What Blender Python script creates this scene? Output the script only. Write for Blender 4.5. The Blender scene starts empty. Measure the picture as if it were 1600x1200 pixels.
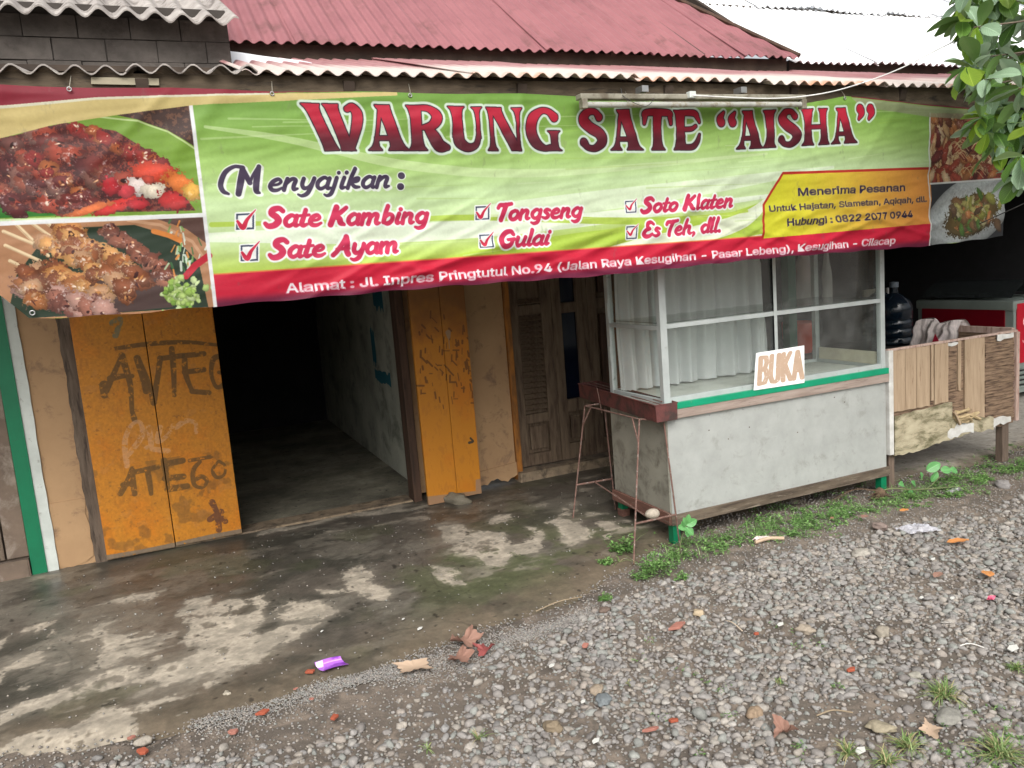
import bpy, bmesh, math, random
import numpy as np
from mathutils import Vector, Matrix, noise as mnoise

random.seed(7)
RNG = np.random.default_rng(11)
S = bpy.context.scene
COL = S.collection

# ------------------------------------------------------------------ camera, world, sun, exposure
CR = np.array([[0.91457184, -0.12961482, 0.38309052],
               [-0.39663022, -0.10240263, 0.91224896],
               [-0.0790115, -0.98626249, -0.14506372]])
FOC = 1265.0
CAMH = 1.6
cam_d = bpy.data.cameras.new('camera')
cam = bpy.data.objects.new('camera', cam_d)
COL.objects.link(cam)
cam_d.sensor_width = 36.0
cam_d.lens = FOC / 1600 * 36
cam_d.clip_start = 0.05
cam_d.clip_end = 500
cam.matrix_world = Matrix([[CR[0, 0], -CR[0, 1], -CR[0, 2], 0.0],
                           [CR[1, 0], -CR[1, 1], -CR[1, 2], 0.0],
                           [CR[2, 0], -CR[2, 1], -CR[2, 2], CAMH],
                           [0, 0, 0, 1]])
S.camera = cam

SUN_EL, SUN_AZ = math.radians(43), math.radians(200)   # azimuth measured from +Y clockwise: light comes from behind the camera
w = bpy.data.worlds.new('World')
S.world = w
w.use_nodes = True
nt = w.node_tree
nt.nodes.clear()
sky = nt.nodes.new('ShaderNodeTexSky')
sky.sky_type = 'NISHITA'
sky.sun_disc = False
sky.sun_elevation = SUN_EL
sky.sun_rotation = SUN_AZ
sky.air_density = 1.0
sky.dust_density = 6.0
sky.ozone_density = 1.0
hs = nt.nodes.new('ShaderNodeHueSaturation')
hs.inputs['Saturation'].default_value = 0.22
hs.inputs['Value'].default_value = 1.0
bg = nt.nodes.new('ShaderNodeBackground')
bg.inputs['Strength'].default_value = 0.15
wo = nt.nodes.new('ShaderNodeOutputWorld')
nt.links.new(sky.outputs[0], hs.inputs['Color'])
nt.links.new(hs.outputs[0], bg.inputs['Color'])
nt.links.new(bg.outputs[0], wo.inputs['Surface'])

sun_d = bpy.data.lights.new('sun', 'SUN')
sun_d.energy = 1.3
sun_d.angle = math.radians(45)
sun_d.color = (1.0, 0.965, 0.92)
sun = bpy.data.objects.new('sun', sun_d)
COL.objects.link(sun)
sd = Vector((math.sin(SUN_AZ) * math.cos(SUN_EL), math.cos(SUN_AZ) * math.cos(SUN_EL), math.sin(SUN_EL)))
sun.rotation_euler = sd.to_track_quat('Z', 'Y').to_euler()
sun.location = (0, -5, 12)

S.view_settings.view_transform = 'Standard'
S.view_settings.look = 'None'
S.view_settings.gamma = 1
S.view_settings.use_curve_mapping = False
S.view_settings.exposure = 0.5
S.cycles.max_bounces = 8
S.cycles.transparent_max_bounces = 16

# ------------------------------------------------------------------ measuring helpers (photo survey -> metres)
def ray(px, py):
    return CR @ np.array([px - 800.0, py - 600.0, FOC])
def on(ax, val, px, py):
    d = ray(px, py)
    o = np.array([0, 0, CAMH])
    return o + d * (val - o[ax]) / d[ax]
def G(px, py, z=0.0): return on(2, z, px, py)
def PY(px, py, y): return on(1, y, px, py)
def PX(px, py, x): return on(0, x, px, py)

# ------------------------------------------------------------------ object helpers
def thing(name, label, cat, loc=(0, 0, 0), group=None):
    o = bpy.data.objects.new(name, None)
    COL.objects.link(o)
    o.location = loc
    o.empty_display_size = 0.1
    o['label'] = label
    o['category'] = cat
    if group: o['group'] = group
    return o
def tag(o, label, cat, group=None):
    o['label'] = label
    o['category'] = cat
    if group: o['group'] = group
    return o
def wloc(o):
    v = Vector((0, 0, 0))
    while o is not None:
        v += Vector(o.location)
        o = o.parent
    return v

class MB:
    """collects geometry in world coordinates; build() links ONE mesh object"""
    def __init__(s):
        s.v = []; s.f = []; s.mi = []; s.cur = 0
    def add(s, vs, fs):
        b = len(s.v)
        s.v += [tuple(map(float, p)) for p in vs]
        s.f += [tuple(i + b for i in f) for f in fs]
        s.mi += [s.cur] * len(fs)
        return s
    def box(s, a, b, rot=0.0, piv=None, bev=0.0, jit=0.0):
        a = np.array(a, float); b = np.array(b, float)
        lo = np.minimum(a, b); hi = np.maximum(a, b)
        if bev > 0:
            bm = bmesh.new()
            bmesh.ops.create_cube(bm, size=1)
            c = (lo + hi) / 2
            for v in bm.verts:
                v.co = Vector([c[i] + v.co[i] * (hi[i] - lo[i]) for i in range(3)])
            bmesh.ops.bevel(bm, geom=bm.edges[:], offset=min(bev, 0.4 * float((hi - lo).min())), segments=2, affect='EDGES', profile=0.6)
            bm.verts.index_update()
            vs = [tuple(v.co) for v in bm.verts]
            fs = [tuple(v.index for v in f.verts) for f in bm.faces]
            bm.free()
        else:
            vs = [(x, y, z) for x in (lo[0], hi[0]) for y in (lo[1], hi[1]) for z in (lo[2], hi[2])]
            fs = [(0, 1, 3, 2), (4, 6, 7, 5), (0, 4, 5, 1), (2, 3, 7, 6), (0, 2, 6, 4), (1, 5, 7, 3)]
        if jit: vs = [tuple(c + random.uniform(-jit, jit) for c in p) for p in vs]
        if rot:
            p0 = Vector(piv) if piv is not None else Vector((lo + hi) / 2)
            R = Matrix.Rotation(rot, 3, 'Z')
            vs = [tuple(R @ (Vector(p) - p0) + p0) for p in vs]
        return s.add(vs, fs)
    def bar(s, p, q, w, h=None, bev=0.0, up=(0, 0, 1)):
        """rectangular bar from p to q"""
        h = h or w
        p = Vector(p); q = Vector(q); d = (q - p); L = d.length; d.normalize()
        u = Vector(up)
        if abs(d.dot(u)) > 0.98: u = Vector((0, 1, 0))
        sx = d.cross(u).normalized(); sz = sx.cross(d)
        m = MB(); m.box((-w / 2, 0, -h / 2), (w / 2, L, h / 2), bev=bev)
        vs = [tuple(p + sx * x + d * y + sz * z) for x, y, z in m.v]
        return s.add(vs, m.f)
    def tube(s, pts, r, n=8, cap=True):
        pts = [Vector(p) for p in pts]
        rs = r if isinstance(r, (list, tuple)) else [r] * len(pts)
        vs = []; fs = []
        pu = None
        for i, p in enumerate(pts):
            d = (pts[min(i + 1, len(pts) - 1)] - pts[max(i - 1, 0)]).normalized()
            if pu is None:
                pu = d.cross(Vector((0, 0, 1)))
                if pu.length < 1e-3: pu = d.cross(Vector((0, 1, 0)))
            pu = (pu - d * pu.dot(d)).normalized()
            pv = d.cross(pu)
            for k in range(n):
                a = 2 * math.pi * k / n
                vs.append(tuple(p + (pu * math.cos(a) + pv * math.sin(a)) * rs[i]))
        for i in range(len(pts) - 1):
            for k in range(n):
                fs.append((i * n + k, i * n + (k + 1) % n, (i + 1) * n + (k + 1) % n, (i + 1) * n + k))
        if cap:
            fs.append(tuple(range(n))[::-1]); fs.append(tuple(range((len(pts) - 1) * n, len(pts) * n)))
        return s.add(vs, fs)
    def lathe(s, prof, c, n=24):
        """prof: list of (r, z)"""
        vs = []; fs = []
        for r, z in prof:
            for k in range(n):
                a = 2 * math.pi * k / n
                vs.append((c[0] + r * math.cos(a), c[1] + r * math.sin(a), c[2] + z))
        for i in range(len(prof) - 1):
            for k in range(n):
                fs.append((i * n + k, i * n + (k + 1) % n, (i + 1) * n + (k + 1) % n, (i + 1) * n + k))
        return s.add(vs, fs)
    def prism(s, poly, fn, d):
        """poly 2D outline, fn(u,v)->Vector point, d extrude vector"""
        n = len(poly)
        a = [Vector(fn(*p)) for p in poly]
        b = [p + Vector(d) for p in a]
        fs = [tuple(range(n)), tuple(range(2 * n - 1, n - 1, -1))]
        fs += [(i, i + n, (i + 1) % n + n, (i + 1) % n) for i in range(n)]
        return s.add([tuple(p) for p in a + b], fs)
    def grid(s, fn, nu, nv):
        vs = [tuple(fn(i / nu, j / nv)) for j in range(nv + 1) for i in range(nu + 1)]
        fs = [(j * (nu + 1) + i, j * (nu + 1) + i + 1, (j + 1) * (nu + 1) + i + 1, (j + 1) * (nu + 1) + i) for j in range(nv) for i in range(nu)]
        return s.add(vs, fs)
    def build(s, name, mats, parent=None, smooth=False, kind=None, loc=None, fix=True, uv=None):
        base = wloc(parent) if parent is not None else Vector((0, 0, 0))
        if loc is not None: off = Vector(loc)
        else: off = base
        me = bpy.data.meshes.new(name)
        me.from_pydata([(x - off[0], y - off[1], z - off[2]) for x, y, z in s.v], [], s.f)
        if not isinstance(mats, (list, tuple)): mats = [mats]
        for m in mats: me.materials.append(m)
        if len(mats) > 1: me.polygons.foreach_set('material_index', s.mi)
        if uv is not None:
            lay = me.uv_layers.new(name='UVMap')
            co = np.array(s.v)
            li = np.empty(len(me.loops), dtype=np.int32)
            me.loops.foreach_get('vertex_index', li)
            lay.data.foreach_set('uv', np.array(uv(co))[li].astype(np.float32).ravel())
        if fix:
            bm = bmesh.new(); bm.from_mesh(me)
            bmesh.ops.recalc_face_normals(bm, faces=bm.faces[:])
            bm.to_mesh(me); bm.free()
        if smooth:
            me.polygons.foreach_set('use_smooth', [True] * len(me.polygons))
            if smooth != True:
                me.set_sharp_from_angle(angle=math.radians(smooth))
        me.update()
        o = bpy.data.objects.new(name, me)
        COL.objects.link(o)
        if parent is not None: o.parent = parent
        o.location = off - base
        if kind: o['kind'] = kind
        return o

def copy_obj(o, parent=None, loc=None, rot=None):
    c = o.copy(); COL.objects.link(c)
    if parent is not None: c.parent = parent
    if loc is not None: c.location = loc
    if rot is not None: c.rotation_euler = rot
    return c

# ------------------------------------------------------------------ materials
def lin(c):
    """display rgb 0-255 -> linear"""
    return tuple(((x / 255) / 12.92 if x / 255 <= 0.04045 else ((x / 255 + 0.055) / 1.055) ** 2.4) for x in c)
def new_mat(name):
    m = bpy.data.materials.new(name); m.use_nodes = True
    n = m.node_tree; b = n.nodes['Principled BSDF']
    return m, n, b
def N(n, t, **kw):
    x = n.nodes.new(t)
    for k, v in kw.items():
        if k in x.inputs: x.inputs[k].default_value = v
        else: setattr(x, k, v)
    return x
def ramp(n, stops):
    r = n.nodes.new('ShaderNodeValToRGB')
    e = r.color_ramp.elements
    while len(e) < len(stops): e.new(0.5)
    for i, (p, c) in enumerate(stops):
        e[i].position = p
        e[i].color = (*c, 1) if len(c) == 3 else c
    return r
def pm(name, c1, c2=None, scale=6, rough=0.8, metal=0.0, bump=0.2, bscale=60, stretch=(1, 1, 1), dirt=None, spec=0.4, dist=0.0, rvar=0.1, bdist=0.004):
    """surface of two mottled colours, optional dirt = (colour, coverage 0..1, scale), fine relief"""
    m, n, b = new_mat(name)
    L = n.links
    tc = N(n, 'ShaderNodeTexCoord')
    mp = N(n, 'ShaderNodeMapping'); mp.inputs['Scale'].default_value = stretch
    L.new(tc.outputs['Object'], mp.inputs['Vector'])
    c2 = c2 or tuple(x * 0.75 for x in c1)
    nz = N(n, 'ShaderNodeTexNoise', Scale=scale, Detail=8.0, Roughness=0.62, Distortion=dist)
    L.new(mp.outputs[0], nz.inputs['Vector'])
    rp = ramp(n, [(0.34, c1), (0.66, c2)])
    L.new(nz.outputs['Fac'], rp.inputs[0])
    col = rp.outputs[0]
    if dirt:
        dc, cov, ds = dirt
        n2 = N(n, 'ShaderNodeTexNoise', Scale=ds, Detail=10.0, Roughness=0.7, Distortion=0.4)
        L.new(mp.outputs[0], n2.inputs['Vector'])
        t = 0.72 - 0.42 * cov
        r2 = ramp(n, [(max(0.01, t - 0.05), (0, 0, 0)), (min(0.99, t + 0.09), (1, 1, 1))])
        L.new(n2.outputs['Fac'], r2.inputs[0])
        mx = N(n, 'ShaderNodeMix', data_type='RGBA')
        mx.inputs[7].default_value = (*dc, 1)
        L.new(r2.outputs[0], mx.inputs[0]); L.new(col, mx.inputs[6])
        col = mx.outputs[2]
    L.new(col, b.inputs['Base Color'])
    b.inputs['Metallic'].default_value = metal
    b.inputs['Specular IOR Level'].default_value = spec
    mr = N(n, 'ShaderNodeMapRange')
    mr.inputs['To Min'].default_value = max(0.02, rough - rvar); mr.inputs['To Max'].default_value = min(1, rough + rvar)
    L.new(nz.outputs['Fac'], mr.inputs['Value']); L.new(mr.outputs[0], b.inputs['Roughness'])
    n3 = N(n, 'ShaderNodeTexNoise', Scale=bscale, Detail=6.0, Roughness=0.65)
    L.new(mp.outputs[0], n3.inputs['Vector'])
    bp = N(n, 'ShaderNodeBump', Strength=bump, Distance=bdist)
    L.new(n3.outputs['Fac'], bp.inputs['Height']); L.new(bp.outputs[0], b.inputs['Normal'])
    return m
def img_mat(name, arr, rough=0.6, bump=0.1, rough_arr=None, bscale=200, transl=0.0, spec=0.4, bdist=0.002, grain=0.0):
    """material whose flat print / stain map is the numpy picture arr (h,w,3; display values 0..1, row 0 = bottom)"""
    m, n, b = new_mat(name)
    L = n.links
    def mk(nm, a, cs):
        h, w_ = a.shape[:2]
        im = bpy.data.images.new(nm, w_, h)
        im.colorspace_settings.name = cs
        px = np.ones((h, w_, 4), np.float32)
        px[..., :3] = a if a.ndim == 3 else a[..., None]
        im.pixels.foreach_set(np.clip(px, 0, 1).ravel()); im.update(); im.pack()
        t = n.nodes.new('ShaderNodeTexImage'); t.image = im; t.extension = 'EXTEND'
        return t
    t = mk(name + '_print', arr, 'sRGB')
    col = t.outputs[0]
    tc = N(n, 'ShaderNodeTexCoord')
    if grain:
        gz = N(n, 'ShaderNodeTexNoise', Scale=90.0, Detail=8.0, Roughness=0.75)
        L.new(tc.outputs['Object'], gz.inputs['Vector'])
        mr = N(n, 'ShaderNodeMapRange'); mr.inputs['From Min'].default_value = 0.3; mr.inputs['From Max'].default_value = 0.7
        mr.inputs['To Min'].default_value = 1 - grain; mr.inputs['To Max'].default_value = 1 + grain
        L.new(gz.outputs['Fac'], mr.inputs['Value'])
        vm = N(n, 'ShaderNodeVectorMath', operation='SCALE')
        L.new(col, vm.inputs[0]); L.new(mr.outputs[0], vm.inputs['Scale']); col = vm.outputs[0]
    L.new(col, b.inputs['Base Color'])
    b.inputs['Roughness'].default_value = rough
    b.inputs['Specular IOR Level'].default_value = spec
    if rough_arr is not None:
        t2 = mk(name + '_gloss', rough_arr, 'Non-Color')
        L.new(t2.outputs[0], b.inputs['Roughness'])
    n3 = N(n, 'ShaderNodeTexNoise', Scale=bscale, Detail=5.0)
    L.new(tc.outputs['Object'], n3.inputs['Vector'])
    bp = N(n, 'ShaderNodeBump', Strength=bump, Distance=bdist)
    L.new(n3.outputs['Fac'], bp.inputs['Height']); L.new(bp.outputs[0], b.inputs['Normal'])
    if transl > 0:
        tr = N(n, 'ShaderNodeBsdfTranslucent'); L.new(col, tr.inputs['Color'])
        ms = N(n, 'ShaderNodeMixShader'); ms.inputs[0].default_value = transl
        L.new(b.outputs[0], ms.inputs[1]); L.new(tr.outputs[0], ms.inputs[2])
        L.new(ms.outputs[0], n.nodes['Material Output'].inputs['Surface'])
    return m
def glass_mat(name, tint=(0.93, 0.97, 0.95), refl=1.0):
    m, n, b = new_mat(name)
    n.nodes.remove(b)
    L = n.links
    tr = N(n, 'ShaderNodeBsdfTransparent'); tr.inputs['Color'].default_value = (*tint, 1)
    gl = N(n, 'ShaderNodeBsdfGlossy', Roughness=0.01)
    ge = N(n, 'ShaderNodeNewGeometry'); dt = N(n, 'ShaderNodeVectorMath', operation='DOT_PRODUCT')
    L.new(ge.outputs['Incoming'], dt.inputs[0]); L.new(ge.outputs['Normal'], dt.inputs[1])
    ab = N(n, 'ShaderNodeMath', operation='ABSOLUTE'); L.new(dt.outputs['Value'], ab.inputs[0])
    om = N(n, 'ShaderNodeMath', operation='SUBTRACT'); om.inputs[0].default_value = 1.0; L.new(ab.outputs[0], om.inputs[1])
    pw_ = N(n, 'ShaderNodeMath', operation='POWER'); pw_.inputs[1].default_value = 5.0; L.new(om.outputs[0], pw_.inputs[0])
    ma = N(n, 'ShaderNodeMath', operation='MULTIPLY_ADD'); ma.inputs[1].default_value = .96 * refl; ma.inputs[2].default_value = .04 * refl
    L.new(pw_.outputs[0], ma.inputs[0])
    ms = N(n, 'ShaderNodeMixShader')
    L.new(ma.outputs[0], ms.inputs[0]); L.new(tr.outputs[0], ms.inputs[1]); L.new(gl.outputs[0], ms.inputs[2])
    df = N(n, 'ShaderNodeBsdfDiffuse'); df.inputs['Color'].default_value = (.7, .72, .70, 1)      # a film of dust
    tcd = N(n, 'ShaderNodeTexCoord'); nd = N(n, 'ShaderNodeTexNoise', Scale=7.0, Detail=7.0, Roughness=.7); L.new(tcd.outputs['Object'], nd.inputs['Vector'])
    md = N(n, 'ShaderNodeMapRange'); md.inputs['From Min'].default_value = .35; md.inputs['From Max'].default_value = .7; md.inputs['To Min'].default_value = .006; md.inputs['To Max'].default_value = .045; L.new(nd.outputs['Fac'], md.inputs['Value'])
    m2 = N(n, 'ShaderNodeMixShader'); L.new(md.outputs[0], m2.inputs[0]); L.new(ms.outputs[0], m2.inputs[1]); L.new(df.outputs[0], m2.inputs[2])
    L.new(m2.outputs[0], n.nodes['Material Output'].inputs['Surface'])
    return m
def vcol_mat(name, rough=0.85, bump=0.4, bscale=120, var=0.25, spec=0.3, transl=0.0):
    """colour of each piece from its own 'col' attribute, mottled"""
    m, n, b = new_mat(name)
    L = n.links
    at = N(n, 'ShaderNodeAttribute'); at.attribute_name = 'col'
    tc = N(n, 'ShaderNodeTexCoord')
    nz = N(n, 'ShaderNodeTexNoise', Scale=bscale, Detail=6.0, Roughness=0.7)
    L.new(tc.outputs['Object'], nz.inputs['Vector'])
    mr = N(n, 'ShaderNodeMapRange'); mr.inputs['From Min'].default_value = 0.3; mr.inputs['From Max'].default_value = 0.7
    mr.inputs['To Min'].default_value = 1 - var; mr.inputs['To Max'].default_value = 1 + var
    L.new(nz.outputs['Fac'], mr.inputs['Value'])
    vm = N(n, 'ShaderNodeVectorMath', operation='SCALE')
    L.new(at.outputs['Color'], vm.inputs[0]); L.new(mr.outputs[0], vm.inputs['Scale'])
    L.new(vm.outputs[0], b.inputs['Base Color'])
    b.inputs['Roughness'].default_value = rough
    b.inputs['Specular IOR Level'].default_value = spec
    bp = N(n, 'ShaderNodeBump', Strength=bump, Distance=0.003)
    L.new(nz.outputs['Fac'], bp.inputs['Height']); L.new(bp.outputs[0], b.inputs['Normal'])
    if transl > 0:
        tr = N(n, 'ShaderNodeBsdfTranslucent'); L.new(vm.outputs[0], tr.inputs['Color'])
        ms = N(n, 'ShaderNodeMixShader'); ms.inputs[0].default_value = transl
        L.new(b.outputs[0], ms.inputs[1]); L.new(tr.outputs[0], ms.inputs[2])
        L.new(ms.outputs[0], n.nodes['Material Output'].inputs['Surface'])
    return m
def np_mesh(name, V, F, mat, cols=None, parent=None, smooth=False, kind=None, loc=(0, 0, 0)):
    """V (n,3) world, F (m,3|4), cols (n,3) -> object"""
    me = bpy.data.meshes.new(name)
    V = np.asarray(V, np.float32) - np.asarray(loc, np.float32); F = np.asarray(F, np.int32)
    k = F.shape[1]
    me.vertices.add(len(V)); me.vertices.foreach_set('co', V.ravel())
    me.loops.add(F.size); me.loops.foreach_set('vertex_index', F.ravel())
    me.polygons.add(len(F)); me.polygons.foreach_set('loop_start', np.arange(0, F.size, k, dtype=np.int32))
    me.update(calc_edges=True)
    if cols is not None:
        a = me.color_attributes.new('col', 'FLOAT_COLOR', 'POINT')
        c = np.ones((len(V), 4), np.float32); c[:, :3] = cols
        a.data.foreach_set('color', c.ravel())
    if smooth: me.polygons.foreach_set('use_smooth', np.ones(len(F), bool))
    me.materials.append(mat)
    o = bpy.data.objects.new(name, me); COL.objects.link(o)
    o.location = loc
    if parent is not None:
        o.parent = parent; o.location = Vector(loc) - wloc(parent)
    if kind: o['kind'] = kind
    return o

# ------------------------------------------------------------------ numpy noise
def vnoise(h, w_, cell, seed, octv=4, gain=0.55, asp=1.0):
    r = np.random.default_rng(seed); out = np.zeros((h, w_), np.float32); amp = 1; tot = 0
    for o in range(octv):
        c = max(2.0, cell / 2 ** o)
        gh, gw = int(h / c) + 3, int(w_ / (c * asp)) + 3
        g = r.random((gh, gw)).astype(np.float32)
        y = np.arange(h) / c; x = np.arange(w_) / (c * asp)
        yi = y.astype(int); xi = x.astype(int); fy = (y - yi)[:, None]; fx = (x - xi)[None]
        fy = fy * fy * (3 - 2 * fy); fx = fx * fx * (3 - 2 * fx)
        a = g[yi][:, xi]; b = g[yi][:, xi + 1]; c_ = g[yi + 1][:, xi]; d = g[yi + 1][:, xi + 1]
        out += amp * ((a * (1 - fx) + b * fx) * (1 - fy) + (c_ * (1 - fx) + d * fx) * fy)
        tot += amp; amp *= gain
    return out / tot
def sstep(a, b, x):
    t = np.clip((x - a) / (b - a), 0, 1); return t * t * (3 - 2 * t)

# ------------------------------------------------------------------ a small picture painter for flat print
class Canvas:
    def __init__(s, x0, x1, z0, z1, ppm, to2d):
        s.x0, s.z0, s.k = x0, z0, ppm
        s.w = int((x1 - x0) * ppm); s.h = int((z1 - z0) * ppm)
        s.a = np.zeros((s.h, s.w, 3), np.float32)
        s.to2d = to2d           # survey pixel -> metres on the sheet
        s.yy, s.xx = np.mgrid[0:s.h, 0:s.w].astype(np.float32)
    def m2c(s, p): return ((p[0] - s.x0) * s.k, (p[1] - s.z0) * s.k)
    def p(s, px, py): return s.m2c(s.to2d(px, py))
    def fill_poly(s, pts, m=None):
        """pts in canvas px -> coverage mask"""
        if m is None: m = np.zeros((s.h, s.w), np.float32)
        P = np.array(pts, np.float32)
        xa, ya = np.maximum(np.floor(P.min(0)) - 1, 0).astype(int); xb = int(min(s.w, P[:, 0].max() + 2)); yb = int(min(s.h, P[:, 1].max() + 2))
        if xb <= xa or yb <= ya: return m
        acc = np.zeros((yb - ya, xb - xa), np.float32)
        for ox, oy in ((-.25, -.25), (.25, -.25), (-.25, .25), (.25, .25)):
            X = s.xx[ya:yb, xa:xb] + ox; Y = s.yy[ya:yb, xa:xb] + oy
            ins = np.zeros(X.shape, bool)
            for i in range(len(P)):
                x1, y1 = P[i]; x2, y2 = P[(i + 1) % len(P)]
                if y1 == y2: continue
                c = (Y < max(y1, y2)) & (Y >= min(y1, y2)) & (X < (x2 - x1) * (Y - y1) / (y2 - y1) + x1)
                ins ^= c
            acc += ins * 0.25
        m[ya:yb, xa:xb] = np.maximum(m[ya:yb, xa:xb], acc)
        return m
    def fill_stroke(s, pts, rad, m=None):
        if m is None: m = np.zeros((s.h, s.w), np.float32)
        for (p, q, r1, r2) in zip(pts[:-1], pts[1:], rad[:-1], rad[1:]):
            R = max(r1, r2) + 1.5
            xa = int(max(0, min(p[0], q[0]) - R)); xb = int(min(s.w, max(p[0], q[0]) + R + 1))
            ya = int(max(0, min(p[1], q[1]) - R)); yb = int(min(s.h, max(p[1], q[1]) + R + 1))
            if xb <= xa or yb <= ya: continue
            X = s.xx[ya:yb, xa:xb] - p[0]; Y = s.yy[ya:yb, xa:xb] - p[1]
            dx, dy = q[0] - p[0], q[1] - p[1]; l2 = dx * dx + dy * dy + 1e-9
            t = np.clip((X * dx + Y * dy) / l2, 0, 1)
            d = np.hypot(X - t * dx, Y - t * dy)
            m[ya:yb, xa:xb] = np.maximum(m[ya:yb, xa:xb], np.clip((r1 + (r2 - r1) * t) - d + 0.5, 0, 1))
        return m
    def grow(s, m, r):
        ys, xs = np.nonzero(m > 0.02)
        if len(ys) == 0: return m
        R = int(math.ceil(r)) + 1
        ya, yb = max(0, ys.min() - R), min(s.h, ys.max() + R + 1); xa, xb = max(0, xs.min() - R), min(s.w, xs.max() + R + 1)
        src = np.pad(m[ya:yb, xa:xb], R); out = m[ya:yb, xa:xb].copy()
        H, W = out.shape
        for dy in range(-R, R + 1):
            for dx in range(-R, R + 1):
                k = min(1.0, max(0.0, r - math.hypot(dx, dy) + 0.5))
                if k > 0: np.maximum(out, src[R + dy:R + dy + H, R + dx:R + dx + W] * k, out=out)
        m2 = m.copy(); m2[ya:yb, xa:xb] = out
        return m2
    def blend(s, m, col, k=1.0):
        col = np.array(col, np.float32)
        if col.ndim == 1: col = col / 255.0
        s.a += (col - s.a) * (m * k)[..., None]
    def blob(s, cx, cy, rx, ry, ang, col, seed, shade=0.6, spec=0.5, clip=None, nz=None):
        """one soft lump of food, as printed"""
        R = max(rx, ry) * 1.25 + 2
        xa, xb = int(max(0, cx - R)), int(min(s.w, cx + R)); ya, yb = int(max(0, cy - R)), int(min(s.h, cy + R))
        if xb <= xa or yb <= ya: return
        X = s.xx[ya:yb, xa:xb] - cx; Y = s.yy[ya:yb, xa:xb] - cy
        c, sn = math.cos(ang), math.sin(ang)
        u = (X * c + Y * sn) / rx; v = (-X * sn + Y * c) / ry
        n = nz[ya:yb, xa:xb]
        d = np.sqrt(u * u + v * v) * ((0.78 + 0.5 * n) if (spec == 0 or max(rx, ry) > 60) else (0.42 + 1.15 * n)) if spec else np.sqrt(u * u + v * v) * .95
        cov = np.clip((1 - d) * min(rx, ry) * 0.9, 0, 1)
        if clip is not None: cov = cov * clip[ya:yb, xa:xb]
        hgt = np.sqrt(np.clip(1 - d * d, 0, 1))
        sh = (1 - shade) + shade * (0.55 * hgt + 0.45 * np.clip(0.5 + 0.6 * (Y / R), 0, 1)) * 1.35 * (0.7 + 0.6 * n)
        colr = np.array(col, np.float32)[None, None] / 255 * sh[..., None]
        hl = np.clip((nz[(ya + 31) % s.h:(ya + 31) % s.h + (yb - ya), xa:xb] if ya + 31 + (yb - ya) < s.h else n) - 0.63, 0, 1)[..., None] * 5 * spec
        colr = colr + (1 - colr) * np.clip(hl, 0, 0.85) * hgt[..., None]
        s.a[ya:yb, xa:xb] += (colr - s.a[ya:yb, xa:xb]) * cov[..., None]

def spline(pts, sub=7):
    """Catmull-Rom through (x,y,r)"""
    P = [np.array(p, float) for p in pts]
    if len(P) < 3: sub = 1
    P = [2 * P[0] - P[1]] + P + [2 * P[-1] - P[-2]]
    out = []
    for i in range(1, len(P) - 2):
        for k in range(sub):
            t = k / sub
            out.append(0.5 * (2 * P[i] + (P[i + 1] - P[i - 1]) * t + (2 * P[i - 1] - 5 * P[i] + 4 * P[i + 1] - P[i + 2]) * t * t + (3 * P[i] - P[i - 1] - 3 * P[i + 1] + P[i + 2]) * t ** 3))
    out.append(P[-2])
    return out

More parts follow.
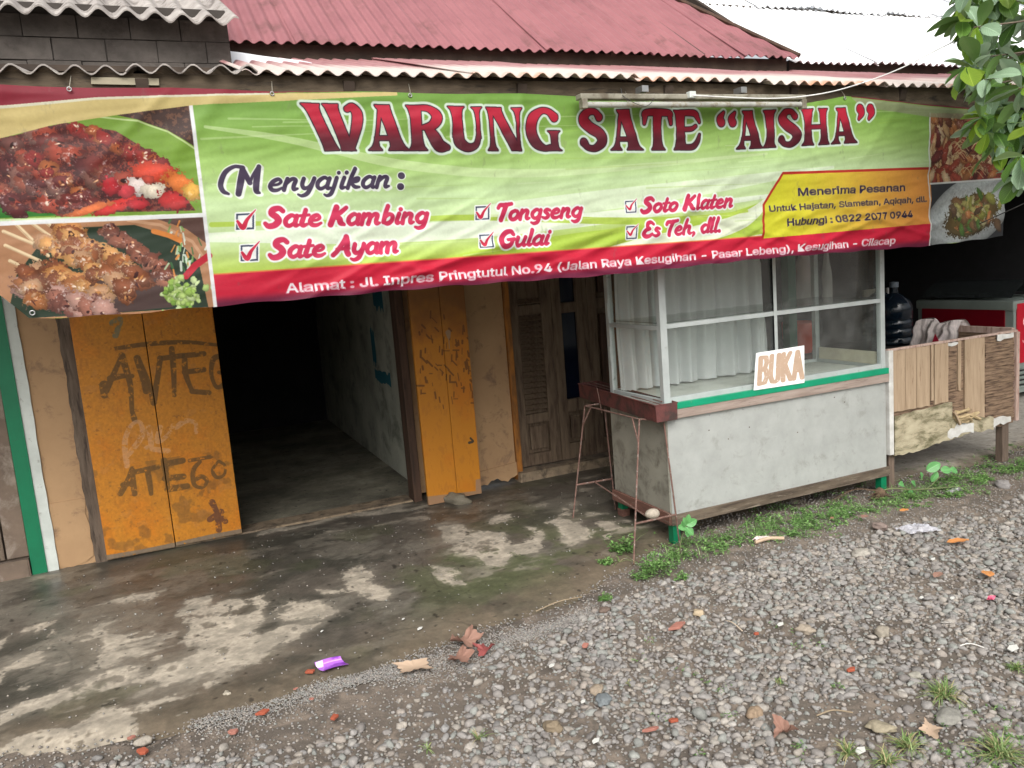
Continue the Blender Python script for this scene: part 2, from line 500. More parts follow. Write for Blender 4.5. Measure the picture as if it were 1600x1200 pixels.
# glyphs: (advance, [strokes]); a stroke = list of (x, y, radius)
t_ = 0.085
SCRIPT = {
 'a': (.52, [[(.42,.40,.06),(.26,.50,.07),(.09,.34,.08),(.08,.14,.08),(.20,.03,.07),(.36,.14,.06),(.43,.34,.06)], [(.45,.46,.08),(.41,.2,.08),(.43,.05,.08),(.54,.06,.045)]]),
 'e': (.46, [[(.10,.24,.05),(.30,.27,.05),(.38,.38,.06),(.28,.48,.07),(.12,.38,.08),(.06,.2,.085),(.14,.05,.08),(.30,.03,.065),(.45,.12,.045)]]),
 't': (.36, [[(.22,.72,.075),(.17,.4,.08),(.12,.14,.085),(.18,.03,.075),(.33,.09,.045)], [(.03,.47,.05),(.36,.50,.05)]]),
 'm': (.80, [[(.12,.48,.08),(.08,.25,.08),(.06,.03,.08)], [(.10,.28,.06),(.24,.47,.07),(.36,.44,.08),(.34,.2,.08),(.31,.03,.08)], [(.36,.28,.06),(.50,.47,.07),(.63,.44,.08),(.60,.2,.08),(.62,.05,.08),(.74,.07,.045)]]),
 'n': (.55, [[(.12,.48,.08),(.08,.25,.08),(.06,.03,.08)], [(.10,.28,.06),(.26,.47,.07),(.39,.42,.08),(.36,.2,.08),(.38,.05,.08),(.50,.07,.045)]]),
 'b': (.50, [[(.20,.84,.08),(.13,.5,.08),(.08,.1,.08)], [(.10,.28,.06),(.26,.46,.07),(.40,.38,.08),(.40,.17,.08),(.26,.03,.08),(.09,.08,.06)]]),
 'i': (.27, [[(.16,.47,.08),(.11,.2,.08),(.12,.05,.08),(.24,.07,.045)], [(.20,.68,.075),(.21,.69,.075)]]),
 'j': (.27, [[(.17,.47,.08),(.12,.1,.08),(.06,-.18,.08),(-.06,-.27,.06),(-.16,-.22,.045)], [(.20,.68,.07),(.21,.69,.07)]]),
 'g': (.53, [[(.42,.40,.06),(.26,.50,.07),(.09,.34,.08),(.09,.15,.08),(.21,.04,.07),(.36,.14,.06),(.42,.34,.06)], [(.46,.46,.08),(.41,.12,.08),(.34,-.14,.08),(.18,-.23,.07),(.03,-.17,.045)]]),
 'y': (.52, [[(.10,.47,.08),(.08,.24,.08),(.16,.08,.08),(.30,.12,.06),(.40,.3,.06)], [(.45,.47,.08),(.38,.1,.08),(.29,-.15,.08),(.13,-.24,.065),(0,-.18,.045)]]),
 'o': (.48, [[(.25,.48,.07),(.10,.38,.08),(.06,.2,.085),(.16,.04,.08),(.32,.07,.08),(.42,.25,.08),(.38,.42,.075),(.25,.48,.07)]]),
 's': (.42, [[(.36,.43,.06),(.22,.48,.07),(.13,.38,.075),(.26,.25,.08),(.30,.12,.08),(.18,.03,.07),(.03,.08,.055)]]),
 'u': (.55, [[(.12,.47,.08),(.08,.2,.08),(.16,.04,.08),(.30,.1,.06),(.41,.3,.06)], [(.44,.47,.08),(.39,.18,.08),(.42,.05,.08),(.53,.07,.045)]]),
 'l': (.25, [[(.18,.84,.08),(.12,.5,.08),(.08,.14,.08),(.12,.04,.075),(.24,.08,.045)]]),
 'h': (.53, [[(.20,.84,.08),(.13,.5,.08),(.06,.03,.08)], [(.10,.28,.06),(.26,.47,.07),(.39,.42,.08),(.36,.2,.08),(.38,.05,.08),(.50,.07,.045)]]),
 'd': (.53, [[(.42,.38,.06),(.26,.48,.07),(.09,.34,.08),(.08,.14,.08),(.20,.03,.07),(.36,.14,.06),(.42,.34,.06)], [(.52,.84,.08),(.44,.4,.08),(.40,.08,.08),(.52,.06,.045)]]),
 'k': (.50, [[(.20,.84,.08),(.13,.5,.08),(.06,.03,.08)], [(.10,.26,.05),(.26,.42,.065),(.39,.44,.065),(.36,.32,.065),(.18,.25,.06),(.30,.08,.08),(.46,.06,.05)]]),
 'S': (.64, [[(.58,.70,.08),(.44,.82,.085),(.24,.76,.10),(.20,.60,.10),(.38,.44,.11),(.46,.26,.11),(.34,.08,.10),(.14,.04,.09),(.02,.16,.07)]]),
 'K': (.66, [[(.24,.82,.10),(.17,.45,.10),(.08,.04,.10)], [(.60,.80,.07),(.42,.60,.08),(.22,.42,.08),(.38,.30,.10),(.44,.12,.10),(.58,.03,.06)]]),
 'A': (.72, [[(.04,.02,.08),(.18,.2,.08),(.38,.6,.08),(.48,.82,.09)], [(.48,.82,.10),(.52,.5,.10),(.54,.2,.10),(.60,.04,.10)], [(.16,.28,.06),(.60,.30,.06)]]),
 'T': (.62, [[(.06,.64,.07),(.14,.78,.08),(.34,.78,.085),(.68,.84,.07)], [(.42,.78,.10),(.34,.45,.10),(.26,.04,.10)]]),
 'G': (.66, [[(.58,.66,.08),(.46,.82,.085),(.24,.76,.10),(.09,.5,.10),(.09,.2,.10),(.26,.03,.10),(.46,.1,.09),(.54,.34,.08)], [(.34,.38,.06),(.62,.40,.07)]]),
 'E': (.56, [[(.56,.72,.07),(.40,.84,.08),(.22,.76,.09),(.22,.56,.09),(.36,.46,.07),(.16,.40,.09),(.08,.2,.10),(.2,.04,.10),(.38,.05,.08),(.52,.16,.06)]]),
 'M': (1.42, [[(.22,.05,.05),(.05,.16,.09),(.01,.42,.10),(.20,.80,.09),(.50,.98,.07),(.74,.96,.07)], [(.78,.92,.10),(.68,.5,.13),(.54,.03,.11)], [(.78,.92,.08),(.88,.62,.10),(.96,.40,.10)], [(.96,.40,.06),(1.10,.66,.06),(1.32,.95,.07)], [(1.32,.94,.09),(1.20,.5,.12),(1.14,.12,.11),(1.24,.02,.05)]]),
 ':': (.50, [[(.20,.12,.13),(.22,.12,.13)], [(.26,.60,.13),(.28,.60,.13)]]),
 ',': (.22, [[(.10,.05,.08),(.09,-.03,.06),(.02,-.14,.04)]]),
 '.': (.22, [[(.08,.05,.085),(.09,.05,.085)]]),
 ' ': (.26, []),
}
def stem(x0, x1, w, y0=0.0, y1=1.0, fb=.08, ft=.06):
    """flared display stem from (x0,y0) foot to (x1,y1) top, half-width w"""
    L = []; Rr = []
    for k in range(13):
        t = k / 12
        y = y0 + (y1 - y0) * t
        hw = w + fb * math.exp(-t / .07) + ft * math.exp(-(1 - t) / .07) - .012 * math.sin(math.pi * t)
        c = x0 + (x1 - x0) * t
        L.append((c - hw, y)); Rr.append((c + hw, y))
    return ('p', L + Rr[::-1])
DISPLAY = {
 'W': (1.34, [stem(.54,.15,.145,ft=.07,fb=.02), stem(.92,.60,.14,ft=.04,fb=.03), ('s', [(.98,.90,.06),(1.10,.94,.075),(1.20,.80,.105),(1.17,.58,.105),(1.08,.32,.09),(.98,.08,.08)])]),
 'A': (.86, [stem(.17,.36,.045,fb=.10,ft=.0), stem(.66,.40,.13,fb=.09,ft=.02), ('s', [(.22,.27,.045),(.6,.27,.045)]), ('p', [(.24,1),(.54,1),(.54,.93),(.27,.93)])]),
 'R': (.92, [stem(.20,.20,.12,fb=.08,ft=.06), ('s', [(.24,.95,.05),(.50,.93,.07),(.66,.76,.115),(.54,.56,.09),(.30,.50,.04)]), ('s', [(.42,.50,.06),(.54,.34,.12),(.66,.12,.13),(.84,.07,.06)])]),
 'U': (.82, [stem(.18,.18,.12,y0=.30,fb=0,ft=.07), ('s', [(.18,.34,.12),(.21,.18,.12),(.38,.07,.085),(.56,.13,.06),(.64,.34,.05)]), stem(.64,.64,.05,y0=.28,fb=0,ft=.07)]),
 'N': (.90, [stem(.13,.13,.05,fb=.07,ft=.05), stem(.68,.22,.12,fb=.0,ft=.05), stem(.74,.74,.045,fb=.02,ft=.08)]),
 'G': (.92, [('s', [(.74,.80,.10),(.60,.93,.07),(.42,.94,.07),(.22,.76,.12),(.17,.48,.13),(.26,.2,.12),(.46,.06,.065),(.62,.08,.06)]), stem(.72,.72,.09,y1=.48,fb=.08,ft=.07)]),
 'S': (.76, [('s', [(.56,.82,.09),(.46,.94,.065),(.28,.93,.08),(.17,.76,.12),(.30,.58,.13),(.52,.42,.13),(.58,.22,.12),(.42,.06,.075),(.24,.07,.06),(.13,.20,.09)])]),
 'T': (.84, [stem(.42,.42,.12,fb=.08,ft=.02), ('s', [(.06,.66,.035),(.09,.82,.055),(.14,.93,.075),(.70,.93,.075),(.75,.82,.055),(.78,.66,.035)])]),
 'E': (.80, [stem(.19,.19,.12,fb=.06,ft=.06), ('s', [(.2,.94,.06),(.56,.93,.07),(.66,.80,.05),(.70,.70,.03)]), ('s', [(.2,.52,.05),(.48,.53,.05),(.60,.60,.04)]), ('s', [(.2,.06,.06),(.50,.07,.065),(.64,.20,.055),(.70,.38,.03)])]),
 'I': (.42, [stem(.21,.21,.12,fb=.07,ft=.06)]),
 'H': (.90, [stem(.19,.19,.12,fb=.07,ft=.06), stem(.70,.70,.10,fb=.07,ft=.06), ('s', [(.2,.5,.05),(.7,.5,.05)])]),
 '(': (.60, [('s', [(.14,.70,.10),(.12,.80,.08),(.20,.96,.03)]), ('s', [(.40,.70,.10),(.38,.80,.08),(.46,.96,.03)])]),
 ')': (.60, [('s', [(.16,.90,.10),(.20,.80,.08),(.12,.64,.03)]), ('s', [(.42,.90,.10),(.46,.80,.08),(.38,.64,.03)])]),
}
_w = DISPLAY['W']
def _sq(pr):
    k, pts = pr
    return (k, [((p[0] * .86,) + tuple(p[1:])) for p in pts])
DISPLAY['W'] = (_w[0] * .86, [_sq(p) for p in _w[1]])
def glyph_text(cv, txt, font, A, B, T, shear=0.0, bold=1.0, caph=None, track=0.0):
    """A,B survey pixels of baseline start/end, T survey pixel at cap height above A"""
    a = np.array(cv.p(*A)); b = np.array(cv.p(*B)); t = np.array(cv.p(*T))
    Wd = sum(font[c][0] + track for c in txt)
    h = abs(t[1] - a[1]) / (caph or 1.0)
    ex = (b - a) / Wd; ey = np.array([0, h])
    m = np.zeros((cv.h, cv.w), np.float32)
    x = 0
    sx = np.linalg.norm(ex)
    rs = math.sqrt(max(1e-6, sx * h)) * bold
    for c in txt:
        adv, prims = font[c]
        for pr in prims:
            kind, pts = pr if isinstance(pr, tuple) else ('s', pr)
            if kind == 'p':
                cv.fill_poly([a + ex * (x + p[0] + shear * p[1]) + ey * p[1] for p in pts], m)
            else:
                sp = spline(pts)
                cv.fill_stroke([a + ex * (x + p[0] + shear * p[1]) + ey * p[1] for p in sp], [p[2] * rs for p in sp], m)
        x += adv + track
    return m
SANS = None
try:        # a face that ships with Blender itself; the built-in one is used if it is not there
    import os
    _fp = os.path.join(bpy.utils.system_resource('DATAFILES'), 'fonts', 'Inter.woff2')
    if os.path.exists(_fp): SANS = bpy.data.fonts.load(_fp)
except Exception:
    SANS = None
def plain_text(cv, txt, A, B, T, grow=1.2, shear=0.0):
    """the built-in sans, filled triangle by triangle"""
    cu = bpy.data.curves.new('tmp', 'FONT'); cu.body = txt; cu.resolution_u = 3
    if SANS is not None: cu.font = SANS
    o = bpy.data.objects.new('tmp', cu); COL.objects.link(o)
    bpy.context.view_layer.update()
    me = o.to_mesh()
    me.calc_loop_triangles()
    V = np.array([v.co[:2] for v in me.vertices]); TR = [tuple(t.vertices) for t in me.loop_triangles]
    o.to_mesh_clear(); bpy.data.objects.remove(o); bpy.data.curves.remove(cu)
    a = np.array(cv.p(*A)); b = np.array(cv.p(*B)); t = np.array(cv.p(*T))
    capH = 0.73
    x0, x1 = V[:, 0].min(), V[:, 0].max()
    ex = (b - a) / (x1 - x0); ey = np.array([0, abs(t[1] - a[1]) / capH])
    P = a + np.outer(V[:, 0] - x0 + shear * V[:, 1], ex) + np.outer(V[:, 1], ey)
    m = np.zeros((cv.h, cv.w), np.float32)
    for i, j, k in TR:
        tri = P[[i, j, k]]
        if abs(np.cross(tri[1] - tri[0], tri[2] - tri[0])) < 1e-6: continue
        xa = int(max(0, tri[:, 0].min() - 1)); xb = int(min(cv.w, tri[:, 0].max() + 2)); ya = int(max(0, tri[:, 1].min() - 1)); yb = int(min(cv.h, tri[:, 1].max() + 2))
        if xb <= xa or yb <= ya: continue
        if np.cross(tri[1] - tri[0], tri[2] - tri[0]) < 0: tri = tri[::-1]
        X = cv.xx[ya:yb, xa:xb]; Y = cv.yy[ya:yb, xa:xb]
        d = np.full(X.shape, 9.0, np.float32)
        for e in range(3):
            p = tri[e]; q = tri[(e + 1) % 3]
            ln = math.hypot(*(q - p)) + 1e-9
            d = np.minimum(d, ((q[0] - p[0]) * (Y - p[1]) - (q[1] - p[1]) * (X - p[0])) / ln)
        m[ya:yb, xa:xb] = np.maximum(m[ya:yb, xa:xb], np.clip(d + 0.6, 0, 1))
    return cv.grow(m, grow) if grow else m
# ================================================================== SETTING: ground, porch floor, gravel
BND = [(-4, 3.05), (-1.5, 3.2), (-.74, 3.2), (-.3, 3.1), (.13, 3.06), (.5, 3.1), (.94, 3.19), (1.4, 3.27), (1.8, 3.36), (2.2, 3.58), (2.6, 3.82), (3.3, 3.86), (4.1, 3.80), (4.8, 3.72), (5.6, 3.8), (7, 4.0), (12, 4.0)]
def yb(x):
    b = np.interp(x, [p[0] for p in BND], [p[1] for p in BND])
    return b + 0.025 * np.sin(x * 7.1) + 0.018 * np.sin(x * 17.3 + 1)

m_soil = pm('wet_soil', lin((108, 99, 90)), lin((84, 77, 70)), scale=2.2, rough=0.75, bump=0.6, bscale=45, dirt=(lin((128, 116, 104)), .45, 9), bdist=0.01, rvar=.2)
n_ = m_soil.node_tree
def gh(x, y):
    v = mnoise.noise(Vector((x * 1.3, y * 1.3, 0))) * .012 + mnoise.noise(Vector((x * 6, y * 6, 3))) * .006
    return v
g = MB()
nx, ny = 150, 90
def gfun(u, v):
    x = -3 + 11 * u; y = -0.5 + 6.0 * v
    e = min(u, 1 - u, v, 1 - v)
    z = gh(x, y) * min(1, e * 12)
    if y > yb(x): z = -0.012
    return (x, y, z)
g.grid(gfun, nx, ny)
# the rest of the ground, out to the horizon, framing the fine patch
for (xa, ya, xb, yb_) in ((-80, -90, 90, -0.5), (-80, 5.5, 90, 120), (-80, -0.5, -3, 5.5), (8, -0.5, 90, 5.5)):
    g.add([(xa, ya, 0), (xb, ya, 0), (xb, yb_, 0), (xa, yb_, 0)], [(0, 1, 2, 3)])
g.build('ground', m_soil, kind='structure', smooth=True, fix=False)

# ---- porch floor stain map (dry concrete islands in wet, mossy concrete), surveyed on the photograph
PX0, PX1, PZ0, PZ1, PPM = -2.6, 8.4, 2.8, 9.6, 170
fc = Canvas(PX0, PX1, PZ0, PZ1, PPM, lambda px, py: G(px, py)[:2])
H_, W_ = fc.h, fc.w
wx = (vnoise(H_, W_, 40, 1, 6, .72) - .5) * 46; wy = (vnoise(H_, W_, 40, 2, 6, .72) - .5) * 40
def Z(ox, oy, pts): return [(ox + a / 4, oy + b / 4) for a, b in pts]
DRY = [
 Z(0, 900, [(1120,160),(1260,140),(1300,180),(1560,150),(1560,190),(1440,240),(1380,230),(1420,280),(1600,230),(1640,560),(1380,600),(1300,640),(1000,690),(830,690),(900,640),(1100,560),(1190,490),(1160,450),(1060,450),(1130,330),(1110,260)]),
 Z(0, 900, [(530,380),(600,360),(590,330),(690,290),(650,380),(690,400),(930,360),(900,430),(760,440),(720,480),(740,590),(600,600),(560,540),(590,470),(530,420)]),
 Z(0, 900, [(-100,960),(200,830),(420,730),(500,700),(620,640),(900,590),(860,650),(800,700),(500,760),(300,850),(100,930),(-100,1010)]),
 Z(0, 900, [(380,1030),(600,860),(900,870),(830,960),(820,1000),(640,1110),(500,1190),(-40,1260),(-60,1130),(150,1030)]),
 Z(0, 900, [(110,550),(300,465),(330,480),(260,560),(150,600),(100,600),(90,700),(30,700),(20,620)]),
 Z(0, 900, [(150,740),(240,680),(210,740)]), Z(0, 900, [(130,350),(380,290),(340,330),(240,375),(130,370)]),
 Z(0, 900, [(310,360),(370,370),(350,415),(310,400)]),
 Z(0, 900, [(700,860),(1340,690),(1200,760),(900,860)]),
 Z(0, 900, [(600,200),(1000,100),(1000,140),(900,170),(680,200)]),
 Z(0, 900, [(-80,430),(0,420),(60,400),(40,470),(-80,520)]),
 Z(400, 900, [(-20,380),(330,320),(250,400),(120,460),(0,560),(-40,560)]),
 Z(400, 900, [(100,240),(200,190),(260,220),(390,200),(450,270),(260,310),(200,310)]),
 Z(400, 900, [(560,-20),(700,20),(720,70),(840,110),(860,180),(740,190),(640,160),(580,110),(560,50)]),
 Z(400, 900, [(1130,-20),(1250,10),(1310,70),(1250,85),(1200,40)]),
 Z(400, 900, [(370,100),(430,95),(600,120),(440,155)]),
 Z(400, 900, [(-10,150),(100,110),(80,200),(0,260)]),
 Z(400, 600, [(1160,910),(1290,900),(1310,940),(1380,950),(1540,960),(1600,1010),(1600,1080),(1540,1150),(1400,1150),(1350,1090),(1230,1070),(1240,1010),(1170,970)]),
 Z(400, 600, [(540,1200),(600,1150),(640,1200)]), Z(400, 600, [(1090,1170),(1220,1160),(1280,1210)]),
 Z(400, 600, [(1440,860),(1600,840),(1600,870),(1470,880)]),
 Z(800, 600, [(70,900),(130,900),(220,990),(130,1080),(0,1090),(0,1030),(90,1010),(110,960)]),
 Z(800, 600, [(230,880),(340,840),(440,900),(500,970),(600,960),(590,990),(470,1000),(400,1040),(330,980),(260,930)]),
 Z(800, 600, [(480,860),(600,860),(660,910),(540,940)]),
 Z(800, 600, [(300,790),(430,790),(420,840),(330,830)]),
 Z(400, 600, [(0,940),(900,760),(900,800),(300,900),(0,980)]),
]
dry = np.zeros((H_, W_), np.float32)
for p in DRY: fc.fill_poly([fc.p(*q) for q in p], dry)
yi = np.clip(fc.yy + wy, 0, H_ - 1).astype(int); xi = np.clip(fc.xx + wx, 0, W_ - 1).astype(int)
dry = dry[yi, xi]
X = PX0 + fc.xx / PPM; Y = PZ0 + fc.yy / PPM
nA = vnoise(H_, W_, 60, 3, 6, .62); nB = vnoise(H_, W_, 18, 4, 5, .7); nC = vnoise(H_, W_, 150, 5, 3); nD = vnoise(H_, W_, 5, 6, 3, .8)
# small scattered dry flecks and worn pits
fleck = sstep(.60, .68, vnoise(H_, W_, 22, 8, 5, .65, asp=1.8)) * sstep(.35, .6, nC)
dry = np.clip(dry * sstep(.30, .40, nB) * (.72 + .45 * nA) + fleck * .8 * sstep(3.2, 3.5, Y), 0, 1)
# the far right floor beyond the wooden stall is dry and pale
farR = sstep(3.9, 4.3, X + (nA - .5) * .5) * sstep(3.75, 4.0, Y + (nA - .5) * .3)
dry = np.maximum(dry, farR * .75)
dryb = dry
wet = np.array(lin((70, 62, 54)), np.float32)
c_wet = np.array([90, 84, 76], np.float32) / 255; c_wet2 = np.array([70, 68, 61], np.float32) / 255
c_dry = np.array([172, 162, 146], np.float32) / 255; c_dry2 = np.array([144, 136, 122], np.float32) / 255
c_moss = np.array([72, 78, 50], np.float32) / 255; c_mud = np.array([104, 92, 76], np.float32) / 255
a = c_wet + (c_wet2 - c_wet) * sstep(.35, .65, nA)[..., None]
# thin damp film lighter tone
film = sstep(.50, .60, vnoise(H_, W_, 46, 9, 6, .65, asp=1.6)) * .75
a = a + (np.array([112, 107, 97], np.float32) / 255 - a) * film[..., None]
mossm = sstep(.46, .62, vnoise(H_, W_, 70, 12, 5, .6)) * np.exp(-((X - 1.7) / .75) ** 2 - ((Y - 3.85) / .45) ** 2)
mossm = np.clip(mossm * 1.6 + .35 * sstep(.58, .7, vnoise(H_, W_, 60, 14, 4)), 0, 1)
a = a + (c_moss - a) * (mossm * .75)[..., None]
halo = np.clip(vnoise(H_, W_, 30, 23, 4) * 1.3, 0, 1)
soft = dry.copy()
for sh in (3, 6, 10):
    soft += sum(np.roll(dry, s_, ax_) for s_ in (-sh, sh) for ax_ in (0, 1)) / 4
soft = np.clip(soft / 4 * 1.25, 0, 1)
a = a + (np.array([122, 115, 103], np.float32) / 255 - a) * (soft * .8 * halo)[..., None]
dry = np.clip(dry * .55 + soft * .5, 0, 1)
d_ = c_dry + (c_dry2 - c_dry) * sstep(.35, .65, nB)[..., None]
a = a + (d_ - a) * dry[..., None]
a = a + (np.array([168,163,154],np.float32)/255 - a) * (farR * .9)[..., None]
# indoors it is bare, grimy, dusty cement
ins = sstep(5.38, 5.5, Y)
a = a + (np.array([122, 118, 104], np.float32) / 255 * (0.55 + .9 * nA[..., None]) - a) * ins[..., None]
# dried mud along the street edge
edge = Y - yb(X)
ed = (1 - sstep(.02, .42, edge + (nA - .5) * .5)) * (1 - dry * .85)
a = a + (c_mud - a) * (ed * .8)[..., None]
specks = sstep(.80, .86, nD) * .5
a = a + (np.array([165, 158, 145], np.float32) / 255 - a) * specks[..., None]
a *= (0.80 + .40 * vnoise(H_, W_, 12, 7, 5, .85))[..., None]
# scuffed, brushed streaks and hairline cracks
a *= (1 + .16 * (vnoise(H_, W_, 9, 17, 4, .8, asp=4.5) - .5))[..., None]
crk = np.zeros((H_, W_), np.float32); rc = random.Random(12)
for (x, y, ang, L_) in ((-1.2, 3.9, .1, 1.6), (.2, 4.3, -.5, 1.3), (1.2, 3.6, 1.3, 1.2), (2.0, 4.6, .3, 1.1), (-.4, 4.9, -.1, 1.9), (.6, 3.4, .35, .9)):
    pts_ = [((x - PX0) * PPM, (y - PZ0) * PPM)]
    for k_ in range(int(L_ / .04)):
        ang += rc.gauss(0, .28); pts_.append((pts_[-1][0] + math.cos(ang) * .04 * PPM, pts_[-1][1] + math.sin(ang) * .04 * PPM))
    fc.fill_stroke(pts_, [rc.uniform(.25, .8) for _ in pts_], crk)
a *= (1 - .16 * crk)[..., None]
pit = sstep(.74, .80, vnoise(H_, W_, 7, 19, 3, .7))
a *= (1 - .35 * pit)[..., None]
ro = 0.34 + .5 * dry + .25 * (nB - .3) + .3 * mossm + .3 * ins + .25 * ed + specks * .4
ro = np.clip(ro + .4 * farR, .2, .95)
a = np.clip(a, 0, 1)
m_floor = img_mat('stained_concrete', a, rough_arr=ro, bump=.35, bscale=70, bdist=.004, grain=.12, spec=.35)
def fuv(co): return np.stack([(co[:, 0] - PX0) / (PX1 - PX0), (co[:, 1] - PZ0) / (PZ1 - PZ0)], 1)
fl = MB()
def ffun(u, v):
    x = -2.6 + 11.0 * u
    b = float(yb(x)) - .06
    t = v ** 1.6
    y = b + (9.5 - b) * t
    d = y - b
    z = -0.016 + .030 * float(sstep(0, .22, d)) + mnoise.noise(Vector((x * 1.7, y * 1.7, 9))) * .004 * min(1, d * 4)
    if 5.5 < y: z = .014
    return (x, y, z)
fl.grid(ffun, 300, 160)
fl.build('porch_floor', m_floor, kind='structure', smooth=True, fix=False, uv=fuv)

# ---- gravel
def stone_mesh(kind):
    bm = bmesh.new()
    bmesh.ops.create_icosphere(bm, subdivisions=1 if kind == 0 else 2, radius=1)
    V = np.array([v.co[:] for v in bm.verts]); F = np.array([[v.index for v in f.verts] for f in bm.faces]); bm.free()
    return V, F
def make_stones(P, R, kind, seed, colfn, flat=(.45, .8)):
    """P (n,3) centres, R (n,) radii"""
    r = np.random.default_rng(seed)
    V, F = stone_mesh(kind)
    n = len(P); nv = len(V)
    lob = r.normal(size=(n, 3, 3)); lob /= np.linalg.norm(lob, axis=2, keepdims=True)
    d = np.einsum('vk,njk->nvj', V, lob)
    rad = 1.12 + (np.clip(d, -.2, 1) * r.uniform(-.28, .42, (n, 1, 3))).sum(2) + r.normal(0, .045, (n, nv))
    # flat fractures
    for q in range(6 if kind else 3):
        nn = r.normal(size=(n, 3)); nn /= np.linalg.norm(nn, axis=1, keepdims=True)
        cut = r.uniform(.5, .92, (n, 1)); dd = np.einsum('vk,nk->nv', V, nn) * rad
        rad = np.where(dd > cut, rad * cut / np.maximum(dd, 1e-3), rad)
    W = V[None] * rad[..., None]
    sc = np.stack([r.uniform(.85, 1.35, n), r.uniform(.7, 1.0, n), r.uniform(*flat, n)], 1)
    W = W * sc[:, None] * R[:, None, None]
    a = r.uniform(0, 2 * np.pi, n); tl = r.normal(0, .28, n)
    ca, sa, ct, st = np.cos(a), np.sin(a), np.cos(tl), np.sin(tl)
    x, y, z = W[..., 0], W[..., 1], W[..., 2]
    y, z = y * ct[:, None] - z * st[:, None], y * st[:, None] + z * ct[:, None]
    x, y = x * ca[:, None] - y * sa[:, None], x * sa[:, None] + y * ca[:, None]
    W = np.stack([x, y, z], 2) + P[:, None]
    FF = (F[None] + (np.arange(n) * nv)[:, None, None]).reshape(-1, 3)
    C = colfn(n, r)
    C = np.repeat(C, nv, 0) * r.uniform(.93, 1.07, (n * nv, 1))
    return W.reshape(-1, 3), FF, C
PAL = np.array([lin(c) for c in ((142,138,134),(134,130,126),(128,125,122),(148,142,134),(138,130,122),(132,133,128),(150,146,140),(122,117,113),(140,133,124),(134,135,130),(134,129,124),(128,125,122))])
def stone_cols(n, r):
    return PAL[r.integers(0, len(PAL), n)] * r.uniform(.8, 1.12, (n, 1))
m_stone = vcol_mat('crushed_stone', rough=.82, bump=.5, bscale=85, var=.22)
# density: where the photograph has bare mud between the stones
BARE = [((830,1060),(70,28),.85),((1240,985),(60,16),.7),((1390,985),(50,16),.75),((1470,1030),(75,18),.7),((1290,1130),(80,36),.75),((1030,1010),(50,14),.6),((560,1110),(160,40),.95),((900,1130),(70,20),.6),((1180,1120),(60,18),.5),((1390,1120),(70,24),.6),((1450,915),(60,12),.5),((700,1075),(60,25),.8),((1560,1160),(50,30),.4),((1040,960),(30,12),.3),((640,1180),(70,25),.4)]
def density(P):
    q = (P - np.array([0, 0, CAMH])) @ CR
    px = 800 + FOC * q[:, 0] / q[:, 2]; py = 600 + FOC * q[:, 1] / q[:, 2]
    d = np.ones(len(P))
    for (cx, cy), (rx, ry), k in BARE:
        rx *= 1.2; ry *= 1.25
        e = ((px - cx) / rx) ** 2 + ((py - cy) / ry) ** 2
        d *= 1 - k * np.exp(-e * .9)
    # street edge of the puddled concrete: no stones on the mud flat
    line = np.interp(px, [-200, 120, 250, 480, 560, 640, 700, 760, 860, 950, 1000, 1100, 1200, 1300, 1700], [1230, 1185, 1178, 1160, 1110, 1085, 1050, 1010, 982, 935, 915, 888, 862, 836, 760])
    m = py - line
    d *= np.clip(m / 26 + .12, 0, 1) ** 1.2
    nn = np.array([mnoise.noise(Vector((p[0] * 2.6, p[1] * 2.6, 5))) for p in P])
    d *= np.clip(1.0 + nn * .9, .25, 1.3)
    return d
def scatter(x0, x1, y0, y1, step, seed, jit=.5):
    r = np.random.default_rng(seed)
    gx, gy = np.meshgrid(np.arange(x0, x1, step), np.arange(y0, y1, step * .87))
    gx = gx + (np.arange(gx.shape[0]) % 2)[:, None] * step / 2
    P = np.stack([gx.ravel(), gy.ravel(), np.zeros(gx.size)], 1)
    P[:, :2] += r.uniform(-jit, jit, (len(P), 2)) * step
    # only the wedge the photograph sees, plus a margin
    c = (P - np.array([0, 0, CAMH])) @ CR
    px = 800 + FOC * c[:, 0] / np.maximum(c[:, 2], .1)
    keep = (c[:, 2] > .2) & (px > -260) & (px < 1900)
    keep &= P[:, 1] < yb(P[:, 0]) + .05
    return P[keep]
V_ = []; F_ = []; C_ = []; nb = 0
def put(P, R, kind, seed, colfn=stone_cols, sink=.18, flat=(.45, .8)):
    global nb
    P = P.copy(); P[:, 2] = np.array([gh(p[0], p[1]) for p in P]) + R * sink
    v, f, c = make_stones(P, R, kind, seed, colfn, flat)
    V_.append(v); F_.append(f + nb); C_.append(c); nb += len(v)
rr = np.random.default_rng(5)
P = scatter(-1.5, 8.0, .9, 4.1, .0212, 21)
D = density(P); k = rr.random(len(P)) < D * .95
P1 = P[k]; R1 = np.clip(rr.lognormal(math.log(.0100), .45, len(P1)), .0045, .021)
big = R1 > .0105
put(P1[big], R1[big], 1, 31); put(P1[~big], R1[~big], 0, 32)
# second layer, lying on the first where it is dense
P = scatter(-1.5, 8.0, .9, 4.0, .050, 22)
D = density(P); k = (rr.random(len(P)) < (D - .45) * .9)
P2 = P[k]; R2 = np.clip(rr.lognormal(math.log(.0116), .30, len(P2)), .007, .021)
put(P2, R2, 1, 33, sink=.75)
# larger cobbles
P = scatter(-1.2, 8.0, 1.0, 3.9, .21, 23)
D = density(P); k = rr.random(len(P)) < D * .22
P3 = P[k]; put(P3, rr.uniform(.015, .022, len(P3)), 1, 34, sink=.5)
print('stones', len(P1), len(P2), len(P3))
gv = np_mesh('gravel', np.concatenate(V_), np.concatenate(F_), m_stone, np.concatenate(C_), kind='stuff')
gv['label'] = 'loose grey crushed gravel covering the ground in front of the shop'

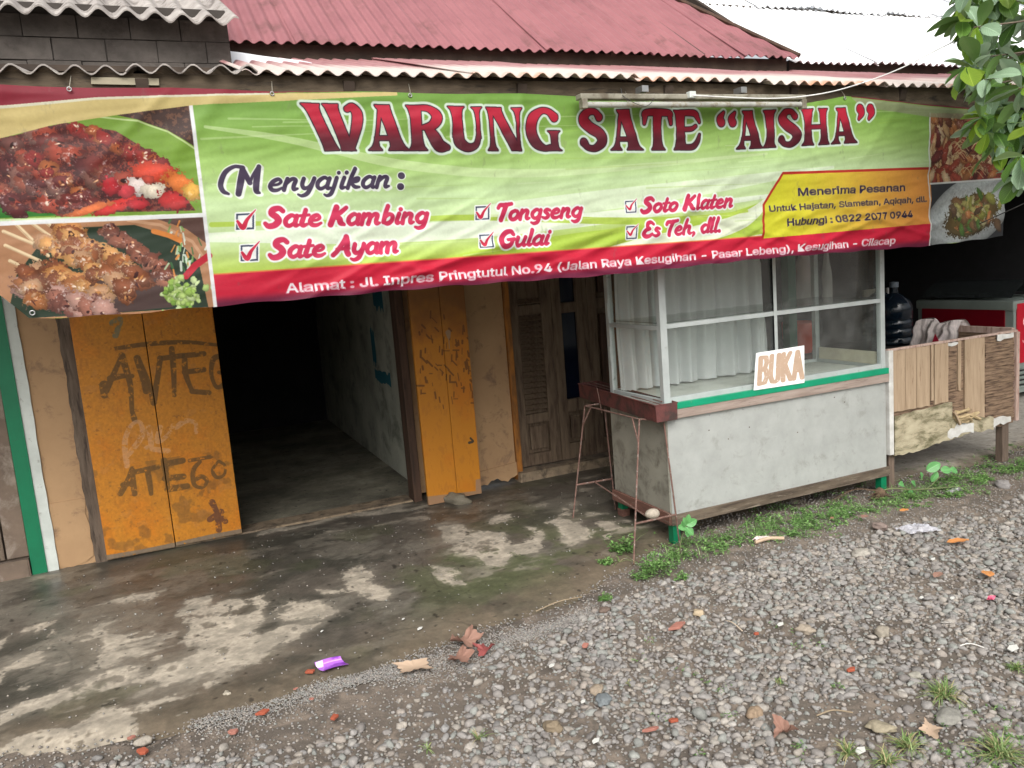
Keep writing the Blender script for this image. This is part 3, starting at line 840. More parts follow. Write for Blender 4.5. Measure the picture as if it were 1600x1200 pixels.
# fine grit: a drift along the puddle edge, and crumbs in the mud
V_ = []; F_ = []; C_ = []; nb = 0
gl = [(300,1130),(385,1108),(470,1085),(560,1062),(640,1047),(720,1022),(800,998),(870,978),(930,955)]
pts = []
for i in range(9500):
    t = rr.random() * (len(gl) - 1); j = int(t); f_ = t - j
    x = gl[j][0] * (1 - f_) + gl[j + 1][0] * f_; y = gl[j][1] * (1 - f_) + gl[j + 1][1] * f_
    y += rr.normal(0, 11 + 6 * math.sin(x * .02)); x += rr.normal(0, 8)
    pts.append(G(x, y))
P4 = np.array(pts); put(P4, rr.uniform(.002, .0048, len(P4)), 0, 41, sink=.4)
P = scatter(-1.5, 7, 1.0, 3.9, .020, 24); k = rr.random(len(P)) < .6; P5 = P[k]
put(P5, rr.uniform(.0025, .0065, len(P5)), 0, 42, sink=.5)
# crumbs strewn over the porch
pts = [(rr.uniform(-1.4, 4.5), rr.uniform(3.1, 5.2), 0) for i in range(900)]
P6 = np.array([p for p in pts if p[1] > yb(p[0])]);
v, f, c = make_stones(np.concatenate([P6[:, :2], np.full((len(P6), 1), .017)], 1), rr.uniform(.002, .005, len(P6)), 0, 43, stone_cols)
V_.append(v); F_.append(f + nb); C_.append(c * 1.25)
gr = np_mesh('grit', np.concatenate(V_), np.concatenate(F_), m_stone, np.concatenate(C_), kind='stuff')
gr['label'] = 'fine pale grit drifted along the edge of the wet concrete'

# ================================================================== BUILDINGS
m_beige = pm('beige_wall_paint', lin((176, 143, 106)), lin((162, 130, 96)), scale=3, rough=.8, bump=.25, bscale=25, dirt=(lin((128, 102, 80)), .32, 7))
m_beige_low = pm('worn_beige_paint', lin((178, 146, 108)), lin((158, 126, 94)), scale=6, rough=.85, bump=.4, bscale=30, dirt=(lin((112, 92, 76)), .55, 9))
m_plaster = pm('weathered_plaster', lin((120, 104, 90)), lin((96, 84, 74)), scale=4, rough=.9, bump=.4, bscale=30, dirt=(lin((140, 128, 116)), .4, 8))
m_green = pm('green_gloss_paint', lin((10, 116, 78)), lin((8, 104, 70)), scale=5, rough=.45, bump=.15, bscale=20, dirt=(lin((60, 70, 55)), .12, 14))
m_white = pm('white_paint', lin((206, 212, 206)), lin((186, 192, 186)), scale=6, rough=.6, bump=.2, bscale=30, dirt=(lin((120, 116, 104)), .2, 14))
m_greywood = pm('grey_weathered_wood', lin((112, 98, 84)), lin((78, 66, 56)), scale=5, stretch=(6, 6, .7), rough=.85, bump=.5, bscale=30, dirt=(lin((60, 50, 43)), .4, 7))
m_darkwood = pm('dark_brown_wood', lin((82, 60, 46)), lin((60, 44, 34)), scale=5, stretch=(6, 6, .7), rough=.75, bump=.4, bscale=30, dirt=(lin((44, 33, 27)), .3, 6))
m_block = pm('grey_concrete_block', lin((92, 86, 81)), lin((70, 65, 61)), scale=8, rough=.95, bump=.8, bscale=60, dirt=(lin((64, 58, 54)), .35, 5))
m_mortar = pm('dark_mortar', lin((66, 61, 57)), rough=.95, bump=.5)
m_asb = pm('asbestos_cement', lin((176, 170, 164)), lin((142, 136, 131)), scale=8, rough=.9, bump=.5, bscale=60, dirt=(lin((110, 103, 98)), .4, 10))
m_red = pm('faded_red_metal_roofing', lin((150, 98, 101)), lin((132, 84, 88)), scale=3, stretch=(1, .4, 1), rough=.5, bump=.12, bscale=20, dirt=(lin((108, 72, 70)), .30, 4), spec=.5)
m_pale = pm('rust_edged_pale_metal_roofing', lin((222, 196, 180)), lin((206, 170, 150)), scale=4, rough=.6, bump=.1, dirt=(lin((180, 108, 70)), .3, 12))
m_edge = pm('red_roofing_painted_sheen_at_the_eave', lin((170, 124, 124)), lin((152, 106, 106)), scale=4, rough=.45, bump=.1, spec=.6, dirt=(lin((150, 100, 92)), .2, 10))
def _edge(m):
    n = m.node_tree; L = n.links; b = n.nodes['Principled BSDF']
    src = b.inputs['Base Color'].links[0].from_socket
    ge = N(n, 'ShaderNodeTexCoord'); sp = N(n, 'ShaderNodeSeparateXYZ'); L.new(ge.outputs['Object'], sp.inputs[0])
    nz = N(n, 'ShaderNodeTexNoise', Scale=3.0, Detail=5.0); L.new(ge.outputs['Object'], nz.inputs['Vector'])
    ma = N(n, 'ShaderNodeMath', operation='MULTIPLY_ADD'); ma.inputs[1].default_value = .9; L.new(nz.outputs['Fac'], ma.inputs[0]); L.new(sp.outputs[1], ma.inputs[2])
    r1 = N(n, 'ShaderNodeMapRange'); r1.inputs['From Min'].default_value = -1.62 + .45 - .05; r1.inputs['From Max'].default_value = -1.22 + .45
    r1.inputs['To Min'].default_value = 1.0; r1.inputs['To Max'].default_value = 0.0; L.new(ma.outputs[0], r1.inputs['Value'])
    mx = N(n, 'ShaderNodeMix', data_type='RGBA'); L.new(r1.outputs[0], mx.inputs[0]); L.new(src, mx.inputs[6]); mx.inputs[7].default_value = (.60, .52, .47, 1)  # pale sky reflection along the eave, painted into the sheet colour
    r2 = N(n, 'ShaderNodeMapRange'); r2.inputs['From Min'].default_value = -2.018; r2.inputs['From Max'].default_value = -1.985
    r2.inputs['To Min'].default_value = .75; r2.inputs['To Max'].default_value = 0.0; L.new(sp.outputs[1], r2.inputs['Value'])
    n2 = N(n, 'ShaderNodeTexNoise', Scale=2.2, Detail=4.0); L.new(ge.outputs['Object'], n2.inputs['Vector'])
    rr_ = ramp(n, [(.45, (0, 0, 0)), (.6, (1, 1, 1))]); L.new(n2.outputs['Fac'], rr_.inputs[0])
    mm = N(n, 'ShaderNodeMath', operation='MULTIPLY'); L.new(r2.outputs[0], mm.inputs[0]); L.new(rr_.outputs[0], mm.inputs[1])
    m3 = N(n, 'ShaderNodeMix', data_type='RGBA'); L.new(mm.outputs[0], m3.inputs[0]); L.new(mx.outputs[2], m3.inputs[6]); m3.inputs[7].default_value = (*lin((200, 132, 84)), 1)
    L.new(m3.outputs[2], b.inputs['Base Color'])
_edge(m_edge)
m_zinc = pm('bright_zinc_roofing', (.92, .93, .94), (.86, .87, .88), scale=3, rough=.4, bump=.05, metal=0.0)
m_zinc_white = pm('white_flashing', (.85, .86, .88), (.8, .8, .82), rough=.4, bump=.05)
m_under = pm('dark_roof_timber', lin((70, 58, 48)), lin((50, 42, 36)), scale=6, stretch=(1, 4, 1), rough=.85, bump=.4)
m_intw = pm('grimy_interior_wall', lin((180, 181, 166)), lin((150, 151, 138)), scale=3, rough=.85, bump=.3, bscale=20, dirt=(lin((120, 124, 112)), .4, 4))
m_teal = pm('teal_paint_smear', lin((30, 92, 108)), lin((44, 104, 116)), scale=8, rough=.7)
m_black = pm('shade_black_board', lin((26, 26, 28)), lin((18, 18, 20)), scale=5, rough=.8)  # near black puts the deep shade of room and bay into their walls
m_sill = pm('worn_cement_sill', lin((150, 132, 108)), lin((118, 104, 88)), scale=8, rough=.9, bump=.5, dirt=(lin((84, 74, 62)), .45, 9))

def sheet(name, mat, parent, x0, x1, ye, ze, slope, length, pitch, amp, th=.003, lift=0.0, xend=None, rows=8, wob=.004, skew=0.0, ragged=0.0, seed=0):
    """corrugated sheet, eave at y=ye z=ze, rising away; xend(x)->length for a raked end"""
    r = random.Random(seed)
    n = max(8, int((x1 - x0) / pitch * 10)); cs, sn = math.cos(slope), math.sin(slope)
    ph = r.random() * 6
    m = MB(); vs = []; fs = []
    W1 = n + 1
    for side in (0, 1):
        for j in range(rows + 1):
            for i in range(W1):
                x = x0 + (x1 - x0) * i / n
                Lg = xend(x) if xend else length
                s = max(0.0, Lg) * j / rows
                if j == 0 and ragged: s += ragged * math.sin(x * 11 + ph) * math.sin(x * 37)
                hgt = amp * math.sin(2 * math.pi * x / pitch) + lift + wob * math.sin(x * 3.1 + s * 2.3 + ph) - side * th
                vs.append((x + skew * s, ye + cs * s - sn * hgt, ze + sn * s + cs * hgt))
    o2 = (rows + 1) * W1
    for j in range(rows):
        for i in range(n):
            q = (j * W1 + i, j * W1 + i + 1, (j + 1) * W1 + i + 1, (j + 1) * W1 + i)
            fs.append(q); fs.append(tuple(o2 + k for k in q[::-1]))
    for i in range(n):
        fs.append((i, o2 + i, o2 + i + 1, i + 1)); t = rows * W1
        fs.append((t + i + 1, o2 + t + i + 1, o2 + t + i, t + i))
    for j in range(rows):
        a = j * W1; b = (j + 1) * W1
        fs.append((a, b, o2 + b, o2 + a)); fs.append((a + n, o2 + a + n, o2 + b + n, b + n))
    m.add(vs, fs)
    return m.build(name, mat, parent, smooth=35, fix=False)

WY = 5.4   # front face of the shop wall
shop = thing('shop_building', 'long low food shop with beige walls, folding orange doors and a red corrugated roof', 'building', (1.5, WY, 0))
wl = MB(); wl.box((-.772, WY, 0), (-.56, WY + .15, 2.9)); wl.build('wall', m_beige, shop)
wl = MB(); wl.box((1.50, WY, .06), (2.245, WY + .15, 2.9)); wl.build('wall', m_beige, shop)
# lower, patched edge of the pier plaster, ragged
wl = MB(); n = 24
pts = [(1.86 + .39 * i / n, .045 + .016 * math.sin(i * .6) + .006 * math.sin(i * 1.9)) for i in range(n + 1)]
wl.prism(pts + [(2.25, .16), (1.86, .13)], lambda u, v: (u, WY - .012, v), (0, .012, 0)); wl.build('plaster_patch', m_beige, shop)
wl = MB(); wl.prism([(-.765, .03), (-.70, .012), (-.62, .03), (-.575, .06), (-.565, .22), (-.585, .33), (-.57, .42), (-.765, .42)], lambda u, v: (u, WY - .006, v), (0, .012, 0)); wl.build('plaster_patch', m_beige, shop)
wl = MB(); wl.box((-.905, WY - .022, .01), (-.826, WY + .1, 2.9)); wl.build('green_corner_strip', m_green, shop)
wl = MB()
zz = np.linspace(.0, 2.9, 60)
L_ = [(-.826, z) for z in zz]; R_ = [(-.768 + .0022 * math.sin(z * 7) + .0015 * math.sin(z * 29), z) for z in zz[::-1]]
wl.prism(L_ + R_, lambda u, v: (u, WY - .014, v), (0, .1, 0)); wl.build('white_corner_strip', m_white, shop)
wl = MB(); wl.box((-.6, WY, 2.05), (3.95, WY + .15, 3.15)); wl.build('upper_wall', m_plaster, shop)
wl = MB(); wl.box((3.30, WY, 0), (3.62, WY + .15, 2.05)); wl.build('wall', m_beige_low, shop)
# room behind the folding doors
def room(x0, x1, y0, y1, h, mats, parent, t=.08):
    for nm, a, b, mt in (('interior_wall', (x1, y0, 0), (x1 + t, y1, h), mats[0]), ('interior_wall', (x0 - t, y0, 0), (x0, y1, h), mats[1]), ('back_wall', (x0 - t, y1, 0), (x1 + t, y1 + t, h), mats[2]), ('ceiling', (x0 - t, y0, h), (x1 + t, y1 + t, h + t), mats[3])):
        q = MB(); q.box(a, b); q.build(nm, mt, parent)
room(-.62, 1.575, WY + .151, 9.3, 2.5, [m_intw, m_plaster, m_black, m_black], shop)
tm = MB()
for (a, b, c, d) in ((.02, .66, .34, .30), (.03, .40, .16, .12), (.10, .9, .20, .10)):
    pass
def smear(y0, z0, w, h, seed):
    r = random.Random(seed); n = 14
    up = [(y0 + w * i / n, z0 + h * (.75 + .25 * r.random())) for i in range(n + 1)]
    lo = [(y0 + w * i / n, z0 + h * .25 * r.random()) for i in range(n, -1, -1)]
    tm.prism(up + lo, lambda u, v: (1.571, u, v), (.002, 0, 0))
for _s in ((5.62, .40, .16, .62, 1), (6.2, .72, .5, .12, 2), (6.6, .84, .12, .35, 3), (6.2, 1.3, .3, .3, 4)):
    tm = MB(); smear(*_s); tm.build('paint_smear', m_teal, shop)
# frame posts of the doorway
fr = MB()
fr.prism([(-.572 + .003 * math.sin(z * 7) + .003 * math.sin(z * 23) + .002 * math.sin(z * 61), z) for z in np.linspace(0, 2.3, 90)] + [(-.500, z) for z in np.linspace(2.3, 0, 30)], lambda u, v: (u, WY - .03, v), (0, .1, 0))
fr.build('door_frame', m_greywood, shop)
fr = MB(); fr.box((1.44, WY - .05, 0), (1.497, WY + .09, 2.3), bev=.004); fr.build('door_frame', m_darkwood, shop)
fr = MB(); fr.box((-.5, WY - .02, 0.004), (1.44, WY + .16, .026), bev=.008); fr.build('threshold', m_sill, shop)

# ---- folding doors: painted planks with scrawls
def door_canvas(x0, x1, y):
    return Canvas(x0, x1, 0, 2.1, 420, lambda px, py, y=y: PY(px, py, y)[[0, 2]])
D1Y = WY - .055
dc = door_canvas(-.52, .32, D1Y)
base = np.array([184, 119, 28], np.float32) / 255
dc.a[:] = base
n1 = vnoise(dc.h, dc.w, 90, 51, 5); n2 = vnoise(dc.h, dc.w, 26, 52, 5, .65, asp=.35); n3 = vnoise(dc.h, dc.w, 8, 53, 3)
dc.blend(sstep(.45, .7, n1), (188, 112, 18), .8)
dc.blend(sstep(.56, .72, n2), (150, 92, 26), .35)
dc.blend(sstep(.74, .8, n3), (120, 74, 30), .5)
dc.blend(sstep(.60, .68, vnoise(dc.h, dc.w, 40, 57, 4)) * (dc.yy < 250), (112, 78, 36), .5)
dc.blend(sstep(.66, .72, vnoise(dc.h, dc.w, 30, 58, 5)), (176, 120, 66), .35)
def scrawl(cv, strokes, r, col, k=.8, rough=.35):
    m = np.zeros((cv.h, cv.w), np.float32)
    for s_ in strokes:
        sp = spline([(x, y, 1) for x, y in s_])
        cv.fill_stroke([cv.p(q[0], q[1]) for q in sp], [r * (0.86 + .16 * math.sin(i * .23 + r)) for i, q in enumerate(sp)], m)
    nn = vnoise(cv.h, cv.w, 9, 77, 4, .7)
    cv.blend(m * sstep(rough - .12, rough + .08, nn), col, k)
INK = (92, 66, 30)
scrawl(dc, [[(180,545),(230,538),(290,535),(345,540)]], 6, INK)
scrawl(dc, [[(163,618),(160,600),(172,600)], [(163,615),(175,590),(190,556)], [(190,556),(203,600),(206,640),(210,656)], [(172,592),(190,588),(206,588)]], 8, INK)
scrawl(dc, [[(214,560),(222,590),(228,612)], [(214,560),(232,600),(240,630)], [(240,625),(246,590),(250,560)]], 9, INK)
scrawl(dc, [[(268,545),(271,580),(272,618)], [(255,560),(285,556)]], 7, INK)
scrawl(dc, [[(288,556),(318,553)], [(288,556),(290,585),(300,612)], [(288,582),(318,578)], [(300,612),(326,614)]], 7, INK)
scrawl(dc, [[(345,556),(333,562),(330,585),(338,605),(350,600),(352,585),(342,582)]], 7, INK)
scrawl(dc, [[(198,728),(195,690),(205,665),(218,660),(222,680),(205,705),(200,712)], [(232,668),(236,695),(228,700)], [(250,668),(246,690),(262,680),(270,665)], [(238,702),(262,705)], [(275,668),(290,658),(305,662),(306,676)]], 7, (196, 150, 120), .6, .4)
scrawl(dc, [[(188,772),(200,750),(206,732)], [(206,735),(210,772)], [(192,758),(208,757)], [(210,738),(246,730)], [(230,734),(234,758),(236,772)]], 7, INK)
scrawl(dc, [[(256,720),(260,745),(262,766)], [(256,726),(285,720)], [(258,748),(286,745)], [(262,765),(292,760)]], 8, INK)
scrawl(dc, [[(296,720),(330,714)], [(312,722),(302,735),(303,757),(316,762),(323,752),(315,745),(305,750)]], 6, INK)
scrawl(dc, [[(340,722),(332,735),(338,746),(350,742),(351,728),(342,721)]], 5, INK)
scrawl(dc, [[(331,785),(340,802),(352,815)], [(345,800),(328,812)], [(340,805),(342,828)]], 9, (84, 50, 36))
scrawl(dc, [[(176,505),(188,500),(180,525)]], 9, (110, 110, 90), .8, .4)
# bare grey foot of the planks
m_ = np.zeros((dc.h, dc.w), np.float32)
dc.fill_poly([dc.p(x, y) for x, y in ((100, 900), (100, 872), (165, 868), (220, 859), (277, 847), (330, 835), (381, 826), (400, 900))], m_)
dc.blend(m_ * sstep(.2, .3, vnoise(dc.h, dc.w, 12, 60, 4)), (112, 100, 88), .9)
dc.a *= (0.9 + .2 * vnoise(dc.h, dc.w, 5, 61, 3))[..., None]
m_door1 = img_mat('orange_door_paint', dc.a, rough=.55, bump=.3, bscale=60, bdist=.002)
def door_leaf(cv, mat, x0, x1, y, z0, planks, parent, th=.03, sag=0.0):
    leaf = MB(); leaf.box((x0 + .02, y + th, z0 + .12), (x1 - .02, y + th + .02, z0 + .2))
    L = leaf.build('door_leaf', m_darkwood, parent)
    for zc in (1.0, 1.75):
        leaf = MB(); leaf.box((x0 + .02, y + th, zc), (x1 - .02, y + th + .02, zc + .08)); leaf.build('batten', m_darkwood, L)
    for (a, b, dz) in planks:
        q = MB(); q.box((a, y, z0 + dz), (b, y + th, 2.05), bev=.003)
        q.build('plank', mat, L, uv=lambda co: np.stack([(co[:, 0] - cv.x0) * cv.k / cv.w, co[:, 2] * cv.k / cv.h], 1))
    return L
door_leaf(dc, m_door1, -.50, .28, D1Y, .028, [(-.502, -.118, .0), (-.113, .283, .006)], shop)
# second leaf, folded back in front of the pier
D2Y = 5.20
dc2 = door_canvas(1.45, 1.95, D2Y)
dc2.a[:] = np.array([186, 120, 28], np.float32) / 255
n1 = vnoise(dc2.h, dc2.w, 90, 71, 5); n2 = vnoise(dc2.h, dc2.w, 24, 72, 5, .65, asp=.4)
dc2.blend(sstep(.45, .7, n1), (186, 110, 20), .8); dc2.blend(sstep(.55, .7, n2), (156, 96, 30), .35)
# shade under the eave painted into its upper half; old poster glue
zt = dc2.yy / dc2.k
dc2.blend(sstep(1.1, 1.45, zt + (n1 - .5) * .5), (108, 72, 40), .75)
rs_ = random.Random(4)
mm = np.zeros((dc2.h, dc2.w), np.float32)
for i in range(90):
    px, py = rs_.uniform(655, 742), rs_.gauss(565, 45)
    if py > 640 or py < 480: continue
    a_ = rs_.choice((0, 1.4, 1.6, .8)); l_ = rs_.uniform(2, 6)
    dc2.fill_stroke([dc2.p(px - l_ * math.cos(a_), py - l_ * math.sin(a_)), dc2.p(px + l_ * math.cos(a_), py + l_ * math.sin(a_))], [rs_.uniform(1, 3.2)] * 2, mm)
dc2.blend(mm, (96, 58, 22), .75)
mm = np.zeros((dc2.h, dc2.w), np.float32); dc2.fill_stroke([dc2.p(700, 520), dc2.p(701, 527)], [8, 5], mm); dc2.fill_stroke([dc2.p(701, 530), dc2.p(702, 545)], [1.5, 1], mm); dc2.blend(mm, (150, 130, 110), .8)
scrawl(dc2, [[(735,685),(739,690),(733,692)]], 4, (50, 46, 40), .9, .2)
m_ = np.zeros((dc2.h, dc2.w), np.float32)
dc2.fill_poly([dc2.p(x, y) for x, y in ((660, 800), (660, 777), (695, 773), (756, 766), (756, 762), (760, 800))], m_)
dc2.fill_poly([dc2.p(x, y) for x, y in ((743, 750), (751, 748), (756, 790), (743, 790))], m_)
dc2.blend(m_, (146, 116, 92), .9)
m_door2 = img_mat('orange_door_paint_scuffed', dc2.a, rough=.55, bump=.3, bscale=60)
door_leaf(dc2, m_door2, 1.495, 1.885, D2Y, .02, [(1.495, 1.706, .0), (1.7085, 1.888, .012)], shop)

# ---- louvred timber door further right
sh_ = MB(); sh_.box((2.248, WY - .02, .02), (2.292, WY + .1, 2.1), bev=.004); sh_.build('door_frame', pm('orange_worn_post', lin((176, 112, 40)), lin((110, 74, 40)), scale=9, stretch=(3, 3, .6), rough=.7, bump=.4), shop)
LX0, LX1 = 2.295, 3.30
m_lou = pm('brown_grey_door_timber', lin((112, 96, 78)), lin((86, 70, 56)), scale=6, stretch=(6, 6, .8), rough=.75, bump=.35, dirt=(lin((68, 52, 42)), .35, 6))
m_glassdark = pm('dark_window_glass', (.005, .008, .02), (.004, .006, .015), rough=.08, bump=.0, spec=.5)
leafm = MB()
leafm.box((LX0, WY + .06, .10), (LX1, WY + .075, 2.05))
ld = leafm.build('louvre_door', m_lou, shop)
ldm = MB(); pcs = []
# stiles and rails: leaf A (louvres), leaf B (glass slit), leaf C
for (a, b) in ((2.295, 2.37), (2.555, 2.64), (2.643, 2.72), (2.85, 2.94), (2.943, 3.02), (3.22, 3.30)):
    q = MB(); q.box((a, WY + .02, .1), (b, WY + .06, 2.05), bev=.004); q.build('stile', m_lou, ld)
for (a, b, z0, z1) in ((2.37, 2.555, .1, .19), (2.37, 2.555, .42, .49), (2.37, 2.555, 1.23, 1.30), (2.37, 2.555, 1.95, 2.05), (2.72, 2.85, .1, .22), (2.72, 2.85, .46, .56), (2.72, 2.85, 1.215, 1.29), (3.02, 3.22, .1, .22), (3.02, 3.22, .48, .56), (3.02, 3.22, 1.22, 1.30)):
    q = MB(); q.box((a, WY + .024, z0), (b, WY + .058, z1), bev=.003); q.build('rail', m_lou, ld)
sl = None
for i in range(18):
    z = .525 + i * .0415
    if z > 1.22: z += .085
    if sl is None:
        q = MB(); q.add([(2.372, WY + .018, z), (2.553, WY + .018, z), (2.553, WY + .052, z + .03), (2.372, WY + .052, z + .03), (2.372, WY + .024, z - .006), (2.553, WY + .024, z - .006), (2.553, WY + .058, z + .024), (2.372, WY + .058, z + .024)], [(0, 1, 2, 3), (4, 7, 6, 5), (0, 4, 5, 1), (2, 6, 7, 3), (0, 3, 7, 4), (1, 5, 6, 2)])
        sl = q.build('slat', m_lou, ld); zb = z
    else:
        copy_obj(sl, ld, sl.location + Vector((0, 0, z - zb)))
for (a, b, z0, z1) in ((2.722, 2.848, .562, 1.213), (2.722, 2.848, 1.292, 2.0)):
    q = MB(); q.box((a, WY + .045, z0), (b, WY + .056, z1)); q.build('pane', m_glassdark, ld)
for (a, b, z0, z1) in ((2.40, 2.53, .215, .395), (2.745, 2.825, .25, .43), (3.05, 3.19, .25, .45), (3.05, 3.19, .6, 1.18), (3.05, 3.19, 1.34, 1.9)):
    q = MB(); q.box((a, WY + .035, z0), (b, WY + .058, z1), bev=.01); q.build('panel', m_lou if z1 < .5 else m_darkwood, ld)
q = MB(); q.box((2.25, WY - .07, .0), (3.62, WY + .15, .085), bev=.012, jit=.003); q.build('sill', m_sill, shop)

# ---- open stall bay at the right: a deep dark recess
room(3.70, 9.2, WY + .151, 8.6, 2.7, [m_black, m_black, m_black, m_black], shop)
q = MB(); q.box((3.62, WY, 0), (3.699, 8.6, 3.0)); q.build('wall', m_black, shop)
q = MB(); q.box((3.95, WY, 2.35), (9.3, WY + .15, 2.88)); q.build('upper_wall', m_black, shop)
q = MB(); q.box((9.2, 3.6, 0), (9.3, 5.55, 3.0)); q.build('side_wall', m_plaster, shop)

# ---- porch roof
SL1 = math.atan(.2875)
rf = MB()
rf.box((-2.6, 3.45, 2.335), (7.6, 3.50, 2.40))
for i in range(13):
    x = -2.3 + i * .78
    rf.bar((x, 3.42, 2.365), (x, 5.42, 2.365 + 2 * .2875), .045, .06)
for yy_ in (4.1, 4.8): rf.box((-2.6, yy_, 2.365 + (yy_ - 3.42) * .2875 + .02), (7.6, yy_ + .05, 2.365 + (yy_ - 3.42) * .2875 + .045))
roof1 = rf.build('porch_roof', m_under, shop)
x = .40; i = 0
while x < 7.5:
    wdt = .80 if i else .95
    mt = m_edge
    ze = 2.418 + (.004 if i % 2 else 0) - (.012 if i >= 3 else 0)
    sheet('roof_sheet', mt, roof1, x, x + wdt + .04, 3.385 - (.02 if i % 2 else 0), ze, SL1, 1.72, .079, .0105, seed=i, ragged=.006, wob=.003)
    x += wdt; i += 1
x = -2.65; i = 0
while x < .4:
    sheet('roof_sheet', m_asb, roof1, x, min(x + .92, .46), 3.40 - .01 * (i % 2), 2.425 + .004 * (i % 2), math.radians(10.5), .86, .100, .0155, th=.006, seed=20 + i, ragged=.004, wob=.004)
    x += .88; i += 1
q = MB(); q.box((-.5, 3.43, 2.27), (1.2, 3.449, 2.415)); q.box((1.2, 3.432, 2.28), (4.9, 3.451, 2.41)); q.build('fascia_board', pm('old_brown_fascia', lin((92, 80, 64)), lin((66, 56, 44)), scale=7, stretch=(1, 5, 5), rough=.85, bump=.4, dirt=(lin((44, 38, 32)), .35, 6)), roof1)
q = MB(); q.box((-.13, 3.42, 2.372), (.10, 3.429, 2.397), jit=.002); q.build('wood_scrap', pm('pale_wood_scrap', lin((160, 152, 130))), roof1)

# ---- main roof (steeper, set back) with its hip on the right
SL2 = math.radians(35)
UY, UZ = 4.93, 2.955
rf = MB(); rf.box((-1.6, 5.0, 2.86), (4.55, 5.07, 2.965)); rf.box((-1.6, 5.0, 2.66), (7.4, 5.03, 2.862))
for i in range(9): rf.bar((-1.4 + i * .74, 5.0, 2.95), (-1.4 + i * .74, 8.0, 2.95 + 3 * math.tan(SL2)), .04, .07)
roof2 = rf.build('main_roof', m_under, shop)
def hip(x):     # distance up the slope before the hip cuts the sheet
    return max(0.02, min(5.2, (4.62 - x) * 3.4))
x = -1.5; i = 0
while x < 4.6:
    x2 = min(x + .80, 4.60)
    sheet('roof_sheet', m_red, roof2, x, x2 + (.03 if x2 < 4.5 else 0), UY - .012 * (i % 2), UZ + .005 * (i % 2), SL2, 5.2, .076, .010, xend=hip if x > 2.9 else None, seed=40 + i, rows=10, wob=.004, ragged=.008)
    x = x2 if x2 < 4.59 else 9; i += 1
hc = MB(); hp = [(4.61 - s / 3.4, UY + math.cos(SL2) * s - .0, UZ + math.sin(SL2) * s + .022) for s in np.linspace(0, 5.2, 9)]
hc.tube(hp, .018, 6); hc.build('hip_cap', m_darkwood, roof2)
# white plastic flashing lying on the porch roof by the block wall
q = MB()
def wf(u, v):
    px = 352 + 165 * u
    top = np.interp(px, [352, 380, 420, 470, 517], [79, 81, 87, 95, 107]); bot = 109.5
    p = PY(px, bot + (top - bot) * v, 4.18 + .25 * v)
    return (p[0], p[1] + .02 * math.sin(u * 5), p[2])
q.grid(wf, 20, 6); b_ = len(q.v)
q.grid(lambda u, v: tuple(np.array(wf(u, v)) + np.array([0, .004, -.004])), 20, 6)
tag(q.build('flashing_sheet', m_zinc_white, smooth=True), 'curled white sheet lying on the porch roof beside the grey block wall', 'sheet')

# ---- neighbour on the left: block wall above the porch roof, asbestos roof, plank door below
nb_ = thing('neighbour_house', 'grey block house at the left edge with a wavy asbestos roof and weathered plank front', 'building', (-1.6, WY, 0))
BY = 4.22
q = MB(); q.box((-3.2, BY + .012, 2.45), (.455, BY + .12, 2.90)); bw = q.build('block_wall', m_mortar, nb_)
bp0 = None
for r_ in range(4):
    z = 2.655 + r_ * .098 - .098
    off = (r_ % 2) * .11
    xx_ = .461
    first = True
    while xx_ > -3.1:
        wd = (.11 if (first and r_ % 2) else .215)
        if z + .09 < 2.93:
            q = MB(); q.box((xx_ - wd, BY + random.uniform(-.004, .004), z), (xx_ - .004, BY + .015, z + .0945), bev=.002, jit=.001)
            q.build('block', m_block, bw)
        xx_ -= wd; first = False
x = -3.1; i = 0
rfb = MB(); rfb.box((-3.1, BY + .02, 2.845), (.45, BY + .07, 2.87)); nroof = rfb.build('roof', m_under, nb_)
while x < .44:
    x2 = min(x + .8, .475)
    sheet('roof_sheet', m_asb, nroof, x, x2 + .02, 4.05 + .012 * (i % 2) + (.02 if i > 2 else 0), 2.815 + .006 * (i % 2), math.radians(24), 2.2, .113, .019, th=.007, seed=60 + i, skew=-.03, wob=.006, ragged=.006)
    x = x2 if x2 < .47 else 9; i += 1
q = MB(); q.box((-3.2, WY + .02, 0), (-.906, WY + .12, 2.9)); nw = q.build('front_wall', m_greywood, nb_)
for i, (a, b) in enumerate(((-1.02, -.909), (-1.26, -1.03), (-1.5, -1.268), (-1.75, -1.508), (-2.0, -1.758))):
    q = MB(); q.box((a, WY - .004 * (i % 2) - .005, .13), (b, WY + .022, 2.3), bev=.003); q.build('plank', m_greywood if i else m_plaster, nw)
q = MB(); q.box((-3.2, WY - .04, 0), (-.91, WY + .05, .12), bev=.01, jit=.004); q.build('plinth', m_plaster, nb_)

# ---- bright zinc roofs behind, at the right
zr = thing('neighbour_zinc_roof', 'glaring pale zinc roof of the house behind, above the right end of the porch', 'roof', (6.5, 5.2, 2.8))
q = MB(); q.box((4.62, 5.05, 2.76), (9.2, 5.10, 2.974)); zb_ = q.build('eave_board', m_under, zr)
q = MB(); q.box((4.62, 6.37, 3.70), (10.4, 6.40, 3.808)); q.build('purlin', m_under, zr)
x = 4.62; i = 0
while x < 10:
    sheet('roof_sheet', m_zinc, zr, x - (.0), x + .84, 4.97, 2.945 + .006 * (i % 2), math.radians(31), 1.75, .076, .011, seed=80 + i, rows=4, ragged=.01)
    sheet('roof_sheet', m_zinc, zr, x, x + .84, 6.34 - .02 * (i % 3), 3.80 + .012 * (i % 2), math.radians(31), 3.6, .076, .012, th=.004, seed=90 + i, rows=4, ragged=.02, wob=.02)
    x += .8; i += 1
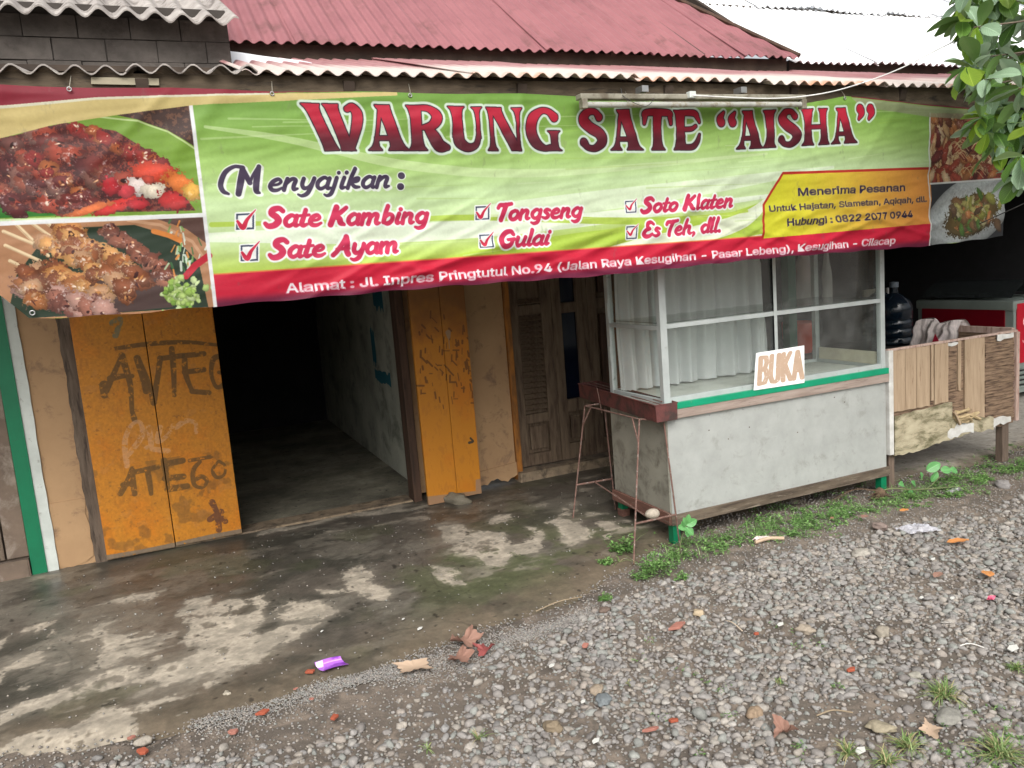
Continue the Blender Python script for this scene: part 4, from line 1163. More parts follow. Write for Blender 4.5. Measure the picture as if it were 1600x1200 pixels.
# ================================================================== BANNER
BY_ = 3.40
bc = Canvas(-1.25, 4.85, 1.44, 2.46, 520, lambda px, py: PY(px, py, BY_)[[0, 2]])
BH, BW = bc.h, bc.w
cp = bc.p
def poly(pts, col, k=1.0):
    m = bc.fill_poly([cp(*p) for p in pts]); bc.blend(m, col, k); return m
def line(pts, r, col, k=1.0):
    m = bc.fill_stroke([cp(*p) for p in pts], [r] * len(pts)); bc.blend(m, col, k); return m
zz_ = bc.yy / bc.k + bc.z0; xx_ = bc.xx / bc.k + bc.x0
# green ground with pale wash and leaf-like swooshes
gcol = np.zeros((BH, BW, 3), np.float32)
stops = [(1.50, (164, 198, 50)), (1.68, (178, 208, 68)), (1.80, (200, 228, 158)), (1.95, (196, 226, 162)), (2.08, (164, 204, 106)), (2.2, (132, 178, 70)), (2.4, (106, 156, 54))]
zw = zz_ + .035 * np.sin(xx_ * 1.3 + .5) + .03 * (vnoise(BH, BW, 260, 101, 3, asp=3) - .5)
for c in range(3): gcol[..., c] = np.interp(zw, [s_[0] for s_ in stops], [s_[1][c] for s_ in stops]) / 255
bc.a[:] = gcol
def swoosh(pts, r, col, k):
    sp = spline([(x, y, rr_) for (x, y), rr_ in zip(pts, r)], 12)
    m = bc.fill_stroke([cp(p[0], p[1]) for p in sp], [max(.3, p[2]) for p in sp]); bc.blend(m, col, k)
swoosh([(320, 372), (600, 366), (900, 345), (1250, 300)], [9, 20, 17, 3], (232, 244, 222), .85)
swoosh([(330, 352), (560, 346), (760, 340), (1000, 345), (1220, 330)], [5, 4, 7, 8, 2], (176, 208, 62), .9)
swoosh([(760, 330), (900, 318), (1100, 292), (1300, 262)], [14, 24, 20, 4], (228, 243, 214), .7)
swoosh([(700, 405), (900, 375), (1100, 350), (1240, 300)], [6, 16, 12, 2], (174, 208, 58), .85)
swoosh([(860, 415), (1000, 385), (1150, 350), (1215, 300)], [4, 18, 22, 3], (238, 244, 236), .8)
swoosh([(1020, 410), (1120, 390), (1190, 372)], [8, 16, 10], (236, 240, 236), .8)
swoosh([(900, 372), (1010, 352), (1170, 330)], [2, 7, 3], (182, 212, 70), .9)
swoosh([(320, 200), (450, 220), (640, 260), (860, 270), (1200, 240)], [3, 7, 10, 9, 3], (214, 234, 180), .5)
for k_ in range(60):   # fine brushed streaks
    z = random.uniform(1.55, 2.3); x = random.uniform(.2, 4.2); l_ = random.uniform(.2, .8)
    a0 = ((x - bc.x0) * bc.k, (z - bc.z0) * bc.k)
    m = bc.fill_stroke([a0, (a0[0] + l_ * bc.k, a0[1] + random.uniform(-8, 14))], [random.uniform(.6, 2.2), .3]); bc.blend(m, random.choice([(228, 242, 200), (158, 196, 70)]), .28)
# red address band
RB = [(325, 430), (700, 404), (1100, 376), (1460, 348), (1460, 400), (1100, 425), (700, 462), (325, 492)]
rm = poly(RB, (216, 20, 52))
bot = bc.fill_poly([cp(*p) for p in [(325, 466), (700, 436), (1100, 404), (1460, 374), (1460, 420), (1100, 440), (700, 470), (325, 500)]])
dist = np.zeros_like(rm)
zb0 = np.interp(bc.xx[0], [cp(325, 478)[0], cp(700, 448)[0], cp(1100, 412)[0], cp(1460, 382)[0]], [cp(325, 478)[1], cp(700, 448)[1], cp(1100, 412)[1], cp(1460, 382)[1]])
gr_ = 1 - sstep(0, 22, bc.yy - zb0[None])
bc.blend(rm * gr_, (98, 26, 60), .85)
line([(325, 430), (700, 404), (1100, 376), (1460, 348)], 1.6, (238, 120, 60), .8)
# yellow order box
YBp = [(1192, 373), (1194, 320), (1222, 272), (1450, 265), (1450, 350)]
ym = bc.fill_poly([cp(*p) for p in YBp])
yc = np.zeros((BH, BW, 3), np.float32)
tx = sstep(cp(1190, 330)[0], cp(1460, 330)[0], bc.xx)[..., None]
yc[:] = np.array([214, 212, 32]) / 255 * (1 - tx) + np.array([238, 150, 60]) / 255 * tx
bc.a += (yc - bc.a) * ym[..., None]
line([(1193, 373), (1195, 320), (1223, 271), (1450, 264)], 3.4, (196, 40, 30))
# --- food pictures
nzf = vnoise(BH, BW, 9, 201, 4, .8); nzc = vnoise(BH, BW, 5, 202, 3, .8)
rq = random.Random(17)
def blobs(seq, clip):
    for (px, py, rx, ry, ang, col, spec) in seq:
        c = cp(px, py); kx = cp(px + 1, py)[0] - c[0]; ky = c[1] - cp(px, py + 1)[1]
        bc.blob(c[0], c[1], rx * kx, ry * ky, -ang, col, 0, shade=.62, spec=spec, clip=clip, nz=nzf)
P1_ = [(-90, 150), (297, 160), (318, 334), (-90, 345)]
c1 = poly(P1_, (118, 160, 48))
m = bc.fill_poly([cp(*p) for p in [(180, 180), (300, 160), (306, 232), (262, 205), (215, 188)]]); bc.blend(m, (70, 48, 42)); bc.blend(m * sstep(.5, .6, nzf), (118, 78, 58), .8)
line([(150, 183), (215, 190), (262, 207), (304, 234)], 1.6, (196, 216, 150), .8)
m = bc.fill_poly([cp(*p) for p in [(-90, 290), (60, 300), (120, 336), (-90, 345)]]); bc.blend(m * c1, (36, 120, 34), .9)
m = bc.fill_poly([cp(*p) for p in [(-90, 235), (20, 212), (100, 192), (180, 205), (250, 248), (258, 268), (305, 330), (60, 334), (-90, 300)]]); bc.blend(m * c1, (84, 34, 32), 1); bc.blend(m * c1 * sstep(.5, .6, nzc), (150, 70, 52), .7)
sq = []
def skewer(x0, y0, x1, y1, wd, n, cols, spec=.7):
    for i in range(n):
        t = (i + .5) / n
        for q in range(3):
            sq.append((x0 + (x1 - x0) * t + rq.uniform(-5, 5), y0 + (y1 - y0) * t + rq.uniform(-wd * .35, wd * .35), wd * rq.uniform(.7, 1.15), wd * rq.uniform(.5, .8), rq.uniform(-.4, 1.2), rq.choice(cols), spec))
        for q in range(7):
            sq.append((x0 + (x1 - x0) * t + rq.uniform(-7, 7), y0 + (y1 - y0) * t + rq.uniform(-wd * .5, wd * .5), wd * rq.uniform(.10, .34), wd * rq.uniform(.05, .15), rq.uniform(-1.4, 1.4), rq.choice(cols + [(240, 206, 176), (232, 170, 120), (56, 24, 22), (70, 30, 28)]), spec))
dk = [(124, 46, 40), (96, 34, 34), (150, 74, 54), (116, 66, 58), (172, 66, 46), (134, 84, 72)]
skewer(-80, 230, 30, 330, 22, 6, dk); skewer(-40, 225, 90, 320, 24, 6, dk); skewer(10, 222, 120, 330, 20, 5, dk)
skewer(50, 206, 200, 300, 26, 8, dk); skewer(110, 196, 255, 262, 16, 7, [(160, 40, 34), (128, 34, 30), (176, 84, 40)]); skewer(40, 240, 160, 332, 16, 5, [(176, 92, 46), (150, 40, 36), (120, 44, 40)])
blobs(sq, c1)
sq = [(240, 272, 40, 17, .15, (226, 62, 34), .3), (285, 290, 30, 16, .5, (236, 120, 44), .3), (180, 322, 46, 10, -.35, (222, 40, 34), .5), (140, 328, 40, 7, -.3, (232, 110, 50), .4), (215, 292, 18, 14, 0, (232, 214, 206), .5), (240, 300, 20, 13, .3, (240, 226, 200), .6), (196, 300, 14, 12, 0, (220, 60, 70), .8), (270, 315, 26, 14, .2, (208, 40, 40), .5), (232, 282, 10, 7, .3, (196, 60, 40), .9), (300, 300, 14, 16, .2, (240, 180, 70), .4), (172, 292, 15, 14, 0, (204, 34, 44), .9), (215, 320, 20, 9, .1, (198, 30, 40), .6)]
blobs(sq, c1)
P2_ = [(-70, 352), (320, 337), (336, 480), (180, 494), (45, 499), (-60, 499)]
c2 = poly(P2_, (178, 124, 84))
m = bc.fill_poly([cp(*p) for p in [(10, 500), (25, 430), (60, 385), (130, 356), (210, 352), (270, 370), (310, 410), (325, 480)]]); bc.blend(m * c2, (30, 52, 36), .95)
m = bc.fill_poly([cp(*p) for p in [(230, 338), (322, 336), (328, 385), (290, 358)]]); bc.blend(m * c2, (84, 58, 54), .9)
line([(200, 345), (250, 352), (300, 378), (322, 410)], 3, (210, 160, 120), .8)
m = bc.fill_poly([cp(*p) for p in [(150, 440), (260, 420), (270, 480), (170, 490)]]); bc.blend(m * c2, (82, 58, 56), .9)
for a_, b_ in (((20, 346), (75, 400)), ((5, 362), (60, 385)), ((8, 384), (62, 408)), ((15, 408), (50, 425)), ((45, 346), (85, 375)), ((70, 346), (98, 370)), ((96, 345), (120, 368))):
    line([a_, b_], 3.2, (232, 206, 160)); line([(a_[0], a_[1] + 2), (b_[0], b_[1] + 2)], 1.0, (170, 130, 90), .6)
sq = []
lt = [(204, 132, 66), (178, 104, 52), (222, 158, 88), (160, 88, 48), (196, 146, 104), (140, 74, 42)]
skewer(90, 355, 225, 440, 24, 9, lt, .9); skewer(60, 385, 150, 405, 20, 4, lt, .9); skewer(165, 355, 270, 440, 17, 7, [(150, 84, 62), (176, 110, 84), (128, 70, 54)], .9); skewer(60, 420, 160, 470, 28, 7, lt, .9); skewer(110, 398, 205, 462, 20, 6, lt, .9); skewer(30, 450, 170, 492, 24, 8, [(168, 104, 84), (190, 140, 124), (140, 80, 66)], .9); skewer(40, 425, 60, 480, 20, 3, lt, .9)
blobs(sq, c2)
for i in range(46):
    x, y = rq.gauss(285, 14), rq.gauss(385, 20)
    a_ = rq.uniform(1.0, 2.2); l_ = rq.uniform(6, 14)
    m = bc.fill_stroke([cp(x, y), cp(x + l_ * math.cos(a_), y + l_ * math.sin(a_))], [rq.uniform(1, 2.4)] * 2); bc.blend(m * c2, rq.choice([(216, 228, 210), (120, 168, 84), (232, 140, 60), (176, 204, 160), (60, 110, 60)]), .9)
line([(240, 362), (262, 368), (280, 376)], 5, (226, 130, 50)); line([(290, 432), (305, 415), (326, 400)], 6.5, (200, 26, 46)); 
gq = [(rq.gauss(285, 15), rq.gauss(458, 11), rq.uniform(4, 8), rq.uniform(3, 6), rq.uniform(0, 3), rq.choice([(150, 190, 76), (176, 206, 110), (120, 164, 56), (196, 220, 150)]), .5) for _ in range(90)]
blobs(gq, c2)
line([(-60, 352), (318, 337)], 4.2, (226, 228, 228))
line([(297, 162), (318, 330), (336, 480)], 3.6, (226, 228, 228))
# right pictures
P3_ = [(1450, 178), (1575, 178), (1575, 280), (1450, 290)]
c3 = poly(P3_, (150, 96, 60))
sq = [(rq.uniform(1450, 1575), rq.uniform(180, 285), rq.uniform(7, 20), rq.uniform(4, 9), rq.uniform(0, 3), rq.choice([(172, 70, 52), (196, 120, 66), (150, 84, 60), (206, 160, 108), (120, 50, 46), (220, 184, 140)]), .5) for _ in range(130)]
blobs(sq, c3)
for i in range(40):
    x, y = rq.uniform(1480, 1570), rq.uniform(205, 280)
    m = bc.fill_stroke([cp(x + q * 5, y - 10 * math.sin(q * .8)) for q in range(5)], [1.6] * 5); bc.blend(m * c3, (226, 200, 140), .7)
P4_ = [(1450, 288), (1575, 280), (1575, 370), (1450, 384)]
c4 = poly(P4_, (54, 56, 60))
blobs([(1512, 334, 66, 52, -.25, (206, 214, 214), 0)], c4); blobs([(1516, 336, 45, 33, -.25, (132, 108, 60), .3)], c4)
sq = [(rq.gauss(1518, 17), rq.gauss(332, 11), rq.uniform(5, 12), rq.uniform(4, 8), rq.uniform(0, 3), rq.choice([(206, 196, 110), (170, 170, 76), (150, 110, 70), (216, 206, 150), (120, 92, 66), (220, 140, 80), (96, 140, 60)]), .5) for _ in range(90)]
blobs(sq, c4)
line([(1450, 178), (1447, 285), (1450, 386)], 2.6, (224, 226, 224)); line([(1450, 288), (1575, 279)], 2.6, (224, 226, 224))
# top bands
poly([(-120, 205), (0, 165), (150, 152), (420, 147), (620, 144), (620, 150), (300, 166), (180, 181), (80, 196), (0, 216), (-120, 262)], (206, 184, 112))
poly([(-120, 176), (0, 163), (150, 152), (420, 145), (420, 149), (150, 157), (0, 170), (-120, 188)], (214, 216, 196), .8)
poly([(-130, 80), (430, 80), (560, 143), (420, 146), (150, 153), (0, 165), (-130, 180)], (142, 22, 42))
poly([(1330, 100), (1600, 100), (1600, 177), (1450, 166), (1330, 152)], (120, 24, 46))
poly([(1330, 153), (1450, 167), (1580, 178), (1580, 190), (1450, 184), (1340, 168)], (148, 152, 118), .8)
# --- lettering
def lettered(m, fill, halo, r, edge=None, er=0, off=(0, 0), hk=1.0):
    h = bc.grow(m, r + er)
    if off != (0, 0): h = np.maximum(h, np.roll(np.roll(h, off[0], 1), off[1], 0))
    bc.blend(h, halo, hk)
    if edge is not None: bc.blend(bc.grow(m, er), edge)
    f = fill if callable(fill) else None
    if f is None: bc.blend(m, fill)
    else:
        bc.a += (f() - bc.a) * m[..., None]
zt0, zt1 = cp(600, 238)[1], cp(600, 163)[1]
def titlefill():
    t = sstep(.12, .72, (bc.yy - zt0) / (zt1 - zt0))[..., None]
    return (np.array([92, 24, 38]) / 255 * (1 - t) + np.array([200, 26, 54]) / 255 * t).astype(np.float32)
tm_ = glyph_text(bc, 'WARUNG', DISPLAY, (480, 237), (882, 235), (480, 163))
tm_ = np.maximum(tm_, glyph_text(bc, 'SATE', DISPLAY, (906, 235), (1102, 233), (906, 170)))
tm_ = np.maximum(tm_, glyph_text(bc, '(', DISPLAY, (1120, 232), (1160, 232), (1120, 173)))
tm_ = np.maximum(tm_, glyph_text(bc, 'AISHA', DISPLAY, (1150, 233), (1334, 224), (1150, 174)))
tm_ = np.maximum(tm_, glyph_text(bc, ')', DISPLAY, (1332, 226), (1368, 225), (1332, 165)))
lettered(tm_, titlefill, (206, 226, 206), 5.5, (44, 20, 36), 2.6)
DK = (66, 52, 78); PK = (218, 40, 84)
lettered(glyph_text(bc, 'M', SCRIPT, (346, 307), (413, 303), (346, 262), shear=.0, bold=.92), DK, (232, 240, 228), 2.4, off=(3, -3))
lettered(glyph_text(bc, 'enyajikan', SCRIPT, (417, 300), (608, 294), (417, 262), shear=.22, bold=1.02), DK, (232, 240, 228), 2.4, off=(3, -3))
lettered(glyph_text(bc, ':', SCRIPT, (615, 297), (638, 296), (615, 262), bold=1.0), DK, (232, 240, 228), 2.4)
for txt, A, B, T in (('Sate Kambing', (412, 356), (668, 349), (412, 325)), ('Sate Ayam', (419, 405), (622, 395), (419, 374)), ('Tongseng', (775, 345), (911, 339), (775, 318)), ('Gulai', (779, 387), (860, 382), (779, 361)), ('Soto Klaten', (1003, 333), (1148, 323), (1003, 309)), ('Es Teh, dll.', (1005, 371), (1130, 362), (1005, 347))):
    lettered(glyph_text(bc, txt, SCRIPT, A, B, T, shear=.16, bold=1.24, caph=.88), PK, (240, 246, 240), 4.6)
for (x0, y0, x1, y1) in ((368, 335, 396, 360), (375, 384, 402, 409), (743, 323, 765, 344), (749, 367, 770, 388), (979, 314, 996, 333), (980, 354, 997, 374)):
    m = bc.fill_poly([cp(x0, y0), cp(x1, y0 - 1), cp(x1, y1 - 1), cp(x0, y1)]); h = bc.grow(m, 3.5); bc.blend(h, (240, 246, 240))
    bc.blend(m, (62, 70, 96)); s_ = (x1 - x0) * .1
    m = bc.fill_poly([cp(x0 + s_, y0 + s_), cp(x1 - s_, y0 - 1 + s_), cp(x1 - s_, y1 - 1 - s_), cp(x0 + s_, y1 - s_)]); bc.blend(m, (236, 240, 238))
    w_ = x1 - x0
    ck = spline([(x0 + .08 * w_, y0 + .42 * w_, 2.4), (x0 + .38 * w_, y0 + .76 * w_, 4.6), (x0 + .62 * w_, y0 + .32 * w_, 3.0), (x0 + 1.08 * w_, y0 - .22 * w_, .8)], 6)
    pm_ = bc.fill_stroke([cp(p[0], p[1]) for p in ck], [p[2] * w_ / 25 for p in ck]); bc.blend(bc.grow(pm_, 2), (240, 246, 240)); bc.blend(pm_, (216, 30, 66))
bc.blend(plain_text(bc, 'Alamat : Jl. Inpres Pringtutul No.94 (Jalan Raya Kesugihan - Pasar Lebeng), Kesugihan - Cilacap', (447, 458), (1395, 381), (447, 438), grow=1.5), (244, 236, 240))
def boxtext(t, A, B, T, g_):
    m = plain_text(bc, t, A, B, T, grow=g_); bc.blend(bc.grow(m, 1.6), (240, 226, 150), .5); bc.blend(m, (40, 26, 66))
boxtext('Menerima Pesanan', (1247, 306), (1408, 299), (1247, 290), 1.7)
boxtext('Untuk Hajatan, Slametan, Aqiqah, dll.', (1203, 331), (1442, 316), (1203, 318), 1.35)
boxtext('Hubungi : 0822 2077 0944', (1230, 353), (1420, 340), (1230, 338), 1.7)
# faint road grime
bc.a *= (0.93 + .12 * vnoise(BH, BW, 120, 301, 4))[..., None]
bc.blend(sstep(.70, .8, vnoise(BH, BW, 40, 302, 5, .7, asp=.4)), (120, 120, 96), .22)
gy_ = bc.a.mean(2, keepdims=True); bc.a = (gy_ + (bc.a - gy_) * .86) * .86
bc.a *= (1 + (vnoise(BH, BW, 6, 305, 3, .8) - .5) * .07)[..., None]
m_banner = img_mat('printed_vinyl', bc.a, rough=.55, bump=.12, bscale=400, bdist=.0006, transl=.12, spec=.22)
# sheet geometry: sagging top hem, taut bottom hem, creases running from the tie points
topx = [cp(px, py) for px, py in ((-150, 130), (0, 132), (200, 137), (420, 142), (640, 145), (800, 146), (900, 148), (1000, 158), (1150, 161), (1250, 162), (1320, 150), (1400, 158), (1480, 166), (1568, 173))]
botx = [cp(px, py) for px, py in ((45, 498), (180, 492), (340, 478), (700, 447), (950, 430), (1200, 403), (1450, 384), (1568, 369))]
tX = [p[0] / bc.k + bc.x0 for p in topx]; tZ = [p[1] / bc.k + bc.z0 for p in topx]
bX = [p[0] / bc.k + bc.x0 for p in botx]; bZ = [p[1] / bc.k + bc.z0 for p in botx]
XR = PY(1568, 300, BY_)[0]
rcr = random.Random(9)
CRS = [(rcr.uniform(-1, 4.6), 2.36, rcr.uniform(-1.1, 1.1), rcr.uniform(.025, .06), rcr.uniform(.004, .010)) for _ in range(24)]
CRS += [(rcr.uniform(.5, 4.6), rcr.uniform(1.55, 1.75), rcr.uniform(1.8, 5.0) * rcr.choice((1, 1, 1, -1)), rcr.uniform(.012, .03), rcr.uniform(.004, .010)) for _ in range(56)]
def wrinkle(x, z):
    d = .018 * math.sin(x * 1.9 + .6) + .010 * mnoise.noise(Vector((x * 2.2, z * 2.5, 2)))
    d += .009 * mnoise.noise(Vector((x * 2.6 + z * 3, z * 11 - x * 1.5, 7)))
    d += .0028 * mnoise.noise(Vector((x * 7, z * 38 - x * 5, 11)))
    for (cx, cz, s_, w_, a_) in CRS:
        if abs(s_) < 1.5:     # hanging folds from the ties
            u = (x - cx) - s_ * (cz - z); along = math.exp(-((cz - z) / .38) ** 2)
        else:                 # diagonal pulls
            u = (z - cz) - (x - cx) / s_; along = math.exp(-((x - cx) / .42) ** 2)
        if abs(u) < w_ * 3: d += a_ * along * math.exp(-(u / w_) ** 2) * (1 if a_ > .005 else -1)
    return d
ban = MB()
def bfun(u, v):
    # slanted left edge, straight right edge
    xt = -1.15 + (XR + 1.15) * u; xb_ = bX[0] + (XR - bX[0]) * u
    x = xb_ + (xt - xb_) * v ** 1.0 if u < .5 else xb_ * (1 - v) + xt * v
    zb1 = np.interp(x, bX, bZ) + .003 * math.sin(x * 23); zt1_ = np.interp(x, tX, tZ) + .003 * math.sin(x * 9)
    z = zb1 + (zt1_ - zb1) * v
    y = BY_ - wrinkle(x, z) * min(1, .35 + 2 * min(v, 1 - v) + .3)
    if v > .97: y += .008 * (v - .97) / .03
    return (x, y, z)
ban.grid(bfun, 620, 120)
# left edge follows the photograph: drop from the top tie to the low corner
bo = thing('banner', 'long green printed vinyl banner reading WARUNG SATE AISHA under the eave', 'banner', (1.7, BY_, 1.9))
ban.build('printed_sheet', m_banner, bo, smooth=True, fix=False, uv=lambda co: np.stack([(co[:, 0] - bc.x0) * bc.k / BW, (co[:, 2] - bc.z0) * bc.k / BH], 1))
m_steel = pm('dull_steel', (.42, .42, .42), (.34, .34, .34), rough=.4, metal=.8, bump=.05)
m_rope = pm('grey_cord', lin((150, 144, 130)), rough=.9)
def ring(c, R, r, mat, name, parent, ax='y'):
    q = MB(); pts = []
    for i in range(17):
        a = 2 * math.pi * i / 16
        pts.append((c[0] + R * math.cos(a), c[1], c[2] + R * math.sin(a)) if ax == 'y' else (c[0] + R * math.cos(a), c[1] + R * math.sin(a), c[2]))
    q.tube(pts, r, 6, cap=False); return q.build(name, mat, parent, smooth=True)
e_ = PY(42, 493, BY_); ring((e_[0] + .02, BY_ - .012, e_[2] + .008), .008, .0025, m_steel, 'eyelet', bo)
for px in (110, 425, 640, 980, 1318, 1545):
    x = PY(px, 150, BY_)[0]; z = float(np.interp(x, tX, tZ)) - .012
    ring((x, BY_ - .010, z), .007, .002, m_steel, 'eyelet', bo)
    q = MB(); q.tube([(x, BY_ - .012, z), (x + .004, BY_, z + .02), (x + .01, BY_ + .03, z + .055)], .0015, 5); q.build('cord', m_rope, bo)

# ================================================================== LAMP FIXTURE AND WIRES
m_lampw = pm('dusty_enamel', lin((146, 142, 128)), lin((118, 114, 100)), scale=12, rough=.5, bump=.2, dirt=(lin((96, 88, 74)), .4, 12))
m_tube = pm('unlit_tube', (.42, .42, .38), (.3, .3, .27), rough=.2, dirt=(lin((130, 120, 100)), .35, 20))
LYY = 3.335
la = PY(905, 156, LYY); lb = PY(1257, 158, LYY)
fx = thing('strip_light', 'dusty unlit fluorescent strip light hanging across the top of the banner', 'light', (la[0], LYY, la[2]))
q = MB(); q.bar((la[0], LYY + .01, la[2] + .014), (lb[0], LYY + .01, lb[2] + .018), .05, .024, bev=.005); q.build('housing', m_lampw, fx)
q = MB(); q.tube([(la[0] + .03, LYY - .005, la[2] - .022), (lb[0] - .03, LYY - .005, lb[2] - .018)], .0135, 12); q.build('lamp_tube', m_tube, fx, smooth=40)
for x in (la[0] + .018, lb[0] - .018):
    zc = la[2] + (lb[2] - la[2]) * (x - la[0]) / (lb[0] - la[0])
    q = MB(); q.box((x - .014, LYY - .022, zc - .040), (x + .014, LYY + .014, zc + .005), bev=.004); q.build('lamp_holder', m_lampw, fx)
for dx in (.33, .9):
    q = MB(); q.box((la[0] + dx, LYY - .008, la[2] + .037), (la[0] + dx + .035, LYY + .05, la[2] + .065)); q.build('bracket', m_steel, fx)
q = MB(); q.box((PY(1078, 150, 3.3)[0], 3.3, 2.315), (PY(1088, 150, 3.3)[0], 3.33, 2.345), bev=.004); q.build('starter', m_white, fx)
def wire(name, pts, r, mat, label):
    sp = spline([tuple(p) for p in pts], 8)
    q = MB(); q.tube(sp, r, 6); o = q.build(name, mat, smooth=True, fix=False); return tag(o, label, name.replace('_', ' '))
m_wirew = pm('white_wire', (.72, .72, .70), rough=.5); m_wireb = pm('dark_wire', (.04, .04, .04), rough=.6)
wire('power_wire', [PY(1082, 149, 3.30), PY(1140, 152, 3.26), PY(1200, 154, 3.22), PY(1260, 150, 3.15), PY(1320, 138, 3.1), PY(1400, 110, 3.0), PY(1480, 70, 2.95), PY(1560, 35, 2.9), PY(1680, -30, 2.8)], .0032, m_wirew, 'thin white wire swooping from the strip light up into the leafy tree')
wire('dark_wire', [PY(970, 138, 3.36), PY(976, 152, 3.31), PY(1006, 166, 3.30), PY(1020, 157, 3.30), PY(1022, 146, 3.37)], .0016, m_wireb, 'thin dark loop of wire dangling over the strip light')
wire('dark_wire', [PY(1380, 390, 3.5), PY(1450, 385, 3.4), PY(1530, 350, 3.1), PY(1600, 318, 2.9), PY(1660, 290, 2.8)][2:], .003, m_wireb, 'thin dark cable crossing behind the lowest leaves at the right edge')

# ================================================================== GLASS DISPLAY CABINET
m_alu = pm('pale_aluminium', lin((186, 192, 190)), lin((168, 174, 172)), scale=8, rough=.42, metal=.25, bump=.05, dirt=(lin((120, 120, 112)), .15, 20))
m_greypanel = pm('grey_zinc_panel', lin((170, 173, 169)), lin((156, 159, 155)), scale=7, rough=.55, metal=.15, bump=.3, bscale=45, dirt=(lin((146, 148, 142)), .3, 9))
m_greendge = pm('green_edge_tape', lin((14, 142, 104)), lin((10, 128, 92)), scale=8, rough=.5, dirt=(lin((120, 150, 130)), .08, 30))
m_batten = pm('pale_pinkish_batten', lin((158, 144, 134)), lin((132, 116, 106)), scale=6, stretch=(.6, 6, 6), rough=.85, bump=.45, dirt=(lin((104, 86, 76)), .25, 12))
m_trimdark = pm('rotten_brown_batten', lin((104, 92, 78)), lin((66, 56, 47)), scale=7, stretch=(.7, 5, 5), rough=.9, bump=.6, dirt=(lin((128, 118, 104)), .3, 10))
m_trimred = pm('reddish_brown_batten', lin((110, 76, 64)), lin((86, 60, 52)), scale=7, stretch=(5, .7, 5), rough=.85, bump=.4, dirt=(lin((132, 118, 104)), .25, 10))
m_innerwhite = pm('white_counter_board', lin((204, 206, 198)), lin((186, 188, 180)), scale=5, rough=.5, bump=.08, dirt=(lin((150, 148, 136)), .2, 10))
m_glass = glass_mat('cabinet_glass', (.955, .975, .965), 1.3)
m_glassedge = pm('glass_shelf_edge', lin((150, 172, 160)), rough=.3)
CX0, CX1, CY0, CY1 = 2.43, 4.04, 3.66, 4.20
CZB, CZT, CG, CTOP = .160, .705, .79, 1.66
cb = thing('display_cabinet', 'aluminium and glass food display cabinet on a grey metal base with a green edge', 'display cabinet', ((CX0 + CX1) / 2, CY0, 0))
q = MB(); q.box((CX0 + .002, CY0, CZB), (CX1, CY0 + .012, CZT), bev=.001)
q.build('front_panel', m_greypanel, cb)
m_sidepanel = pm('grimy_grey_side_panel', lin((140, 138, 126)), lin((120, 118, 108)), scale=4, rough=.6, bump=.25, dirt=(lin((98, 94, 84)), .4, 8))
q = MB(); q.box((CX0 - .01, CY0 + .0, CZB), (CX0 + .002, CY1 + .05, CZT)); q.build('side_panel', m_sidepanel, cb)
q = MB(); q.box((CX1 - .0, CY0 + .012, CZB), (CX1 + .01, CY1 + .05, CZT)); q.build('side_panel', m_sidepanel, cb)
q = MB(); q.box((CX0 + .002, CY1 + .04, CZB), (CX1, CY1 + .05, CZT)); q.build('back_panel', m_sidepanel, cb)
q = MB(); q.box((CX0 - .012, CY0 - .018, CZB - .052), (CX1 + .012, CY0 - .001, CZB + .004), bev=.003, jit=.0015); q.build('base_batten', m_trimdark, cb)
q = MB(); q.box((CX0 - .030, CY0 - .018, CZB - .045), (CX0 - .0125, CY1 + .06, CZB + .022), bev=.003); q.build('base_batten', m_trimred, cb)
q = MB(); q.box((CX0 - .012, CY0 + .0, CZB - .035), (CX1 + .012, CY1 + .05, CZB - .002)); q.build('floor_board', m_trimdark, cb)
q = MB(); q.box((CX0 - .02, CY0 - .020, CZT), (CX1 + .012, CY0 - .001, CZT + .052), bev=.002, jit=.0008); q.build('counter_batten', m_batten, cb)
q = MB(); q.box((CX0 - .02, CY0 - .024, CZT + .0525), (CX1 + .004, CY0 + .0, CG + .002), bev=.001); q.build('green_edge', m_greendge, cb)
q = MB(); q.box((CX0 - .02, CY0 + .001, CZT + .02), (CX1 + .004, CY1 + .05, CG - .002)); q.build('counter_top', m_innerwhite, cb)
for (x, y, m2, c2_) in ((CX0 + .0, CY0 - .005, m_green, 0), (CX1 - .052, CY0 - .005, m_green, 0), (CX0 - .0, CY1 - .0, m_green, 1), (CX1 - .052, CY1, m_green, 0)):
    q = MB(); q.box((x, y, .0 if not c2_ else .06), (x + .045, y + .045, CZB - .052)); L_ = q.build('leg', m2, cb)
    if c2_:
        q = MB(); q.box((x - .004, y - .004, .0), (x + .05, y + .05, .06), jit=.003); q.build('foot', m_trimred, cb)
P_ = .034
def abox(a, b, nm='frame_bar'):
    q = MB(); q.box(a, b, bev=.0015); return q.build(nm, m_alu, cb)
for (x, y) in ((CX0 - .012, CY0 - .002), (CX1 - P_, CY0 - .002), (CX0 - .012, CY1), (CX1 - P_, CY1)):
    w2 = P_ + (.008 if y < CY0 + .01 and x < 3 else 0)
    abox((x, y, CG), (x + w2, y + P_, CTOP - .001), 'post')
abox((CX0 + .0305, CY0 + .001, CG), (CX1 - P_ - .0005, CY0 + .029, CG + .030))           # bottom track
abox((CX0 + .0305, CY0 + .001, CTOP - .06), (CX1 - P_ - .0005, CY0 + .029, CTOP - .001))
abox((CX0 + .0305, CY0 - .001, 1.196), (CX1 - P_ - .0005, CY0 + .022, 1.220))            # shelf rail
abox((3.185, CY0 - .004, CG + .031), (3.206, CY0 + .0, CTOP - .06), 'mullion')
abox((CX0 - .010, CY0 + .034, 1.190), (CX0 + .012, CY1 - .001, 1.212))
abox((CX1 - .022, CY0 + .034, 1.190), (CX1 - .002, CY1 - .001, 1.212))
